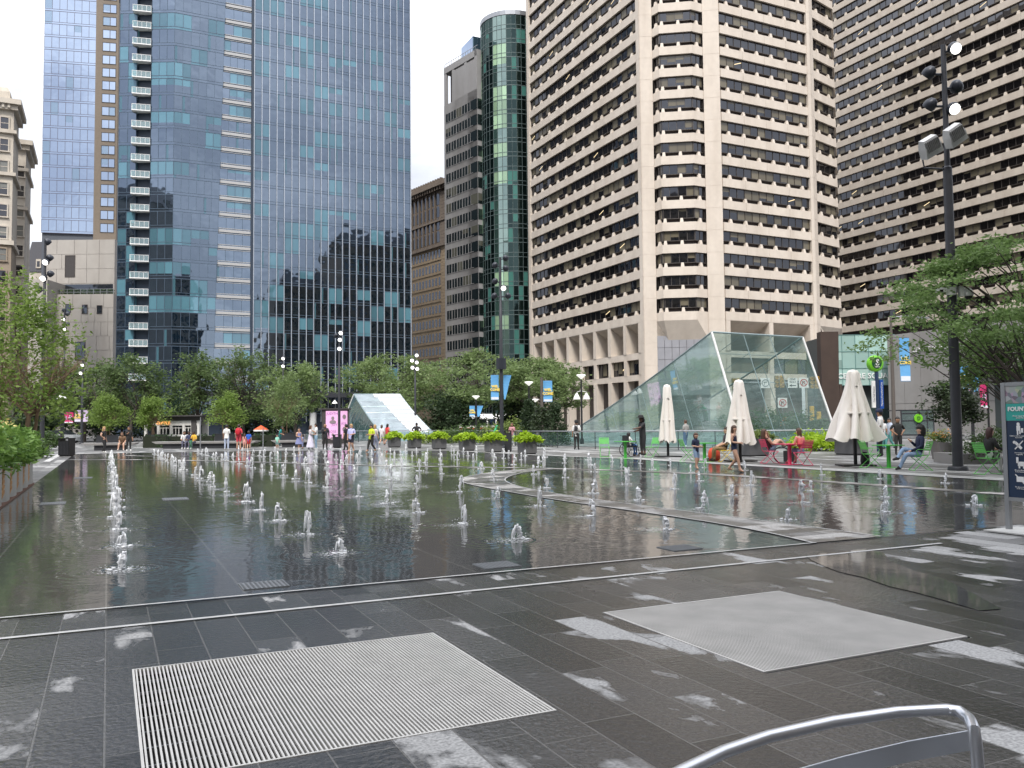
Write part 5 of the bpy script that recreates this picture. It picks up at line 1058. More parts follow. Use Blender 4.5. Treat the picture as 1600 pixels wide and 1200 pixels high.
lantern('small white conical lamp beside the advertising screen', 523, 86, 626, 'cone')
def bannerpole(label, px, t, ytop, bx, bw, by0, by1, mt, words, wmt, arm=0):
    p = DG(px, t); h = zat(p, ytop); T = thing('street_pole', label, 'street pole', p, CAMYAW); s = MB(); s.lathe([(.15, 0), (.13, h*.5), (.09, h)], 10); s.build('pole', pm('weathered_pole', (.10, .085, .075), .7), T, smooth=40)
    banner(T, bx, bw, zat(p, by1), zat(p, by0), mt, words, wmt, R_(4))
    if arm: s = MB(); s.tube([(0, 0, h-.1), (arm*.5, 0, h), (arm, 0, h-.1)], .05, 6); s.cbox((arm, 0, h-.15), (.8, .25, .12)); s.build('lamp_arm', STEEL, T)
bannerpole('street pole with one blue banner in front of the tan colonnade', 847, 62, 590, .12, .66, 595, 628, BL, 'WEL\nCOME', BY)
bannerpole('brown street light pole with a twisted blue banner by the concrete wall', 1397, 62, 494, .6, .75, 528, 596, BL, 'WEL\nCOME', BY, 2.4)
for i, (px, bx, w_, tx) in enumerate(((1511, -.02, -.42, 'DIL\nWOR\nTH'), (1545, -.02, -.42, 'PA\nRK'))):
    p = DG(px+(10 if i == 0 else 0), 48); T = thing('street_pole', ['black pole with a pink banner nearer the magnolia', 'black pole with a pink banner nearer the fountain sign'][i], 'street pole', p, CAMYAW); s = MB(); s.lathe([(.07, 0), (.05, zat(p, 590))], 8); s.build('pole', BLACK, T); banner(T, bx, w_, zat(p, 638), zat(p, 600), BP, tx, BLI)
# transit sign
p = DG(1372, 42); T = thing('transit_sign', 'round lime green station sign on a dark post with white and blue side panels', 'sign', p, CAMYAW); h = zat(p, 568)
s = MB(); s.lathe([(.10, 0), (.10, h-.3)], 10); s.build('post', pm('navy_post', (.02, .04, .09), .4), T)
s = MB(); s.M = Matrix.Translation((-.06, 0, h)) @ Matrix.Rotation(R_(12), 4, 'Z') @ Matrix.Rotation(R_(90), 4, 'X'); s.lathe([(.28, -.17), (.40, -.12), (.42, 0), (.40, .12), (.30, .17), (.28, .14)], 28); o = s.build('disc', GRN, T, smooth=35)
f = MB(); f.M = s.M; f.lathe([(.27, .12), (.27, .155), (.01, .156)], 24); f.build('disc_centre', DKG, o); text('disc_letter', 'S', .42, WHITE, o, Matrix.Rotation(R_(12), 4, 'Z') @ Vector((-.06, -.19, h+.03)), (R_(90), 0, R_(12)), .01, bold=.012); text('small_lettering', 'SEPTA', .09, WHITE, o, Matrix.Rotation(R_(12), 4, 'Z') @ Vector((-.06, -.19, h-.18)), (R_(90), 0, R_(12)), .006)
BLU = pm('route_blue', (.01, .07, .33), .4); z0, z1 = zat(p, 637), zat(p, 595)
s = MB(); s.box(-.26, -.10, -.06, .06, z0, z1); a_ = s.build('white_panel', WHITE, T); s = MB(); s.box(.11, .30, -.06, .06, z0-.05, z1+.05); b_ = s.build('blue_panel', BLU, T)
text('lettering', 'City Hall Station', .12, pm('grey_ink', (.2, .2, .22), .5), a_, (-.18, -.07, (z0+z1)/2), (R_(90), R_(-90), 0), .004); text('lettering', 'Market-Frankford Line', .13, WHITE, b_, (.205, -.07, (z0+z1)/2), (R_(90), R_(-90), 0), .004)
# traffic lights and street signs beyond the glass
SGY = pm('signal_yellow', (.55, .33, .04), .5)
def signal(label, p, z, back=False):
    T = thing('traffic_light', label, 'traffic light', (p.x, p.y, 0), CAMYAW, 'yellow traffic lights behind the glass entrance')
    for k, x in enumerate((-.22, .22)):
        s = MB(); s.box(x-.17, x+.17, -.1 if k else .0, .15 if k else .25, z-.55, z+.55); o = s.build('signal_head', SGY if k else pm('signal_back', (.14, .10, .03), .6), T)
        for j in range(3):
            zz = z+.36-j*.36; f = MB(); f.M = Matrix.Translation((x, -.1 if k else 0, zz)) @ Matrix.Rotation(R_(90), 4, 'X'); f.lathe([(.15, 0), (.15, .16), (.13, .16), (.13, .02), (.01, .02)], 12); f.build('visor', SGY, o)
    return T
pp = DG(1274, 76); pl = DG(1150, 74); T = thing('signal_mast', 'grey signal mast with a long arm seen through the glass entrance', 'signal mast', pp, CAMYAW); z = zat(pp, 598); s = MB(); s.lathe([(.13, 0), (.10, z+1.0)], 10); s.build('post', DGREY, T)
s = MB(); s.tube([(0, 0, z), (-6.6, 0, z+.1)], [.07, .04], 6); s.build('mast_arm', STEEL, T); s = MB(); s.box(-.45, -.12, -.15, .15, z-3.4, z-2.1); s.box(.12, .5, -.12, .12, z-3.3, z-2.6); s.build('control_box', SGY, T)
signal('pair of traffic lights on the mast, nearest the brown slab', pp+CR*-.1+CF*-.35, z); signal('pair of traffic lights on the arm, seen between the glass mullions', pp+CR*-3.25+CF*-.35, z+.1); signal('traffic light at the left end of the arm, half hidden by an umbrella', pp+CR*-7.1+CF*-.35, z-.1)
SIGW = pm('sign_white', (.75, .75, .74), .5); RED = pm('sign_red', (.5, .03, .03), .5)
for i, (dx, kind) in enumerate(((-4.5, 'p'), (-2.05, 'oneway'), (-1.05, 'no'), (-3.0, 'low'))):
    q = pp+CR*dx+CF*-.3; zz = z if kind != 'low' else zat(pp, 629); T = thing('street_sign', ['faded white street sign left on the signal arm', 'white ONE WAY sign hanging on the signal arm', 'white no-turn sign with a red ring on the signal arm', 'lower no-turn sign on a short post under the arm'][i], 'street sign', (q.x, q.y, 0), CAMYAW, 'street signs behind the glass'); s = MB(); s.box(-.42, .42, -.02, .02, zz-.45, zz+.45); o = s.build('plate', SIGW, T)
    if kind == 'oneway': text('lettering', 'ONE\nWAY', .26, BLACK, o, (0, -.03, zz+.18), (R_(90), 0, 0), .004); f = MB(); f.face([(-.32, -.03, zz-.25), (-.1, -.03, zz-.38), (-.1, -.03, zz-.29), (.3, -.03, zz-.29), (.3, -.03, zz-.21), (-.1, -.03, zz-.21), (-.1, -.03, zz-.12)]); f.build('arrow', BLACK, o)
    else:
        f = MB(); f.M = Matrix.Translation((0, -.03, zz)) @ Matrix.Rotation(R_(90), 4, 'X'); f.rings([[(r*math.cos(a), r*math.sin(a), h_) for a in [2*math.pi*k/20 for k in range(20)]] for r, h_ in ((.34, 0), (.34, .01), (.27, .01), (.27, 0))], cap=False); f.build('ring', RED if kind != 'p' else pm('grey_ink', (.2, .2, .22), .5), o)
        f = MB(); f.tube([(-.12, -.035, zz-.18), (-.12, -.035, zz+.08), (.12, -.035, zz+.08)], .035, 4); f.build('arrow', BLACK, o)
        if kind != 'p': f = MB(); f.tube([(-.2, -.045, zz+.2), (.2, -.045, zz-.2)], .03, 4); f.build('slash', RED, o)
    if kind == 'low': s = MB(); s.tube([(0, .05, 0), (0, .05, zz+.4)], .03, 6); s.build('post', STEEL, T); s = MB(); s.box(-.25, .3, -.05, .1, zz-2.1, zz-1.3); s.build('orange_signal', pm('hand_orange', (.7, .18, .03), .5, emit=(1, .25, .05), estr=.4), T)
# ------------------------------------------------------------------ umbrellas, tables, chairs
CANV = pm('ivory_canvas', (.74, .70, .65), .85, var=.07, scale=3, bump=.2, bscale=60)
def umbrella(label, px, py, ytop, ybot, wtop, wbot, seed, flare=1.4, rel=0):
    p = G(px, py); T = thing('umbrella', label, 'umbrella', p, CAMYAW+rel, 'closed ivory umbrellas'); zt, zb = zat(p, ytop), zat(p, ybot); rng = random.Random(seed); n = 64; rows = []
    for k in range(22):
        t = k/21; z = zt+(zb-zt)*t; r = wtop+(wbot-wtop)*(t**flare); am = .14+.34*t; row = []
        for j in range(n):
            a = 2*math.pi*j/n; pl_ = abs(math.sin(4*a+.5*math.sin(2*a+seed)+.35*math.sin(a*3+t*3+seed)))**.7; rr = r*(1-am+am*pl_*1.3)*(1+.06*math.sin(3*a+seed+t*5)+.025*math.sin(11*a+seed*3+t*9)); dz = 0
            if k >= 18: dz = -(k-17)*.045*(.5+.5*math.sin(8*a+1.3))*(zt-zb)*.35+(.10 if pl_ < .35 else 0)*(k-17)/4
            row.append((rr*math.cos(a), rr*math.sin(a)*.9, z+dz))
        rows.append(row)
    s = MB(); s.rings(rows, cap=False); s.rings([[(q[0]*.9, q[1]*.9, q[2]) for q in rows[-1]], [(q[0]*.35, q[1]*.35, q[2]+.35) for q in rows[-1]]], cap=False); s.build('canopy', CANV, T, smooth=70)
    s = MB(); r1 = wtop*1.0; m_ = 32
    cap = []
    for (f_, z) in ((.12, zt+.1), (.8, zt+.06), (1.08, zt-.06), (1.22, zt-(zt-zb)*.20), (1.26, zt-(zt-zb)*.235)):
        cap.append([(r1*f_*math.cos(2*math.pi*j/m_)*(1+.10*math.cos(8*math.pi*j/m_)), r1*f_*math.sin(2*math.pi*j/m_)*(1+.10*math.cos(8*math.pi*j/m_)), z+(.05*math.cos(8*math.pi*j/m_) if f_ > 1.2 else 0)) for j in range(m_)])
    s.rings(cap, cap=False); s.face(cap[0][::-1]); s.build('top_cap', CANV, T, smooth=60); s = MB(); zz = zt-(zt-zb)*.62; rr_s = (wtop+(wbot-wtop)*.62**flare)*.93; s.lathe([(rr_s, zz-.03), (rr_s*1.01, zz), (rr_s*.98, zz+.03)], 24); s.build('tie_strap', CANV, T, smooth=60)
    s = MB(); s.lathe([(.032, .95), (.032, zt)], 10); s.build('pole', pm('pale_pole', (.6, .58, .52), .4), T, smooth=40)
    s = MB(); s.lathe([(.06, .05), (.06, .98), (.035, .99)], 12); s.build('lower_tube', BLACK, T, smooth=40); s = MB(); s.box(-.55, .55, -.4, .4, 0, .05); s.build('base_plate', BLACK, T)
umbrella('slimmest closed ivory umbrella, left of the boy in navy', 1044, 714, 604, 688, .15, .36, 1, 1.0)
umbrella('closed ivory umbrella behind the girl in the swimsuit', 1157, 721, 597, 690, .17, .58, 2, 1.15)
umbrella('widest half-open ivory umbrella, nearest the tall pole', 1337, 728, 582, 684, .19, .86, 3, 1.35)
CG = pm('chair_green', (.13, .50, .10), .4, var=.05); CGL = pm('table_green', (.06, .42, .05), .4, var=.05); CY = pm('chair_yellow', (.75, .52, .06), .4, var=.05); CP = pm('chair_pink', (.62, .05, .13), .4, var=.05)
def chair(label, px, py, th, mt, arms=False, group='folding bistro chairs'):
    T = thing('bistro_chair', label, 'chair', G(px, py), facing(th), group); r = .011
    s = MB()
    for j in range(6): s.box(-.2, .2, -.19+j*.068, -.14+j*.068, .44, .455)
    s.build('seat', mt, T)
    s = MB()
    for j in range(4): s.M = Matrix.Translation((0, -.235-.022*j, .60+j*.062)) @ Matrix.Rotation(R_(14), 4, 'X'); s.box(-.21, .21, -.008, .008, 0, .05)
    s.build('backrest', mt, T)
    for x in (-.215, .215):
        s = MB(); s.tube([(x, .24, .01), (x, -.20, .47), (x, -.24, .62), (x, -.33, .87)], r, 5); s.build('frame', mt, T)
        s = MB(); s.tube([(x*.93, -.30, .01), (x*.93, .22, .45)], r, 5); s.build('leg', mt, T)
        if arms: s = MB(); s.tube([(x, -.25, .64), (x, .12, .64), (x, .17, .60), (x, .08, .45)], r, 5); s.build('armrest', mt, T)
    s = MB()
    for y in (-.30, .24): s.tube([(-.215, y, .012), (.215, y, .012)], r, 5)
    s.tube([(-.215, -.33, .87), (.215, -.33, .87)], r, 5); s.build('crossbars', mt, T)
    return T
def table(label, px, py, mt, w_=.7, h=.74):
    T = thing('bistro_table', label, 'table', G(px, py), 0, 'square bistro tables'); s = MB(); s.box(-w_/2, w_/2, -w_/2, w_/2, h-.025, h); s.build('tabletop', mt, T); s = MB(); s.box(-.045, .045, -.045, .045, .015, h-.03); s.build('pedestal', mt, T); s = MB(); s.box(-.26, .26, -.26, .26, 0, .014); s.build('foot_plate', mt, T)
table('green table beside the child in the wheelchair', 977, 716, CGL); table('green table between the boy in navy and the seated man', 1101, 722, CGL); table('pink table between the two women', 1234, 726, CP); table('green table in front of the man in jeans', 1389, 731, CGL)
chair('empty green chair standing alone at the left of the tables', 945, 714, -90, CG); chair('green chair beside the guard with the black cap', 1019, 714, 220, CG); chair('green chair behind the boy in navy', 1076, 721, 10, CG)
chair('yellow chair under the seated man in khaki trousers', 1134, 722, 180, CY); chair('pink chair of the reclining woman', 1204, 724, 12, CP); chair('pink chair with its back to the viewer, under the woman in the pink top', 1254, 727, 112, CP)
chair('green chair at the table nearest the widest umbrella', 1362, 731, 5, CG, True); chair('green armchair of the man in jeans', 1437, 735, 176, CG, True); chair('green armchair of the woman in black beside the fountain sign', 1545, 741, 10, CG, True)
# ------------------------------------------------------------------ benches, bins, screen, kiosk
BN = pm('pale_bench_stone', (.36, .35, .34), .7, var=.12, scale=2)
def bench(label, a, b):
    a, b = Vector(a), Vector(b); L = (b-a).length; T = thing('bench', label, 'bench', a, math.atan2(b.y-a.y, b.x-a.x), 'long stone benches'); s = MB(); s.rings([[(0, -.45, .36), (L, -.45, .36), (L, .45, .36), (0, .45, .36)], [(-.3, -.5, .52), (L+.3, -.5, .52), (L+.3, .5, .52), (-.3, .5, .52)]]); s.build('seat', BN, T); s = MB(); s.box(.5, L-.5, -.3, .3, 0, .36); s.build('base', PDK, T)
bench('short stone bench with the seated man in shorts', G(137, 704), G(209, 703)); bench('long stone bench with the seated group in front of the coffee kiosk', G(248, 701), G(398, 700)); bench('stone bench behind the girl in the blue dress', G(430, 699), G(500, 698))
def bin_(label, px, py, w_, h): 
    T = thing('litter_bin', label, 'litter bin', G(px, py), CAMYAW, 'black square litter bins'); s = MB(); s.box(-w_/2, w_/2, -w_/2, w_/2, .06, h-.16); s.box(-w_/2+.05, w_/2-.05, -w_/2+.05, w_/2-.05, 0, .06); s.build('body', BLACK, T)
    s = MB(); s.box(-w_/2-.02, w_/2+.02, -w_/2-.02, w_/2+.02, h-.05, h); 
    for x in (-w_/2, w_/2-.08): s.box(x, x+.08, -w_/2, w_/2, h-.16, h-.05)
    s.build('lid', BLACK, T); s = MB()
    for j in range(7): s.box(-w_/2+.03+j*(w_-.06)/7, -w_/2+.06+j*(w_-.06)/7, -w_/2-.015, -w_/2, .1, h-.2)
    s.build('ribs', DGREY, T)
bin_('black square litter bin beside the left planter path', 104, 713, .62, 1.02); bin_('black square litter bin under the advertising screen', 527, 700, .52, .95); bin_('narrow black bin at the foot of the centre banner pole', 794, 706, .4, 1.2)
PK = pm('screen_pink', (.55, .30, .48), .4, emit=(.90, .52, .80), estr=.2); PUR = pm('screen_purple', (.25, .06, .35), .5); GRY = pm('photo_grey', (.25, .2, .22), .6)
p = DG(521, 75); T = thing('advertising_screen', 'lit pink advertising screen in a dark case, reading JUDITH JOY ROSS', 'screen', p, CAMYAW+R_(8)); zt, zb = zat(p, 640), zat(p, 693)
s = MB(); s.box(-1.0, 1.35, .0, 1.3, 0, zt); s.box(-1.3, 1.5, -.15, 1.5, zt, zt+.12); s.build('case', pm('case_dark', (.05, .045, .045), .6), T)
for nm, x0, x1 in (('main_screen', -.66, .48), ('side_screen', .62, 1.22)):
    s = MB(); s.box(x0, x1, -.06, -.005, .45, zt-.12); o = s.build(nm, PK, T)
    if nm == 'main_screen':
        for wd, zz, xx in (('JUDITH', zt-.36, -.1), ('JOY', zt-1.35, .1), ('ROSS', zt-1.95, -.1)): text('lettering', wd, .3, PUR, o, (xx, -.075, zz), (R_(90), 0, 0), .004)
        f = MB()
        for (cx, cz, k) in ((-.05, zt-.95, 1), (-.05, zt-2.42, .8)): f.M = Matrix.Translation((cx, -.07, cz)) @ Matrix.Rotation(R_(90), 4, 'X'); f.lathe([(.14*k, 0), (.14*k, .005)], 14, (0, .18, 0), 1, 1.2); f.lathe([(.30*k, 0), (.30*k, .005)], 14, (0, -.16, 0), 1, .6)
        f.build('portrait', GRY, o)
    else:
        text('lettering', 'JOY', .26, PUR, o, (.9, -.075, zt-1.25), (R_(90), 0, 0), .004); f = MB(); f.M = Matrix.Rotation(R_(90), 4, 'X')
        for cz in (zt-.65, zt-1.75): f.lathe([(.16, .07), (.16, .075)], 14, (.95, cz, 0), 1, 1.3)
        f.build('portrait', GRY, o)
KW = pm('kiosk_white', (.62, .61, .59), .6); KD = pm('kiosk_roof', (.06, .055, .055), .6)
p = DG(270, 80); T = thing('coffee_kiosk', 'white coffee kiosk with a flat dark roof and lit orange lettering', 'kiosk', p, CAMYAW); zt = zat(p, 655)
s = MB(); s.box(-2.7, 2.55, 0, 2.6, zt-.15, zt+.25); s.box(-3.0, 2.8, -.5, 2.8, zt+.25, zt+.36); s.build('roof', KD, T); s = MB()
for x in (-2.7, -1.5, -.3, .9, 1.7, 2.3): s.box(x, x+.22, 0, .25, .9, zt-.15)
s.box(-2.7, 2.5, 0, .25, 0, .9); s.box(-2.7, 2.5, .02, .2, zt-.6, zt-.15); s.box(-2.7, 2.5, 2.3, 2.5, 0, zt-.15); s.build('wall', KW, T)
s = MB(); s.box(-2.6, 2.4, 1.0, 1.05, .9, zt-.6); s.build('dark_interior', pm('dark_lobby', (.035, .045, .045), .5), T)
for x in (-1.28, -.08, 1.12):
    s = MB()
    for q in (0, .3, .6): s.box(x+q, x+q+.06, .05, .15, .9, zt-.75)
    s.box(x, x+.9, .05, .15, 1.5, 1.56); s.build('window', KW, T)
text('lettering', 'COFFEE', .38, pm('warm_sign', (.9, .45, .15), .5, emit=(1, .45, .12), estr=.3), T, (-.9, -.06, zt-.36), (R_(90), 0, 0), .03, bold=.01)
s = MB(); s.box(1.75, 2.25, -.04, -.005, .7, 2.3); s.build('menu_board', KD, T)
for px, py, yt in ((313, 704, 652), (411, 703, 668)):
    p = G(px, py); T = thing('steel_post', 'thin bare steel post '+('in front of the coffee kiosk' if px < 400 else 'right of the children in pink and blue'), 'post', p); s = MB(); h = zat(p, yt); s.lathe([(.035, 0), (.03, h)], 8); s.build('tube', STEEL, T, smooth=40); s = MB(); s.lathe([(.1, 0), (.1, .02)], 10); s.build('foot', STEEL, T)
# far awning, bus, car
def wheels(T, xs, y, r=.33):
    for x in xs:
        for yy in (-y, y):
            s = MB(); s.M = Matrix.Translation((x, yy, r)) @ Matrix.Rotation(R_(90), 4, 'X'); s.lathe([(r*.6, -.1), (r, -.09), (r, .09), (r*.6, .1)], 16); o = s.build('wheel', BLACK, T); f = MB(); f.M = s.M; f.lathe([(r*.58, -.11), (r*.58, .11)], 12); f.build('rim', STEEL, o)
p = DG(768, 122); T = thing('bus', 'white bus with a red stripe passing far behind the centre pole', 'bus', p, CAMYAW); s = MB(); L = 4.6
s.rings([[(-L, -1.2, .4), (L, -1.2, .4), (L, 1.2, .4), (-L, 1.2, .4)], [(-L, -1.25, 2.6), (L, -1.25, 2.6), (L, 1.25, 2.6), (-L, 1.25, 2.6)], [(-L+.4, -1.0, 3.1), (L-.4, -1.0, 3.1), (L-.4, 1.0, 3.1), (-L+.4, 1, 3.1)]]); s.build('body', WHITE, T)
s = MB(); s.box(-L+.05, L-.05, -1.29, -1.24, .9, 1.15); s.build('stripe', RED, T)
for j in range(7): s = MB(); s.box(-L+.4+j*1.25, -L+1.45+j*1.25, -1.29, -1.25, 1.5, 2.4); s.build('window', DW, T)
wheels(T, (-3, 3), 1.15, .45)
p = DG(92, 92); T = thing('parked_car', 'silver parked car behind the left litter bin', 'car', p, CAMYAW); s = MB(); secs = [(-2.2, .5, .55), (-2.1, .78, .85), (-1.3, .86, .95), (-.7, .88, .97), (.9, .88, .97), (2.0, .84, .88), (2.2, .6, .65)]
s.rings([[(x, -w_, .28), (x, w_, .28), (x, w_, h_), (x, -w_, h_)] for x, w_, h_ in secs]); s.build('body', pm('silver_paint', (.5, .52, .54), .25, .5), T, smooth=40); s = MB(); s.rings([[(-1.35, -.8, .93), (1.5, -.8, .93), (1.5, .8, .93), (-1.35, .8, .93)], [(-.7, -.65, 1.42), (.9, -.65, 1.42), (.9, .65, 1.42), (-.7, .65, 1.42)]]); s.build('cabin', DW, T); wheels(T, (-1.4, 1.4), .82)
for y in (-.6, .6): s = MB(); s.ball((-2.15, y, .62), .11); s.build('headlight', WHITE, T)
p = DG(408, 92); T = thing('vendor_awning', 'orange and white vendor umbrella behind the children', 'awning', p, 0, None, .62); s = MB(); s.lathe([(1.3, 2.0), (1.25, 2.05), (.05, 2.8)], 12); s.build('canopy', pm('awning_orange', (.75, .12, .04), .7), T); s = MB(); s.lathe([(1.31, 1.75), (1.31, 2.0)], 12); s.lathe([(.03, 0), (.03, 2.7)], 6); s.build('valance', WHITE, T)
# ------------------------------------------------------------------ fountain rules sign
p = G(1577, 830); T = thing('information_sign', 'tall navy and teal FOUNTAIN RULES board in a grey frame at the right edge', 'sign', (p.x, p.y, 0), R_(-90)); zt, zb = zat(p, 598, 1566), zat(p, 782, 1572); W_ = 1.0
FRM = pm('sign_frame', (.30, .31, .32), .45, .5); s = MB(); s.box(-.03, .03, -.03, .03, 0, zt); s.box(W_-.03, W_+.03, -.03, .03, 0, zt); s.box(.03, W_-.03, -.028, .028, zt-.05, zt); s.box(.03, W_-.03, -.028, .028, zb, zb+.05); s.build('frame', FRM, T)
s = MB(); s.box(-.12, W_+.15, -.35, .35, .012, .03); s.build('base_plate', pm('pale_plate', (.5, .5, .48), .6), T)
pz = zb+.05; ph_ = zt-.05-pz; s = MB(); s.box(.03, W_-.03, -.02, .02, pz, pz+ph_*.685); nv = s.build('rules_panel', pm('sign_navy', (.012, .03, .07), .35), T)
s = MB(); s.box(.03, W_-.03, -.022, .022, pz+ph_*.688, pz+ph_*.84); te = s.build('title_panel', pm('sign_teal', (.03, .36, .31), .35), T)
m_, n_, l_, o_ = nmat('sign_photo'); bs_ = n_.new('ShaderNodeBsdfPrincipled'); vz = n_.new('ShaderNodeTexVoronoi'); vz.inputs['Scale'].default_value = 14; cr_ = n_.new('ShaderNodeHueSaturation'); cr_.inputs['Saturation'].default_value = .35; cr_.inputs['Value'].default_value = .45; t_ = n_.new('ShaderNodeTexCoord'); l_.new(t_.outputs['Object'], vz.inputs['Vector']); l_.new(vz.outputs['Color'], cr_.inputs['Color']); l_.new(cr_.outputs[0], bs_.inputs['Base Color']); l_.new(bs_.outputs[0], o_.inputs[0])
s = MB(); s.box(.03, W_-.03, -.021, .021, pz+ph_*.843, pz+ph_); s.build('photo_panel', m_, T)
text('title', 'FOUNTAIN RULES', .078, WHITE, te, (.06, -.026, pz+ph_*.79), (R_(90), 0, 0), .003, 'LEFT', bold=.003)
text('small_print', 'Please enjoy the fountain safely\nfollow the rules below', .026, WHITE, te, (.29, -.026, pz+ph_*.72), (R_(90), 0, 0), .002)
ic = MB()
for k, zf in enumerate((.62, .47, .315, .165)):
    zz = pz+ph_*zf; cx = .2; y = -.026
    ic.M = Matrix.Translation((cx, y, zz)) @ Matrix.Rotation(R_(90), 4, 'X')
    if k == 0: ic.lathe([(.022, 0), (.022, .004)], 10, (0, .055, 0)); ic.cbox((0, 0, .002), (.05, .07, .004)); ic.cbox((-.012, -.06, .002), (.018, .06, .004)); ic.cbox((.02, -.055, .002), (.018, .05, .004)); ic.cbox((.05, -.03, .002), (.03, .06, .004))
    elif k == 1: ic.M = ic.M @ Matrix.Rotation(R_(45), 4, 'Z'); ic.cbox((0, 0, .002), (.16, .014, .004)); ic.M = ic.M @ Matrix.Rotation(R_(90), 4, 'Z'); ic.cbox((0, .01, .002), (.12, .035, .004)); ic.lathe([(.02, 0), (.02, .004)], 10, (.07, .02, 0))
    elif k == 2: ic.cbox((.02, -.02, .002), (.09, .06, .004)); ic.cbox((-.03, .03, .002), (.03, .08, .004)); ic.cbox((-.005, -.06, .002), (.02, .04, .004)); ic.cbox((.055, -.06, .002), (.02, .04, .004))
    else: ic.cbox((0, 0, .002), (.10, .07, .004)); ic.M = ic.M @ Matrix.Rotation(R_(-45), 4, 'Z'); ic.cbox((0, 0, .0055), (.18, .014, .003))
    text('rule_text', ['Children must be supervised\nby an adult', 'No running or\nrough play', 'No pets allowed\nin the fountain', 'No glass or food\nin the water'][k], .022, WHITE, nv, (.2, -.026, zz-.115), (R_(90), 0, 0), .002)
ic.build('rule_icons', WHITE, nv)
text('rule_text', 'Thank you for keeping\nthe fountain clean', .022, WHITE, nv, (.4, -.026, pz+.07), (R_(90), 0, 0), .002)
# ------------------------------------------------------------------ aluminium chair in the foreground
AL = pm('brushed_aluminium', (.62, .64, .68), .28, .85, var=.08, scale=12)
zc = .86; pts = [G(a, b, zc) for a, b in ((1000, 1240), (1062, 1207), (1130, 1175), (1200, 1151), (1300, 1128), (1400, 1113), (1478, 1108), (1500, 1112), (1515, 1124), (1522, 1140))]
o_ = pts[6]; T = thing('aluminium_chair', 'aluminium tube chair back in the right foreground', 'chair', (o_.x, o_.y, 0)); off = Vector((o_.x, o_.y, 0)); ex = (pts[6]-pts[2]); ex.z = 0; ex.normalize(); ey = Vector((-ex.y, ex.x, 0))
s = MB(); P = [q-off for q in pts]; e_ = P[-1]; P += [e_+Vector((0, 0, -.03))+ex*.004, e_+Vector((0, 0, -.12))+ex*.01, e_+Vector((0, 0, -.42))+ex*.02-ey*.02, e_+Vector((0, 0, -.84))+ex*.03+ey*.08]
q0 = P[0]; P = [q0+Vector((0, 0, -.84))-ex*.12, q0+Vector((0, 0, -.4))-ex*.12, q0+Vector((0, 0, -.06))-ex*.10]+P
s.tube(smooth3(P) if False else P, .0125, 12); s.build('back_frame', AL, T, smooth=60)
s = MB(); w0 = G(1120, 1240, zc-.115)-off; 
sl = [G(a, b, zc-.10)-off for a, b in ((1150, 1262), (1230, 1222), (1320, 1196), (1420, 1172), (1520, 1154))]
rows = []
for q in sl: rows.append([q+Vector((0, 0, -.025))+ey*.002, q+Vector((0, 0, .020))+ey*.002, q+Vector((0, 0, .020))-ey*.002, q+Vector((0, 0, -.025))-ey*.002])
s.rings(rows); s.build('back_slat', pm('pale_slat', (.50, .54, .60), .35, .25, var=.06), T)  # paler than the frame: reflected sky is put into the slat's colour
s = MB(); mid = (P[3]+P[-5])*.5; c_ = Vector((mid.x, mid.y, 0))-ey*.25
for j in range(7): s.M = Matrix.Translation(c_) @ Matrix.Rotation(math.atan2(ex.y, ex.x), 4, 'Z'); s.box(-.22, .22, -.2+j*.06, -.15+j*.06, .44, .455)
s.build('seat', AL, T); s = MB()
for x in (-.22, .22): b_ = c_+ex*x-ey*.2; s.tube([b_+Vector((0, 0, .45)), b_-ey*.05], .0125, 8)
s.build('front_legs', AL, T)
# ------------------------------------------------------------------ loose things
def tiny(name, label, cat, p, build, mt, part, rotz=0):
    T = thing(name, label, cat, p, rotz); s = MB(); build(s); s.build(part, mt, T, smooth=50); return T
T = tiny('bag', 'orange-red bag on the ground under the yellow chair', 'bag', G(1116, 720), lambda s: s.rings([[(.26*math.cos(a)*k, .18*math.sin(a)*k, z) for a in [2*math.pi*j/14 for j in range(14)]] for k, z in ((.9, 0), (1.05, .12), (1, .35), (.75, .48), (.3, .52))]), pm('bag_red', (.55, .06, .02), .7), 'sack'); s = MB(); s.tube([(-.1, 0, .5), (-.05, 0, .62), (.05, 0, .62), (.1, 0, .5)], .012, 5); s.build('handle', BLACK, T)
T = tiny('football', 'small black and white football beside the orange bag', 'ball', G(1104, 721)+Vector((0, 0, .1)), lambda s: s.ball((0, 0, 0), .1, 14, 10), WHITE, 'leather'); s = MB()
for d in ((0, -1, .2), (.9, -.3, .3), (-.8, -.5, .3), (.3, -.6, -.8), (0, -.3, 1)): s.ball(Vector(d).normalized()*.085, .03, 6, 4)
s.build('black_patches', BLACK, T)
T = tiny('backpack', 'black backpack on the ground behind the green chair', 'bag', G(1352, 727), lambda s: s.rings([[(.17*math.cos(a)*k, .13*math.sin(a)*k, z) for a in [2*math.pi*j/12 for j in range(12)]] for k, z in ((.9, 0), (1.05, .15), (.95, .36), (.5, .46))]), BLACK, 'sack'); s = MB(); s.tube([(-.12, -.1, .4), (-.22, -.12, .2), (-.3, -.1, .05)], .015, 5); s.build('strap', BLACK, T)
T = thing('wheel_bag', 'black round-wheeled trolley under the pink table', 'trolley', G(1222, 724), CAMYAW); s = MB(); s.M = Matrix.Translation((0, 0, .3)) @ Matrix.Rotation(R_(80), 4, 'X'); s.rings([[((.3+.022*math.cos(b))*math.cos(a), (.3+.022*math.cos(b))*math.sin(a), .022*math.sin(b)) for b in [2*math.pi*j/6 for j in range(6)]] for a in [2*math.pi*j/28 for j in range(29)]], cap=False); s.build('wheel', BLACK, T); s = MB(); s.cbox((.3, .1, .25), (.35, .25, .4)); s.build('sack', pm('bag_black', (.02, .02, .022), .8), T)
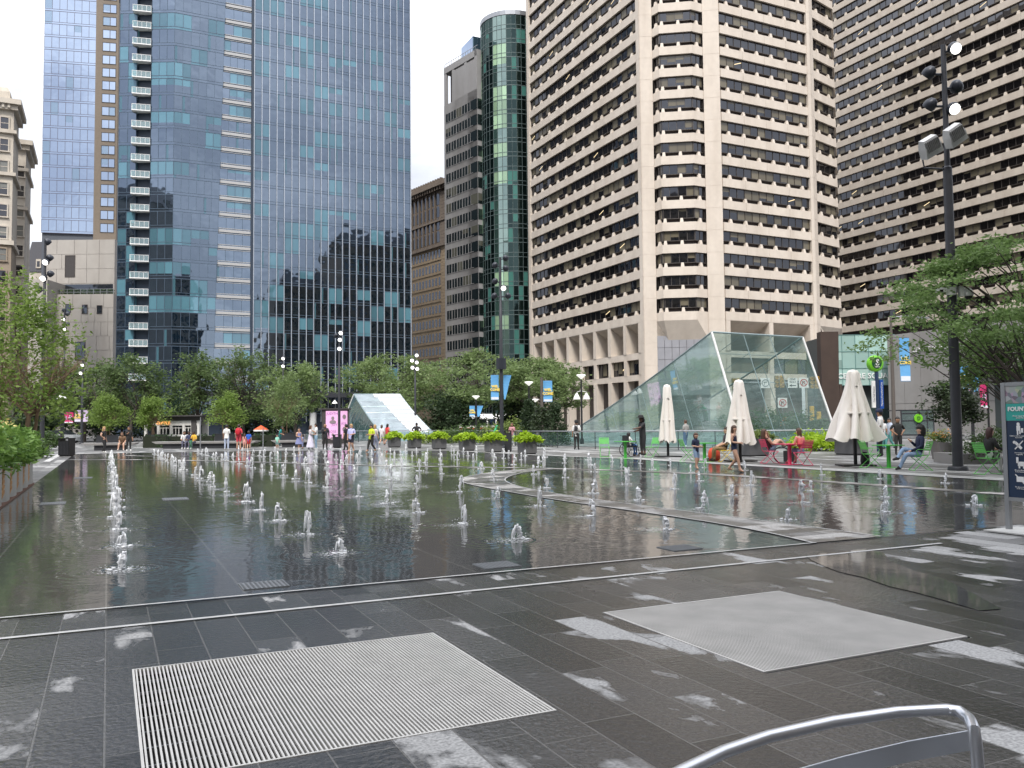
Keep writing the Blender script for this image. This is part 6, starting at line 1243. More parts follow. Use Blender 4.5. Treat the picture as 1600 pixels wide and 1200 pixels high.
T = thing('wheelchair', 'black wheelchair at the green table, a small child in it', 'wheelchair', G(984, 713), facing(25))
for x in (-.28, .28):
    s = MB(); s.M = Matrix.Translation((x, -.08, .31)) @ Matrix.Rotation(R_(90), 4, 'Y'); s.rings([[((.29+.02*math.cos(b))*math.cos(a), (.29+.02*math.cos(b))*math.sin(a), .02*math.sin(b)) for b in [2*math.pi*j/6 for j in range(6)]] for a in [2*math.pi*j/24 for j in range(25)]], cap=False)
    for k in range(6): s.tube([(0, 0, 0), (.28*math.cos(k*1.047), .28*math.sin(k*1.047), 0)], .006, 4)
    s.build('wheel', BLACK, T); s = MB(); s.M = Matrix.Translation((x*.8, .42, .09)) @ Matrix.Rotation(R_(90), 4, 'Y'); s.lathe([(.09, -.02), (.09, .02)], 12); s.build('caster', BLACK, T)
s = MB(); s.cbox((0, .05, .46), (.46, .44, .06)); s.cbox((0, -.2, .72), (.46, .05, .5)); s.build('seat', pm('bag_black', (.02, .02, .022), .8), T); s = MB()
for x in (-.23, .23): s.tube([(x, -.22, .2), (x, -.24, .95), (x, -.36, .97)], .014, 5); s.tube([(x, -.2, .68), (x, .22, .68), (x, .3, .45), (x*.8, .42, .1)], .014, 5)
s.build('frame', DGREY, T)
# ------------------------------------------------------------------ people
SKIN = {'l': (.50, .30, .21), 'm': (.33, .18, .11), 'd': (.10, .05, .032)}
def cmat(c): return pm('cloth_%02d_%02d_%02d' % tuple(int(v*99) for v in c), c, .85, var=.15, scale=9, bump=.15, bscale=40)
def smat(k): return pm('skin_'+k, SKIN[k], .55, var=.06, scale=8)
def hmat(c): return pm('hair_%02d_%02d_%02d' % tuple(int(v*99) for v in c), c, .6, var=.3, scale=30)
PEOPLE = []
def person(label, p, th, H=1.72, pose='stand', arms=('down', 'down'), shirt=(.5, .5, .5), pants=(.03, .03, .04), skin='l', hair=(.03, .02, .015), hairs='short', shoes=(.04, .04, .04), sleeve=.45, leglen=1., skirt=None, build=1., hat=None, lean=0., head=(0, 0), group=None, tank=False, twist=0):
    k = H/1.75; child = H < 1.35; b = build; J = {}
    def V(x, y, z): return Vector((x, y, z))*k
    up = Vector((0, 0, 0))
    sit = pose in ('sit', 'sitcross', 'recline', 'sitlow', 'sitleft')
    zp = .92
    if sit: zp = .52/k if not child else .52/k
    T0 = Vector((0, math.sin(lean), math.cos(lean)))
    def tor(x, y, z): # torso frame from pelvis
        return Vector((x*k, y*k*math.cos(lean)+z*k*math.sin(lean), zp*k+z*k*math.cos(lean)-y*k*math.sin(lean)))
    hk = 1.18 if child else 1.
    J['pelvis'] = tor(0, 0, 0); J['belly'] = tor(0, .01, .17); J['chest'] = tor(0, 0, .37); J['collar'] = tor(0, -.015, .50); J['neck'] = tor(0, 0, .575); J['head'] = tor(0, .025, .665); J['crown'] = tor(0, .01, .775)
    for s_, nm in ((-1, 'L'), (1, 'R')):
        J['sh'+nm] = tor(s_*.165*b, -.01, .48); J['hip'+nm] = J['pelvis']+Vector((s_*.09*k, 0, -.03*k))
        a = arms[0 if s_ < 0 else 1]; q = {'down': ((.215, -.01, .20), (.235, .05, -.05)), 'bent': ((.22, -.02, .20), (.14, .24, .17)), 'phone': ((.20, .02, .19), (.06, .24, .34)), 'hip': ((.33, -.05, .24), (.17, .06, .08)), 'face': ((.20, .20, .34), (.07, .16, .58)), 'out': ((.30, .08, .27), (.36, .28, .30)), 'fwd': ((.19, .20, .32), (.15, .44, .30)), 'lap': ((.21, .04, .20), (.12, .30, .06)), 'rest': ((.22, .10, .22), (.18, .36, .20)), 'back': ((.22, -.12, .22), (.16, -.16, -.02))}[a]
        J['el'+nm] = tor(s_*q[0][0]*b, q[0][1], q[0][2]); J['wr'+nm] = tor(s_*q[1][0], q[1][1], q[1][2]); d = (J['wr'+nm]-J['el'+nm]).normalized(); J['ha'+nm] = J['wr'+nm]+d*.085*k
        if pose == 'stand': kn, an = (s_*.10, .02, .49), (s_*.11, -.02, .085)
        elif pose == 'walk': kn, an = ((s_*.09, .17, .50), (s_*.09, .24, .09)) if s_ > 0 else ((s_*.09, .03, .47), (s_*.09, -.27, .14))
        elif pose == 'step': kn, an = ((s_*.09, .10, .50), (s_*.09, .10, .085)) if s_ > 0 else ((s_*.09, .05, .48), (s_*.10, -.14, .10))
        elif pose == 'sit': kn, an = (s_*.13, .44, .52/k), (s_*.13, .46, .09)
        elif pose == 'sitlow': kn, an = (s_*.15, .42, .50/k), (s_*.17, .50, .09)
        elif pose == 'sitcross': kn, an = ((s_*.10, .44, .50/k), (s_*.08, .62, .09)) if s_ < 0 else ((s_*.05, .46, .66/k), (s_*-.14, .70, .38/k))
        elif pose == 'recline': kn, an = (s_*.09, .36, .86/k), (s_*.08, .62, .62/k)
        J['kn'+nm] = Vector(kn)*k; J['an'+nm] = Vector(an)*k
        fd = Vector((s_*.03, .15, -.055)) if not (sit and pose in ('recline',)) else Vector((0, .14, .05))
        J['he'+nm] = J['an'+nm]+Vector((0, -.04, -.04))*k; J['to'+nm] = J['an'+nm]+fd*k
    R = dict(pelvis=.125*b, belly=.118*b, chest=.138*b, collar=.085, neck=.052, head=.083*hk, crown=.072*hk)
    for nm in 'LR': R.update({'sh'+nm: .062*b, 'el'+nm: .040*b, 'wr'+nm: .027, 'ha'+nm: .026, 'hip'+nm: .094*b, 'kn'+nm: .056*b, 'an'+nm: .036, 'he'+nm: .034, 'to'+nm: .030})
    bones = [('pelvis', 'belly', 'torso'), ('belly', 'chest', 'torso'), ('chest', 'collar', 'torso'), ('collar', 'neck', 'neck'), ('neck', 'head', 'head'), ('head', 'crown', 'head')]
    for nm in 'LR': bones += [('chest', 'sh'+nm, 'torso'), ('sh'+nm, 'el'+nm, 'uarm'), ('el'+nm, 'wr'+nm, 'farm'), ('wr'+nm, 'ha'+nm, 'hand'), ('pelvis', 'hip'+nm, 'hips'), ('hip'+nm, 'kn'+nm, 'thigh'), ('kn'+nm, 'an'+nm, 'shin'), ('an'+nm, 'he'+nm, 'foot'), ('an'+nm, 'to'+nm, 'foot')]
    names = list(J); idx = {n: i for i, n in enumerate(names)}
    me = bpy.data.meshes.new('person'); me.from_pydata([J[n] for n in names], [(idx[a], idx[c]) for a, c, _ in bones], [])
    o = bpy.data.objects.new('person', me); COL.objects.link(o); o.location = p; o.rotation_euler.z = facing(th); tag(o, label, 'person', group)
    md = o.modifiers.new('Skin', 'SKIN'); md.use_smooth_shade = True; md.branch_smoothing = .6
    if not me.skin_vertices: pass
    sv = me.skin_vertices[0].data
    for n in names:
        r = R[n]*k*1.32; sv[idx[n]].radius = (r, r)
        if n in ('pelvis', 'belly', 'chest'): sv[idx[n]].radius = (r*1.12, r*.80)
        sv[idx[n]].use_root = n == 'pelvis'
    o.modifiers.new('Sub', 'SUBSURF').levels = 1; o.modifiers['Sub'].render_levels = 1
    o['_tmp'] = 1
    PEOPLE.append((o, J, R, bones, k, dict(shirt=shirt, pants=pants, skin=skin, hair=hair, hairs=hairs, shoes=shoes, sleeve=sleeve, leglen=leglen, skirt=skirt, hat=hat, hk=hk, tank=tank, head=head, lean=lean)))
    return o
def finish_people():
    bpy.context.view_layer.update(); dg = bpy.context.evaluated_depsgraph_get()
    done = [(bpy.data.meshes.new_from_object(t[0].evaluated_get(dg)), t) for t in PEOPLE]
    for me, (o, J, R, bones, k, c) in done:
        o.modifiers.clear(); del o['_tmp']; old = o.data
        base = MB(); base.v = [tuple(v.co) for v in me.vertices]; base.f = [tuple(q.vertices) for q in me.polygons]
        sk, sh, pa, so = 0, 1, 2, 3; mi = []
        B = [(np.array(J[a]), np.array(J[d]), R[a]*k, R[d]*k, nm) for a, d, nm in bones]
        for f in base.f:
            q = np.mean([base.v[i] for i in f], 0); best = None
            for a, d, ra, rd, nm in B:
                ab = d-a; t = float(np.clip((q-a) @ ab/(ab @ ab), 0, 1)); e = np.linalg.norm(q-a-ab*t)-(ra+(rd-ra)*t)
                if best is None or e < best[0]: best = (e, nm, t)
            _, nm, t = best
            if nm in ('torso',): m_ = sh if q[2]*0+1 else sh
            elif nm == 'hips': m_ = pa
            elif nm == 'thigh': m_ = pa if t < (1 if c['leglen'] >= .5 else c['leglen']*2) else sk
            elif nm == 'shin': m_ = pa if t < (c['leglen']-.5)*2 else sk
            elif nm == 'foot': m_ = so if c['shoes'] else sk
            elif nm == 'uarm': m_ = sh if t < c['sleeve']*2 else sk
            elif nm == 'farm': m_ = sh if t < (c['sleeve']-.5)*2 else sk
            else: m_ = sk
            if nm == 'torso' and c['tank'] and (q-np.array(J['pelvis']))[2] > .43*k: m_ = sk
            mi.append(m_)
        base.mi = mi; base.cur = 0
        # face: nose, eyes, ears, mouth; hands: four fingers and a thumb
        hd = J['head']; hk = c['hk']*k; F_ = Vector((0, math.cos(c['lean']*.4), -math.sin(c['lean']*.4)))
        r = .088*hk; base.rings([[hd+Vector((-.012*hk, r*.92, .012*hk)), hd+Vector((.012*hk, r*.92, .012*hk)), hd+Vector((0, r*.95, .035*hk))], [hd+Vector((-.005*hk, r*1.22, -.005*hk)), hd+Vector((.005*hk, r*1.22, -.005*hk)), hd+Vector((0, r*1.15, .01*hk))]])
        for s_ in (-1, 1): base.ball(hd+Vector((s_*r*1.0, 0, .01*hk)), (.012*hk, .018*hk, .03*hk), 6, 4)
        for nm, s_ in (('L', -1), ('R', 1)):
            w_, h_ = J['wr'+nm], J['ha'+nm]; d = (h_-w_).normalized(); side = d.cross(Vector((0, 1, 0)));
            if side.length < .2: side = d.cross(Vector((0, 0, 1)))
            side.normalize(); cu = side.cross(d).normalized()
            for j, ln in enumerate((.060, .070, .066, .052)):
                a = h_+side*(-.024+.016*j)*k; base.tube([a-d*.01*k, a+d*ln*.55*k+cu*.006*k, a+d*ln*.95*k+cu*.022*k], [.0085*k, .0078*k, .0055*k], 5)
            a = w_.lerp(h_, .45)-side*.026*k; base.tube([a, a-side*.022*k+d*.03*k, a-side*.026*k+d*.058*k], [.010*k, .009*k, .006*k], 5)
        base.cur = 4
        for s_ in (-1, 1): base.ball(hd+Vector((s_*.030*hk, r*.93, .028*hk)), (.011*hk, .006*hk, .007*hk), 6, 4)
        base.cur = 5; base.ball(hd+Vector((0, r*.90, -.030*hk)), (.020*hk, .008*hk, .006*hk), 8, 4)
        cm = cmat(c['shirt']); mats = [smat(c['skin']), cm, cmat(c['pants']), cmat(c['shoes']) if c['shoes'] else smat(c['skin']), pm('eye_dark', (.02, .015, .012), .3), pm('lip_'+c['skin'], tuple(v*.6 for v in SKIN[c['skin']]), .5)]
        t = base.build('tmp', mats, None, smooth=75); o.data = t.data; o.data.name = 'person'; bpy.data.objects.remove(t); bpy.data.meshes.remove(old); bpy.data.meshes.remove(me)
        # hair
        H_ = MB(); cr = J['crown']; ce = hd.lerp(cr, .42); rx, ry, rz = .098*hk, .108*hk, .112*hk; n, m_ = 16, 10; rows = []; rng = random.Random(len(o.name)*7+int(J['head'].z*999))
        cur = c['hairs'] in ('curly',); bulk = 1.28 if cur else 1.06; down = {'short': .02, 'curly': .16, 'long': .42, 'bob': .22, 'bald': 0, 'tail': .10}.get(c['hairs'], .02)*hk
        for j in range(m_+1):
            ph = math.pi*(j+.05)/(m_+.1); row = []
            for i in range(n):
                a = 2*math.pi*i/n; x, y, z = math.sin(ph)*math.cos(a), math.sin(ph)*math.sin(a), math.cos(ph)
                q = Vector((x*rx, y*ry-.008*hk, z*rz))*bulk*(1+rng.uniform(-.05, .05)*(3 if cur else 1))
                if z < .25 and y > .25: q = Vector((x*rx*.7, min(q.y, ry*.55), q.z))       # clear the face
                if z < -.1 and y <= .25: q.z -= down*(-z)*(1 if abs(x) < .99 else .6); q.y -= .02*hk if down > .1 else 0
                row.append(ce+q)
            rows.append(row)
        H_.rings(rows)
        if c['hairs'] == 'tail': H_.tube([ce+Vector((0, -.10*hk, .02*hk)), ce+Vector((0, -.17*hk, -.06*hk)), ce+Vector((0, -.14*hk, -.28*hk))], [.03*hk, .035*hk, .012*hk], 7)
        if c['hairs'] != 'bald': H_.build('hair', hmat(c['hair']), o, smooth=60)
        if c['hat']:
            q = MB(); q.lathe([(.112*hk, .02*hk), (.115*hk, .06*hk), (.10*hk, .115*hk), (.05*hk, .14*hk), (.005, .145*hk)], 14, ce, 1, 1.08)
            if c['hat'][1] == 'cap': q.rings([[ce+Vector((x, y, z*hk+.03*hk)) for x, y, z in ((-.085*hk, .08*hk, 0), (.085*hk, .08*hk, 0), (.085*hk, .08*hk, .012), (-.085*hk, .08*hk, .012))], [ce+Vector((x, y, z*hk+.015*hk)) for x, y, z in ((-.06*hk, .20*hk, 0), (.06*hk, .20*hk, 0), (.06*hk, .20*hk, .01), (-.06*hk, .20*hk, .01))]])
            else: q.lathe([(.10*hk, .015*hk), (.19*hk, .01*hk), (.19*hk, .022*hk), (.10*hk, .035*hk)], 16, ce, 1, 1.1)
            q.build('hat', cmat(c['hat'][0]), o, smooth=50)
        if c['skirt']:
            col, ln, wd = c['skirt']; q = MB(); zp_ = J['belly'].z; rows = []; 
            for j in range(7):
                u = j/6; rr = (.135+(wd-.135)*u)*k; rows.append([(rr*math.cos(a)*(1+.06*math.sin(5*a+j)*u), rr*.85*math.sin(a)*(1+.05*math.cos(6*a)*u), zp_-.02-(ln*k)*u) for a in [2*math.pi*i/20 for i in range(20)]])
            q.rings(rows); q.build('skirt', cmat(col), o, smooth=60)
def worn_pack(label, o, mt, big=1.):
    """rucksack carried on somebody's back"""
    t = next(q for q in PEOPLE if q[0] is o); J, k = t[1], t[4]; T = thing('backpack', label, 'bag', o.location, o.rotation_euler.z); s = MB(); c = J['chest']+Vector((0, -.20*k, -.02*k)); rows = []
    for z, u in ((-.24, .8), (-.20, 1), (0, 1.05), (.14, .95), (.2, .6)): rows.append([c+Vector((math.copysign(abs(math.cos(a))**.6, math.cos(a))*.15*u*big*k, math.copysign(abs(math.sin(a))**.6, math.sin(a))*.085*u*big*k, z*k*big)) for a in [2*math.pi*i/16 for i in range(16)]])
    s.rings(rows); s.build('sack', mt, T, smooth=60); s = MB()
    for x in (-.10, .10): s.tube([c+Vector((x*k, .05*k, .16*k)), J['collar']+Vector((x*1.05*k, .02*k, .075*k)), J['chest']+Vector((x*1.1*k, .135*k, .0)), c+Vector((x*1.2*k, .06*k, -.2*k))], .017, 5)
    s.build('straps', mt, T)
gp = G
BRWN, BLK, BLOND, DBR = (.07, .035, .02), (.012, .011, .011), (.38, .24, .10), (.035, .02, .013)
NAVY, DENIM, LDEN, WHT, KHA = (.012, .018, .05), (.06, .11, .22), (.22, .31, .45), (.72, .71, .69), (.24, .16, .08)
# near the tables
person('small boy in a navy T-shirt and pale blue shorts, wading barefoot between the jets', gp(1088, 733), -55, 1.18, 'step', ('bent', 'bent'), NAVY, LDEN, 'l', BRWN, 'short', None, .42, .42)
person('girl in a navy swimsuit with long brown hair, walking barefoot through the water', gp(1148, 738), -35, 1.43, 'walk', ('back', 'bent'), NAVY, NAVY, 'l', BRWN, 'long', None, .0, .06, build=.86, tank=True)
person('man in khaki trousers sitting on the yellow chair', gp(1134, 721)+CR*.0, 180, 1.75, 'sit', ('lap', 'lap'), (.05, .04, .045), KHA, 'l', DBR, 'short', (.05, .04, .035), .5, 1, lean=-.08)
person('woman with long brown hair reclining on the pink chair, feet up on the table', gp(1204, 723), 12, 1.66, 'recline', ('face', 'lap'), (.05, .02, .025), LDEN, 'l', BRWN, 'long', (.1, .05, .05), .05, .30, lean=-.38, tank=True)
person('woman in a coral top, long brown hair, back to the viewer at the pink table', gp(1253, 726), 115, 1.66, 'sitlow', ('rest', 'rest'), (.62, .16, .15), LDEN, 'l', BRWN, 'long', (.4, .05, .08), .06, .36, lean=.15, tank=True)
g1 = person('guard in black jersey and bucket hat, bending over the child at the green table', gp(1005, 712), 205, 1.90, 'stand', ('fwd', 'bent'), (.02, .02, .022), (.02, .02, .025), 'd', BLK, 'tail', (.02, .02, .02), .46, .85, hat=((.015, .015, .016), 'brim'), lean=.10)
person('child in blue trousers and a white bib, sitting in the wheelchair', gp(984, 713), 25, 1.22, 'sit', ('rest', 'rest'), (.7, .7, .68), (.05, .17, .45), 'd', BLK, 'short', (.35, .3, .25), .45, 1, lean=-.1)
person('officer in a white shirt and navy cap, seated behind the widest umbrella', gp(1377, 720)+Vector((0, 0, .14)), 150, 1.82, 'stand', ('bent', 'lap'), WHT, (.02, .02, .03), 'm', BLK, 'short', (.02, .02, .02), .46, 1, hat=((.02, .03, .07), 'cap'))
person('curly-haired man in navy shirt and blue jeans, sitting cross-legged on the green armchair', gp(1438, 735), 176, 1.78, 'sitcross', ('lap', 'phone'), (.015, .02, .05), (.20, .29, .43), 'l', BLK, 'curly', (.02, .02, .02), 1, 1, lean=-.06)
person('woman with dark bobbed hair in a black top, seated beside the fountain sign', gp(1547, 741), 10, 1.68, 'sit', ('rest', 'rest'), (.02, .018, .018), (.55, .56, .54), 'l', (.05, .02, .018), 'bob', (.3, .3, .3), .75, 1, lean=.05)
person('man in a black T-shirt standing behind the green table', gp(1404, 711), -90, 1.70, 'stand', ('hip', 'hip'), (.015, .015, .016), (.03, .03, .03), 'm', BLK, 'short', BLK, .46, 1)
for i, (px, py, sh, lab) in enumerate(((1391, 702, (.4, .45, .55), 'small far person in pale blue beyond the officer'), (1380, 702, (.6, .6, .6), 'small far person in white beyond the officer'))): person(lab, gp(px, py), 200+60*i, 1.68, 'walk', ('down', 'bent'), sh, (.1, .3, .3), 'm', BLK, 'short', BLK, .46, 1)
q = person('man in a white shirt and black trousers walking away in front of the glass wedge', gp(901, 703), 80, 1.75, 'step', ('down', 'bent'), WHT, BLK, 'm', BLK, 'short', BLK, .5, 1, hat=((.012, .012, .014), 'cap')); worn_pack('black sling bag on the man in the white shirt and black trousers', q, pm('bag_black', (.02, .02, .022), .8), .7)
person('person in a grey sweater and jeans walking behind the glass of the large entrance', gp(1072, 699), 120, 1.72, 'step', ('bent', 'bent'), (.30, .29, .28), DENIM, 'l', BRWN, 'short', WHT, 1, 1)
# along the back of the basin
person('woman in black with long blond hair standing by the left row of jets', gp(162, 708), 0, 1.66, 'step', ('down', 'hip'), (.015, .015, .016), (.02, .02, .022), 'l', BLOND, 'long', WHT, .2, 1)
person('man in brown shorts sitting hunched on the short bench', gp(192, 704), -80, 1.72, 'sitlow', ('lap', 'lap'), (.20, .12, .07), (.15, .09, .05), 'l', BRWN, 'short', (.5, .4, .35), .4, .45, lean=.35)
person('person all in black standing beside the short bench', gp(201, 705), -60, 1.68, 'stand', ('down', 'phone'), BLK, BLK, 'm', BLK, 'bob', WHT, .8, 1)
for i, (px, sh, sk_, hr, lab) in enumerate(((288, (.7, .7, .7), 'm', DBR, 'person in white, leftmost of the group on the long bench'), (296, (.05, .06, .12), 'd', BLK, 'person in dark blue in the middle of the group on the long bench'), (304, (.75, .45, .06), 'd', BLK, 'person in yellow, rightmost of the group on the long bench'))): person(lab, gp(px, 702), -70-20*i, 1.68, 'sit', ('lap', 'rest'), sh, (.1, .1, .15), sk_, hr, 'bob' if i == 0 else 'short', WHT, .5, 1, lean=.15)
person('small child in green at the feet of the bench group', gp(298, 704), 100, .82, 'step', ('down', 'bent'), (.06, .18, .10), (.06, .16, .10), 'm', BLK, 'short', WHT, .5, 1)
person('man in a long white shirt and light jeans, seen from behind', gp(354, 703.5), 90, 1.72, 'stand', ('down', 'phone'), WHT, (.42, .48, .62), 'm', BLK, 'short', WHT, .46, 1, skirt=((.72, .71, .69), .26, .17))
q = person('person in red shirt and shorts, seen from behind', gp(373, 702.5), 90, 1.74, 'stand', ('down', 'bent'), (.62, .05, .08), (.60, .06, .09), 'l', DBR, 'short', (.5, .2, .15), .46, .45); worn_pack('red rucksack on the person in red', q, pm('bag_bright_red', (.50, .015, .03), .7))
person('small child in pale pink beside the person in red', gp(382, 702.5), 95, 1.08, 'stand', ('down', 'down'), (.75, .35, .32), (.7, .35, .3), 'l', BRWN, 'long', WHT, .1, .42)
person('child in a bright blue T-shirt and red shorts', gp(388.5, 702.5), 100, 1.26, 'step', ('bent', 'down'), (.03, .12, .55), (.55, .03, .03), 'l', DBR, 'short', WHT, .46, .44)
person('toddler in a mint shirt standing before the end of the hedge', gp(433, 701.5), -80, .98, 'stand', ('down', 'bent'), (.30, .62, .50), (.2, .3, .3), 'l', DBR, 'short', WHT, .46, .4)
person('woman in teal leaning behind the mint toddler', DG(437, 68), 0, 1.6, 'stand', ('bent', 'bent'), (.02, .25, .24), (.02, .1, .1), 'm', BLK, 'bob', BLK, .6, 1, lean=.3)
person('girl in a blue-grey sleeveless dress', gp(467, 704.5), -40, 1.45, 'step', ('down', 'bent'), (.20, .22, .40), (.3, .2, .15), 'l', DBR, 'tail', None, .0, .2, skirt=((.20, .22, .40), .55, .30), tank=True)
person('small dark-haired child behind the girl in the blue-grey dress', gp(473, 701.5), 180, 1.0, 'stand', ('down', 'down'), (.25, .27, .42), (.25, .27, .42), 'm', BLK, 'bob', BLK, .4, .8)
person('woman in a long pale lilac skirt beside the man with a phone', gp(485, 703), 20, 1.62, 'step', ('bent', 'bent'), (.55, .50, .52), (.5, .46, .55), 'l', BRWN, 'long', WHT, .8, 1, skirt=((.58, .55, .66), .88, .34))
person('man in a patterned white T-shirt and light jeans looking at his phone', gp(494, 702.5), 190, 1.74, 'stand', ('phone', 'phone'), (.66, .67, .68), (.25, .38, .50), 'm', BLK, 'short', WHT, .46, 1)
person('man in an open black jacket over a grey shirt', gp(508, 703), -70, 1.73, 'stand', ('down', 'phone'), (.03, .03, .035), (.012, .012, .014), 'm', DBR, 'bald', BLK, 1, 1, build=1.08)
person('person in black hidden behind the man in the lavender shirt', gp(541, 704.5), 150, 1.66, 'walk', ('down', 'bent'), BLK, BLK, 'l', BLK, 'short', BLK, .46, 1)
person('man in a lavender T-shirt and dark shorts walking through the jets', gp(549, 706), -110, 1.66, 'step', ('bent', 'down'), (.45, .45, .72), (.02, .02, .035), 'l', BLOND, 'short', None, .46, .44, build=1.12)
person('person in a yellow-green T-shirt and black leggings, barefoot', gp(580.5, 706.5), -130, 1.62, 'walk', ('bent', 'bent'), (.48, .60, .03), (.015, .015, .02), 'm', BLK, 'short', None, .46, .92, build=1.1)
person('person in white half hidden behind the yellow-green T-shirt', gp(586, 703.5), 60, 1.62, 'step', ('down', 'down'), (.55, .5, .48), (.22, .24, .34), 'l', BLOND, 'bob', WHT, .5, 1)
person('woman in a white top and pale shorts walking away', gp(596.5, 695.5), 70, 1.62, 'walk', ('bent', 'down'), (.72, .68, .68), (.6, .58, .58), 'l', BRWN, 'bob', BLK, .46, .42)
q = person('woman in a red top with dark hair, walking beside the woman in white', gp(605.5, 695), 60, 1.70, 'walk', ('down', 'bent'), (.60, .05, .05), (.5, .06, .08), 'l', BLK, 'tail', (.6, .2, .15), .1, .4)
person('man in a black T-shirt behind the railing, before the stepped white roof', DG(651, 70), 95, 1.78, 'stand', ('hip', 'hip'), (.02, .02, .022), BLK, 'm', BLK, 'short', BLK, .46, 1, build=1.15)
person('person in a bright green top at the railing by the centre pole', DG(771, 62), 10, 1.55, 'stand', ('bent', 'bent'), (.05, .35, .16), (.1, .2, .1), 'm', (.04, .30, .12), 'bob', BLK, .6, 1, lean=.4)
person('woman in a pink plaid shirt looking over the railing', DG(800, 60), -95, 1.66, 'stand', ('phone', 'bent'), (.55, .28, .30), (.5, .5, .5), 'm', (.10, .05, .03), 'short', WHT, .9, 1)
finish_people()
# ------------------------------------------------------------------ fountain jets
JW = None
def jetmat():
    m, n, l, o = nmat('foaming_water'); p = n.new('ShaderNodeBsdfPrincipled'); t = n.new('ShaderNodeTexCoord'); z = n.new('ShaderNodeTexNoise'); z.inputs['Scale'].default_value = 40; z.inputs['Detail'].default_value = 4; l.new(t.outputs['Object'], z.inputs['Vector'])
    mx = n.new('ShaderNodeMixRGB'); mx.inputs[1].default_value = (.80, .82, .85, 1); mx.inputs[2].default_value = (.98, .98, .98, 1); l.new(z.outputs['Fac'], mx.inputs[0]); l.new(mx.outputs[0], p.inputs['Base Color']); p.inputs['Roughness'].default_value = .12; p.inputs['Specular IOR Level'].default_value = .7
    tr = n.new('ShaderNodeBsdfTransparent'); tr.inputs[0].default_value = (.92, .95, .97, 1); tl = n.new('ShaderNodeBsdfTranslucent'); tl.inputs[0].default_value = (.9, .92, .94, 1); a = n.new('ShaderNodeMixShader'); a.inputs[0].default_value = .3; l.new(p.outputs[0], a.inputs[1]); l.new(tl.outputs[0], a.inputs[2])
    r = n.new('ShaderNodeMapRange'); r.inputs['From Min'].default_value = .38; r.inputs['From Max'].default_value = .6; r.inputs['To Min'].default_value = .12; r.inputs['To Max'].default_value = .0; l.new(z.outputs['Fac'], r.inputs['Value']); b = n.new('ShaderNodeMixShader'); l.new(r.outputs[0], b.inputs[0]); l.new(a.outputs[0], b.inputs[1]); l.new(tr.outputs[0], b.inputs[2]); l.new(b.outputs[0], o.inputs[0]); return m
JM = jetmat()
def jetmesh(h, seed, style):
    rng = random.Random(seed); s = MB(); n = 9; rows = []; lx, ly = rng.uniform(-.05, .05), rng.uniform(-.05, .05)
    for k in range(15):
        t = k/14; r = .013+.010*math.sin(t*3.0)+(.022 if style == 2 else .010)*t**3; r *= (1 if t < .86 else (1-t)/.14*.9+.12)
        r *= 1+.35*math.sin(k*2.3+seed)+rng.uniform(-.2, .2); r = max(r, .006); rows.append([(lx*t*t+r*math.cos(2*math.pi*i/n)*(1+rng.uniform(-.3, .3))+.012*math.sin(k+seed), ly*t*t+r*math.sin(2*math.pi*i/n)*(1+rng.uniform(-.3, .3)), h*t*1.0+rng.uniform(-.008, .008)) for i in range(n)])
    s.rings(rows)
    for q in range(rng.randint(4, 9)):   # falling strands and lobes near the top
        a = rng.uniform(0, 6.28); R = rng.uniform(.015, .06); z0 = h*rng.uniform(.6, 1.0); z1 = z0-rng.uniform(.05, h*.7); s.tube([(lx, ly, z0), (lx+R*.7*math.cos(a), ly+R*.7*math.sin(a), z0+.012), (lx+R*math.cos(a), ly+R*math.sin(a), (z0+z1)/2), (lx+R*1.1*math.cos(a), ly+R*1.1*math.sin(a), max(.0, z1))], [.010, .011, .008, .003], 5)
    for q in range(rng.randint(12, 26)):   # droplets
        a = rng.uniform(0, 6.28); R = abs(rng.gauss(.05, .10))+.02; s.ball((R*math.cos(a), R*math.sin(a), rng.uniform(.005, max(.03, h*.8*math.exp(-R*7)))), rng.uniform(.002, .0065), 5, 3)
    for q in range(9):                      # splash crown
        a = rng.uniform(0, 6.28); R = rng.uniform(.04, .11); s.ball((R*math.cos(a), R*math.sin(a), .008), (rng.uniform(.01, .03), rng.uniform(.01, .03), rng.uniform(.006, .016)), 6, 4)
    me = s.build('tmp', JM, None, smooth=80); d = me.data; bpy.data.objects.remove(me); return d
JET = [[jetmesh(h, 31*i+j, j % 3) for j in range(8)] for i, h in enumerate((.17, .26, .36))]
XS = [.16, 2.49, 4.88, 7.18, 9.4, 11.6, 13.8, 16.0, 18.1]; YS = [9.97, 11.92, 13.87, 15.8, 17.72]+[20.9+1.95*k for k in range(18)]
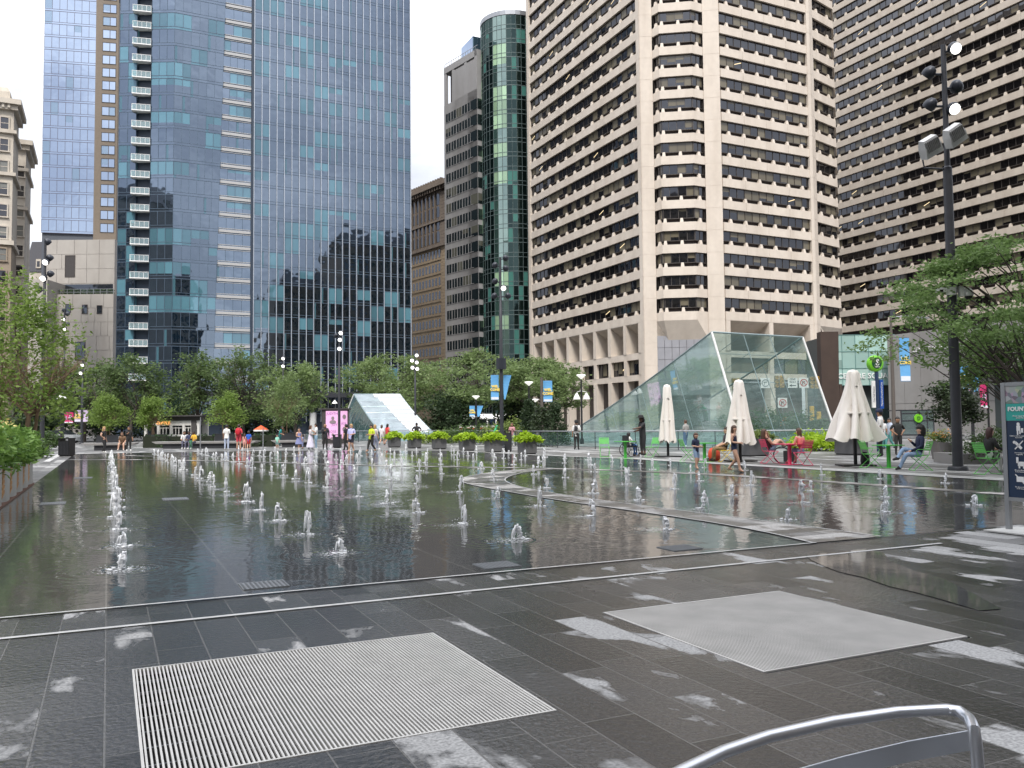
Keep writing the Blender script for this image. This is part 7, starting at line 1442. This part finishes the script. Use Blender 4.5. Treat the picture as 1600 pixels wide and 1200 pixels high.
ORD = ['first', 'second', 'third', 'fourth', 'fifth', 'sixth', 'seventh', 'eighth', 'ninth']; OUTP = [(-1.84, 7.87), (20.0, 7.87), (20.1, 30), (19.0, 37), (18.5, 47), (16.5, 49), (14, 52), (9.5, 55.2), (5.2, 57), (1.0, 57.5), (-1.84, 57.5)]
def inside(x, y):
    c = False
    for (x0, y0), (x1, y1) in zip(OUTP, OUTP[1:]+OUTP[:1]):
        if (y0 > y) != (y1 > y) and x < (x1-x0)*(y-y0)/(y1-y0)+x0: c = not c
    return c
rj = random.Random(3)
def addjet(x, y, mesh, label, group, rot, sc):
    o = bpy.data.objects.new('water_jet', mesh); COL.objects.link(o); o.location = (x, y, .004); o.rotation_euler.z = rot; o.scale = (sc*rj.uniform(.95, 1.2), sc*rj.uniform(.95, 1.2), sc); tag(o, label, 'water jet', group)
ystep = YS+[]
yy = [9.97+1.0*k for k in range(1)]
for i, x in enumerate(XS):
    rows = YS if i else [9.97+1.955*k for k in range(24)]
    for j, y in enumerate(rows):
        xx, y2 = x+rj.uniform(-.05, .05), y+rj.uniform(-.06, .06)
        if not inside(xx, y2) or (i and rj.random() < .04 and j > 5): continue
        if any(abs(xx-s_[0]) < .38 and abs(y2-s_[1]) < .9 for s_ in S2) and i > 4: continue
        if xx < 13.5 and xx > 7.6 and any(math.hypot(xx-q[0], y2-q[1]) < .5 for q in A_+B_): 
            if j > 5: continue
        lev = 0 if (i == 0 and j < 2) or (j == 0) else (1 if rj.random() < .5 else 2)
        if i == 0: lab = 'white water jet in the straight crowded row along the left of the basin'; grp = 'jets of the left row'; lab = 'nearest jet of the straight crowded left row' if j == 0 else lab
        elif j < 5 and i < 8: lab = f'water jet in {ORD[j]} row from the near edge, {ORD[i-1]} column right of crowded left row'; grp = 'fountain jets'
        else: lab = 'small white water jet in the far half of the basin'; grp = 'distant fountain jets'
        addjet(xx, y2, JET[lev][rj.randrange(8)], lab, grp, rj.uniform(0, 6.28), rj.uniform(.85, 1.2))
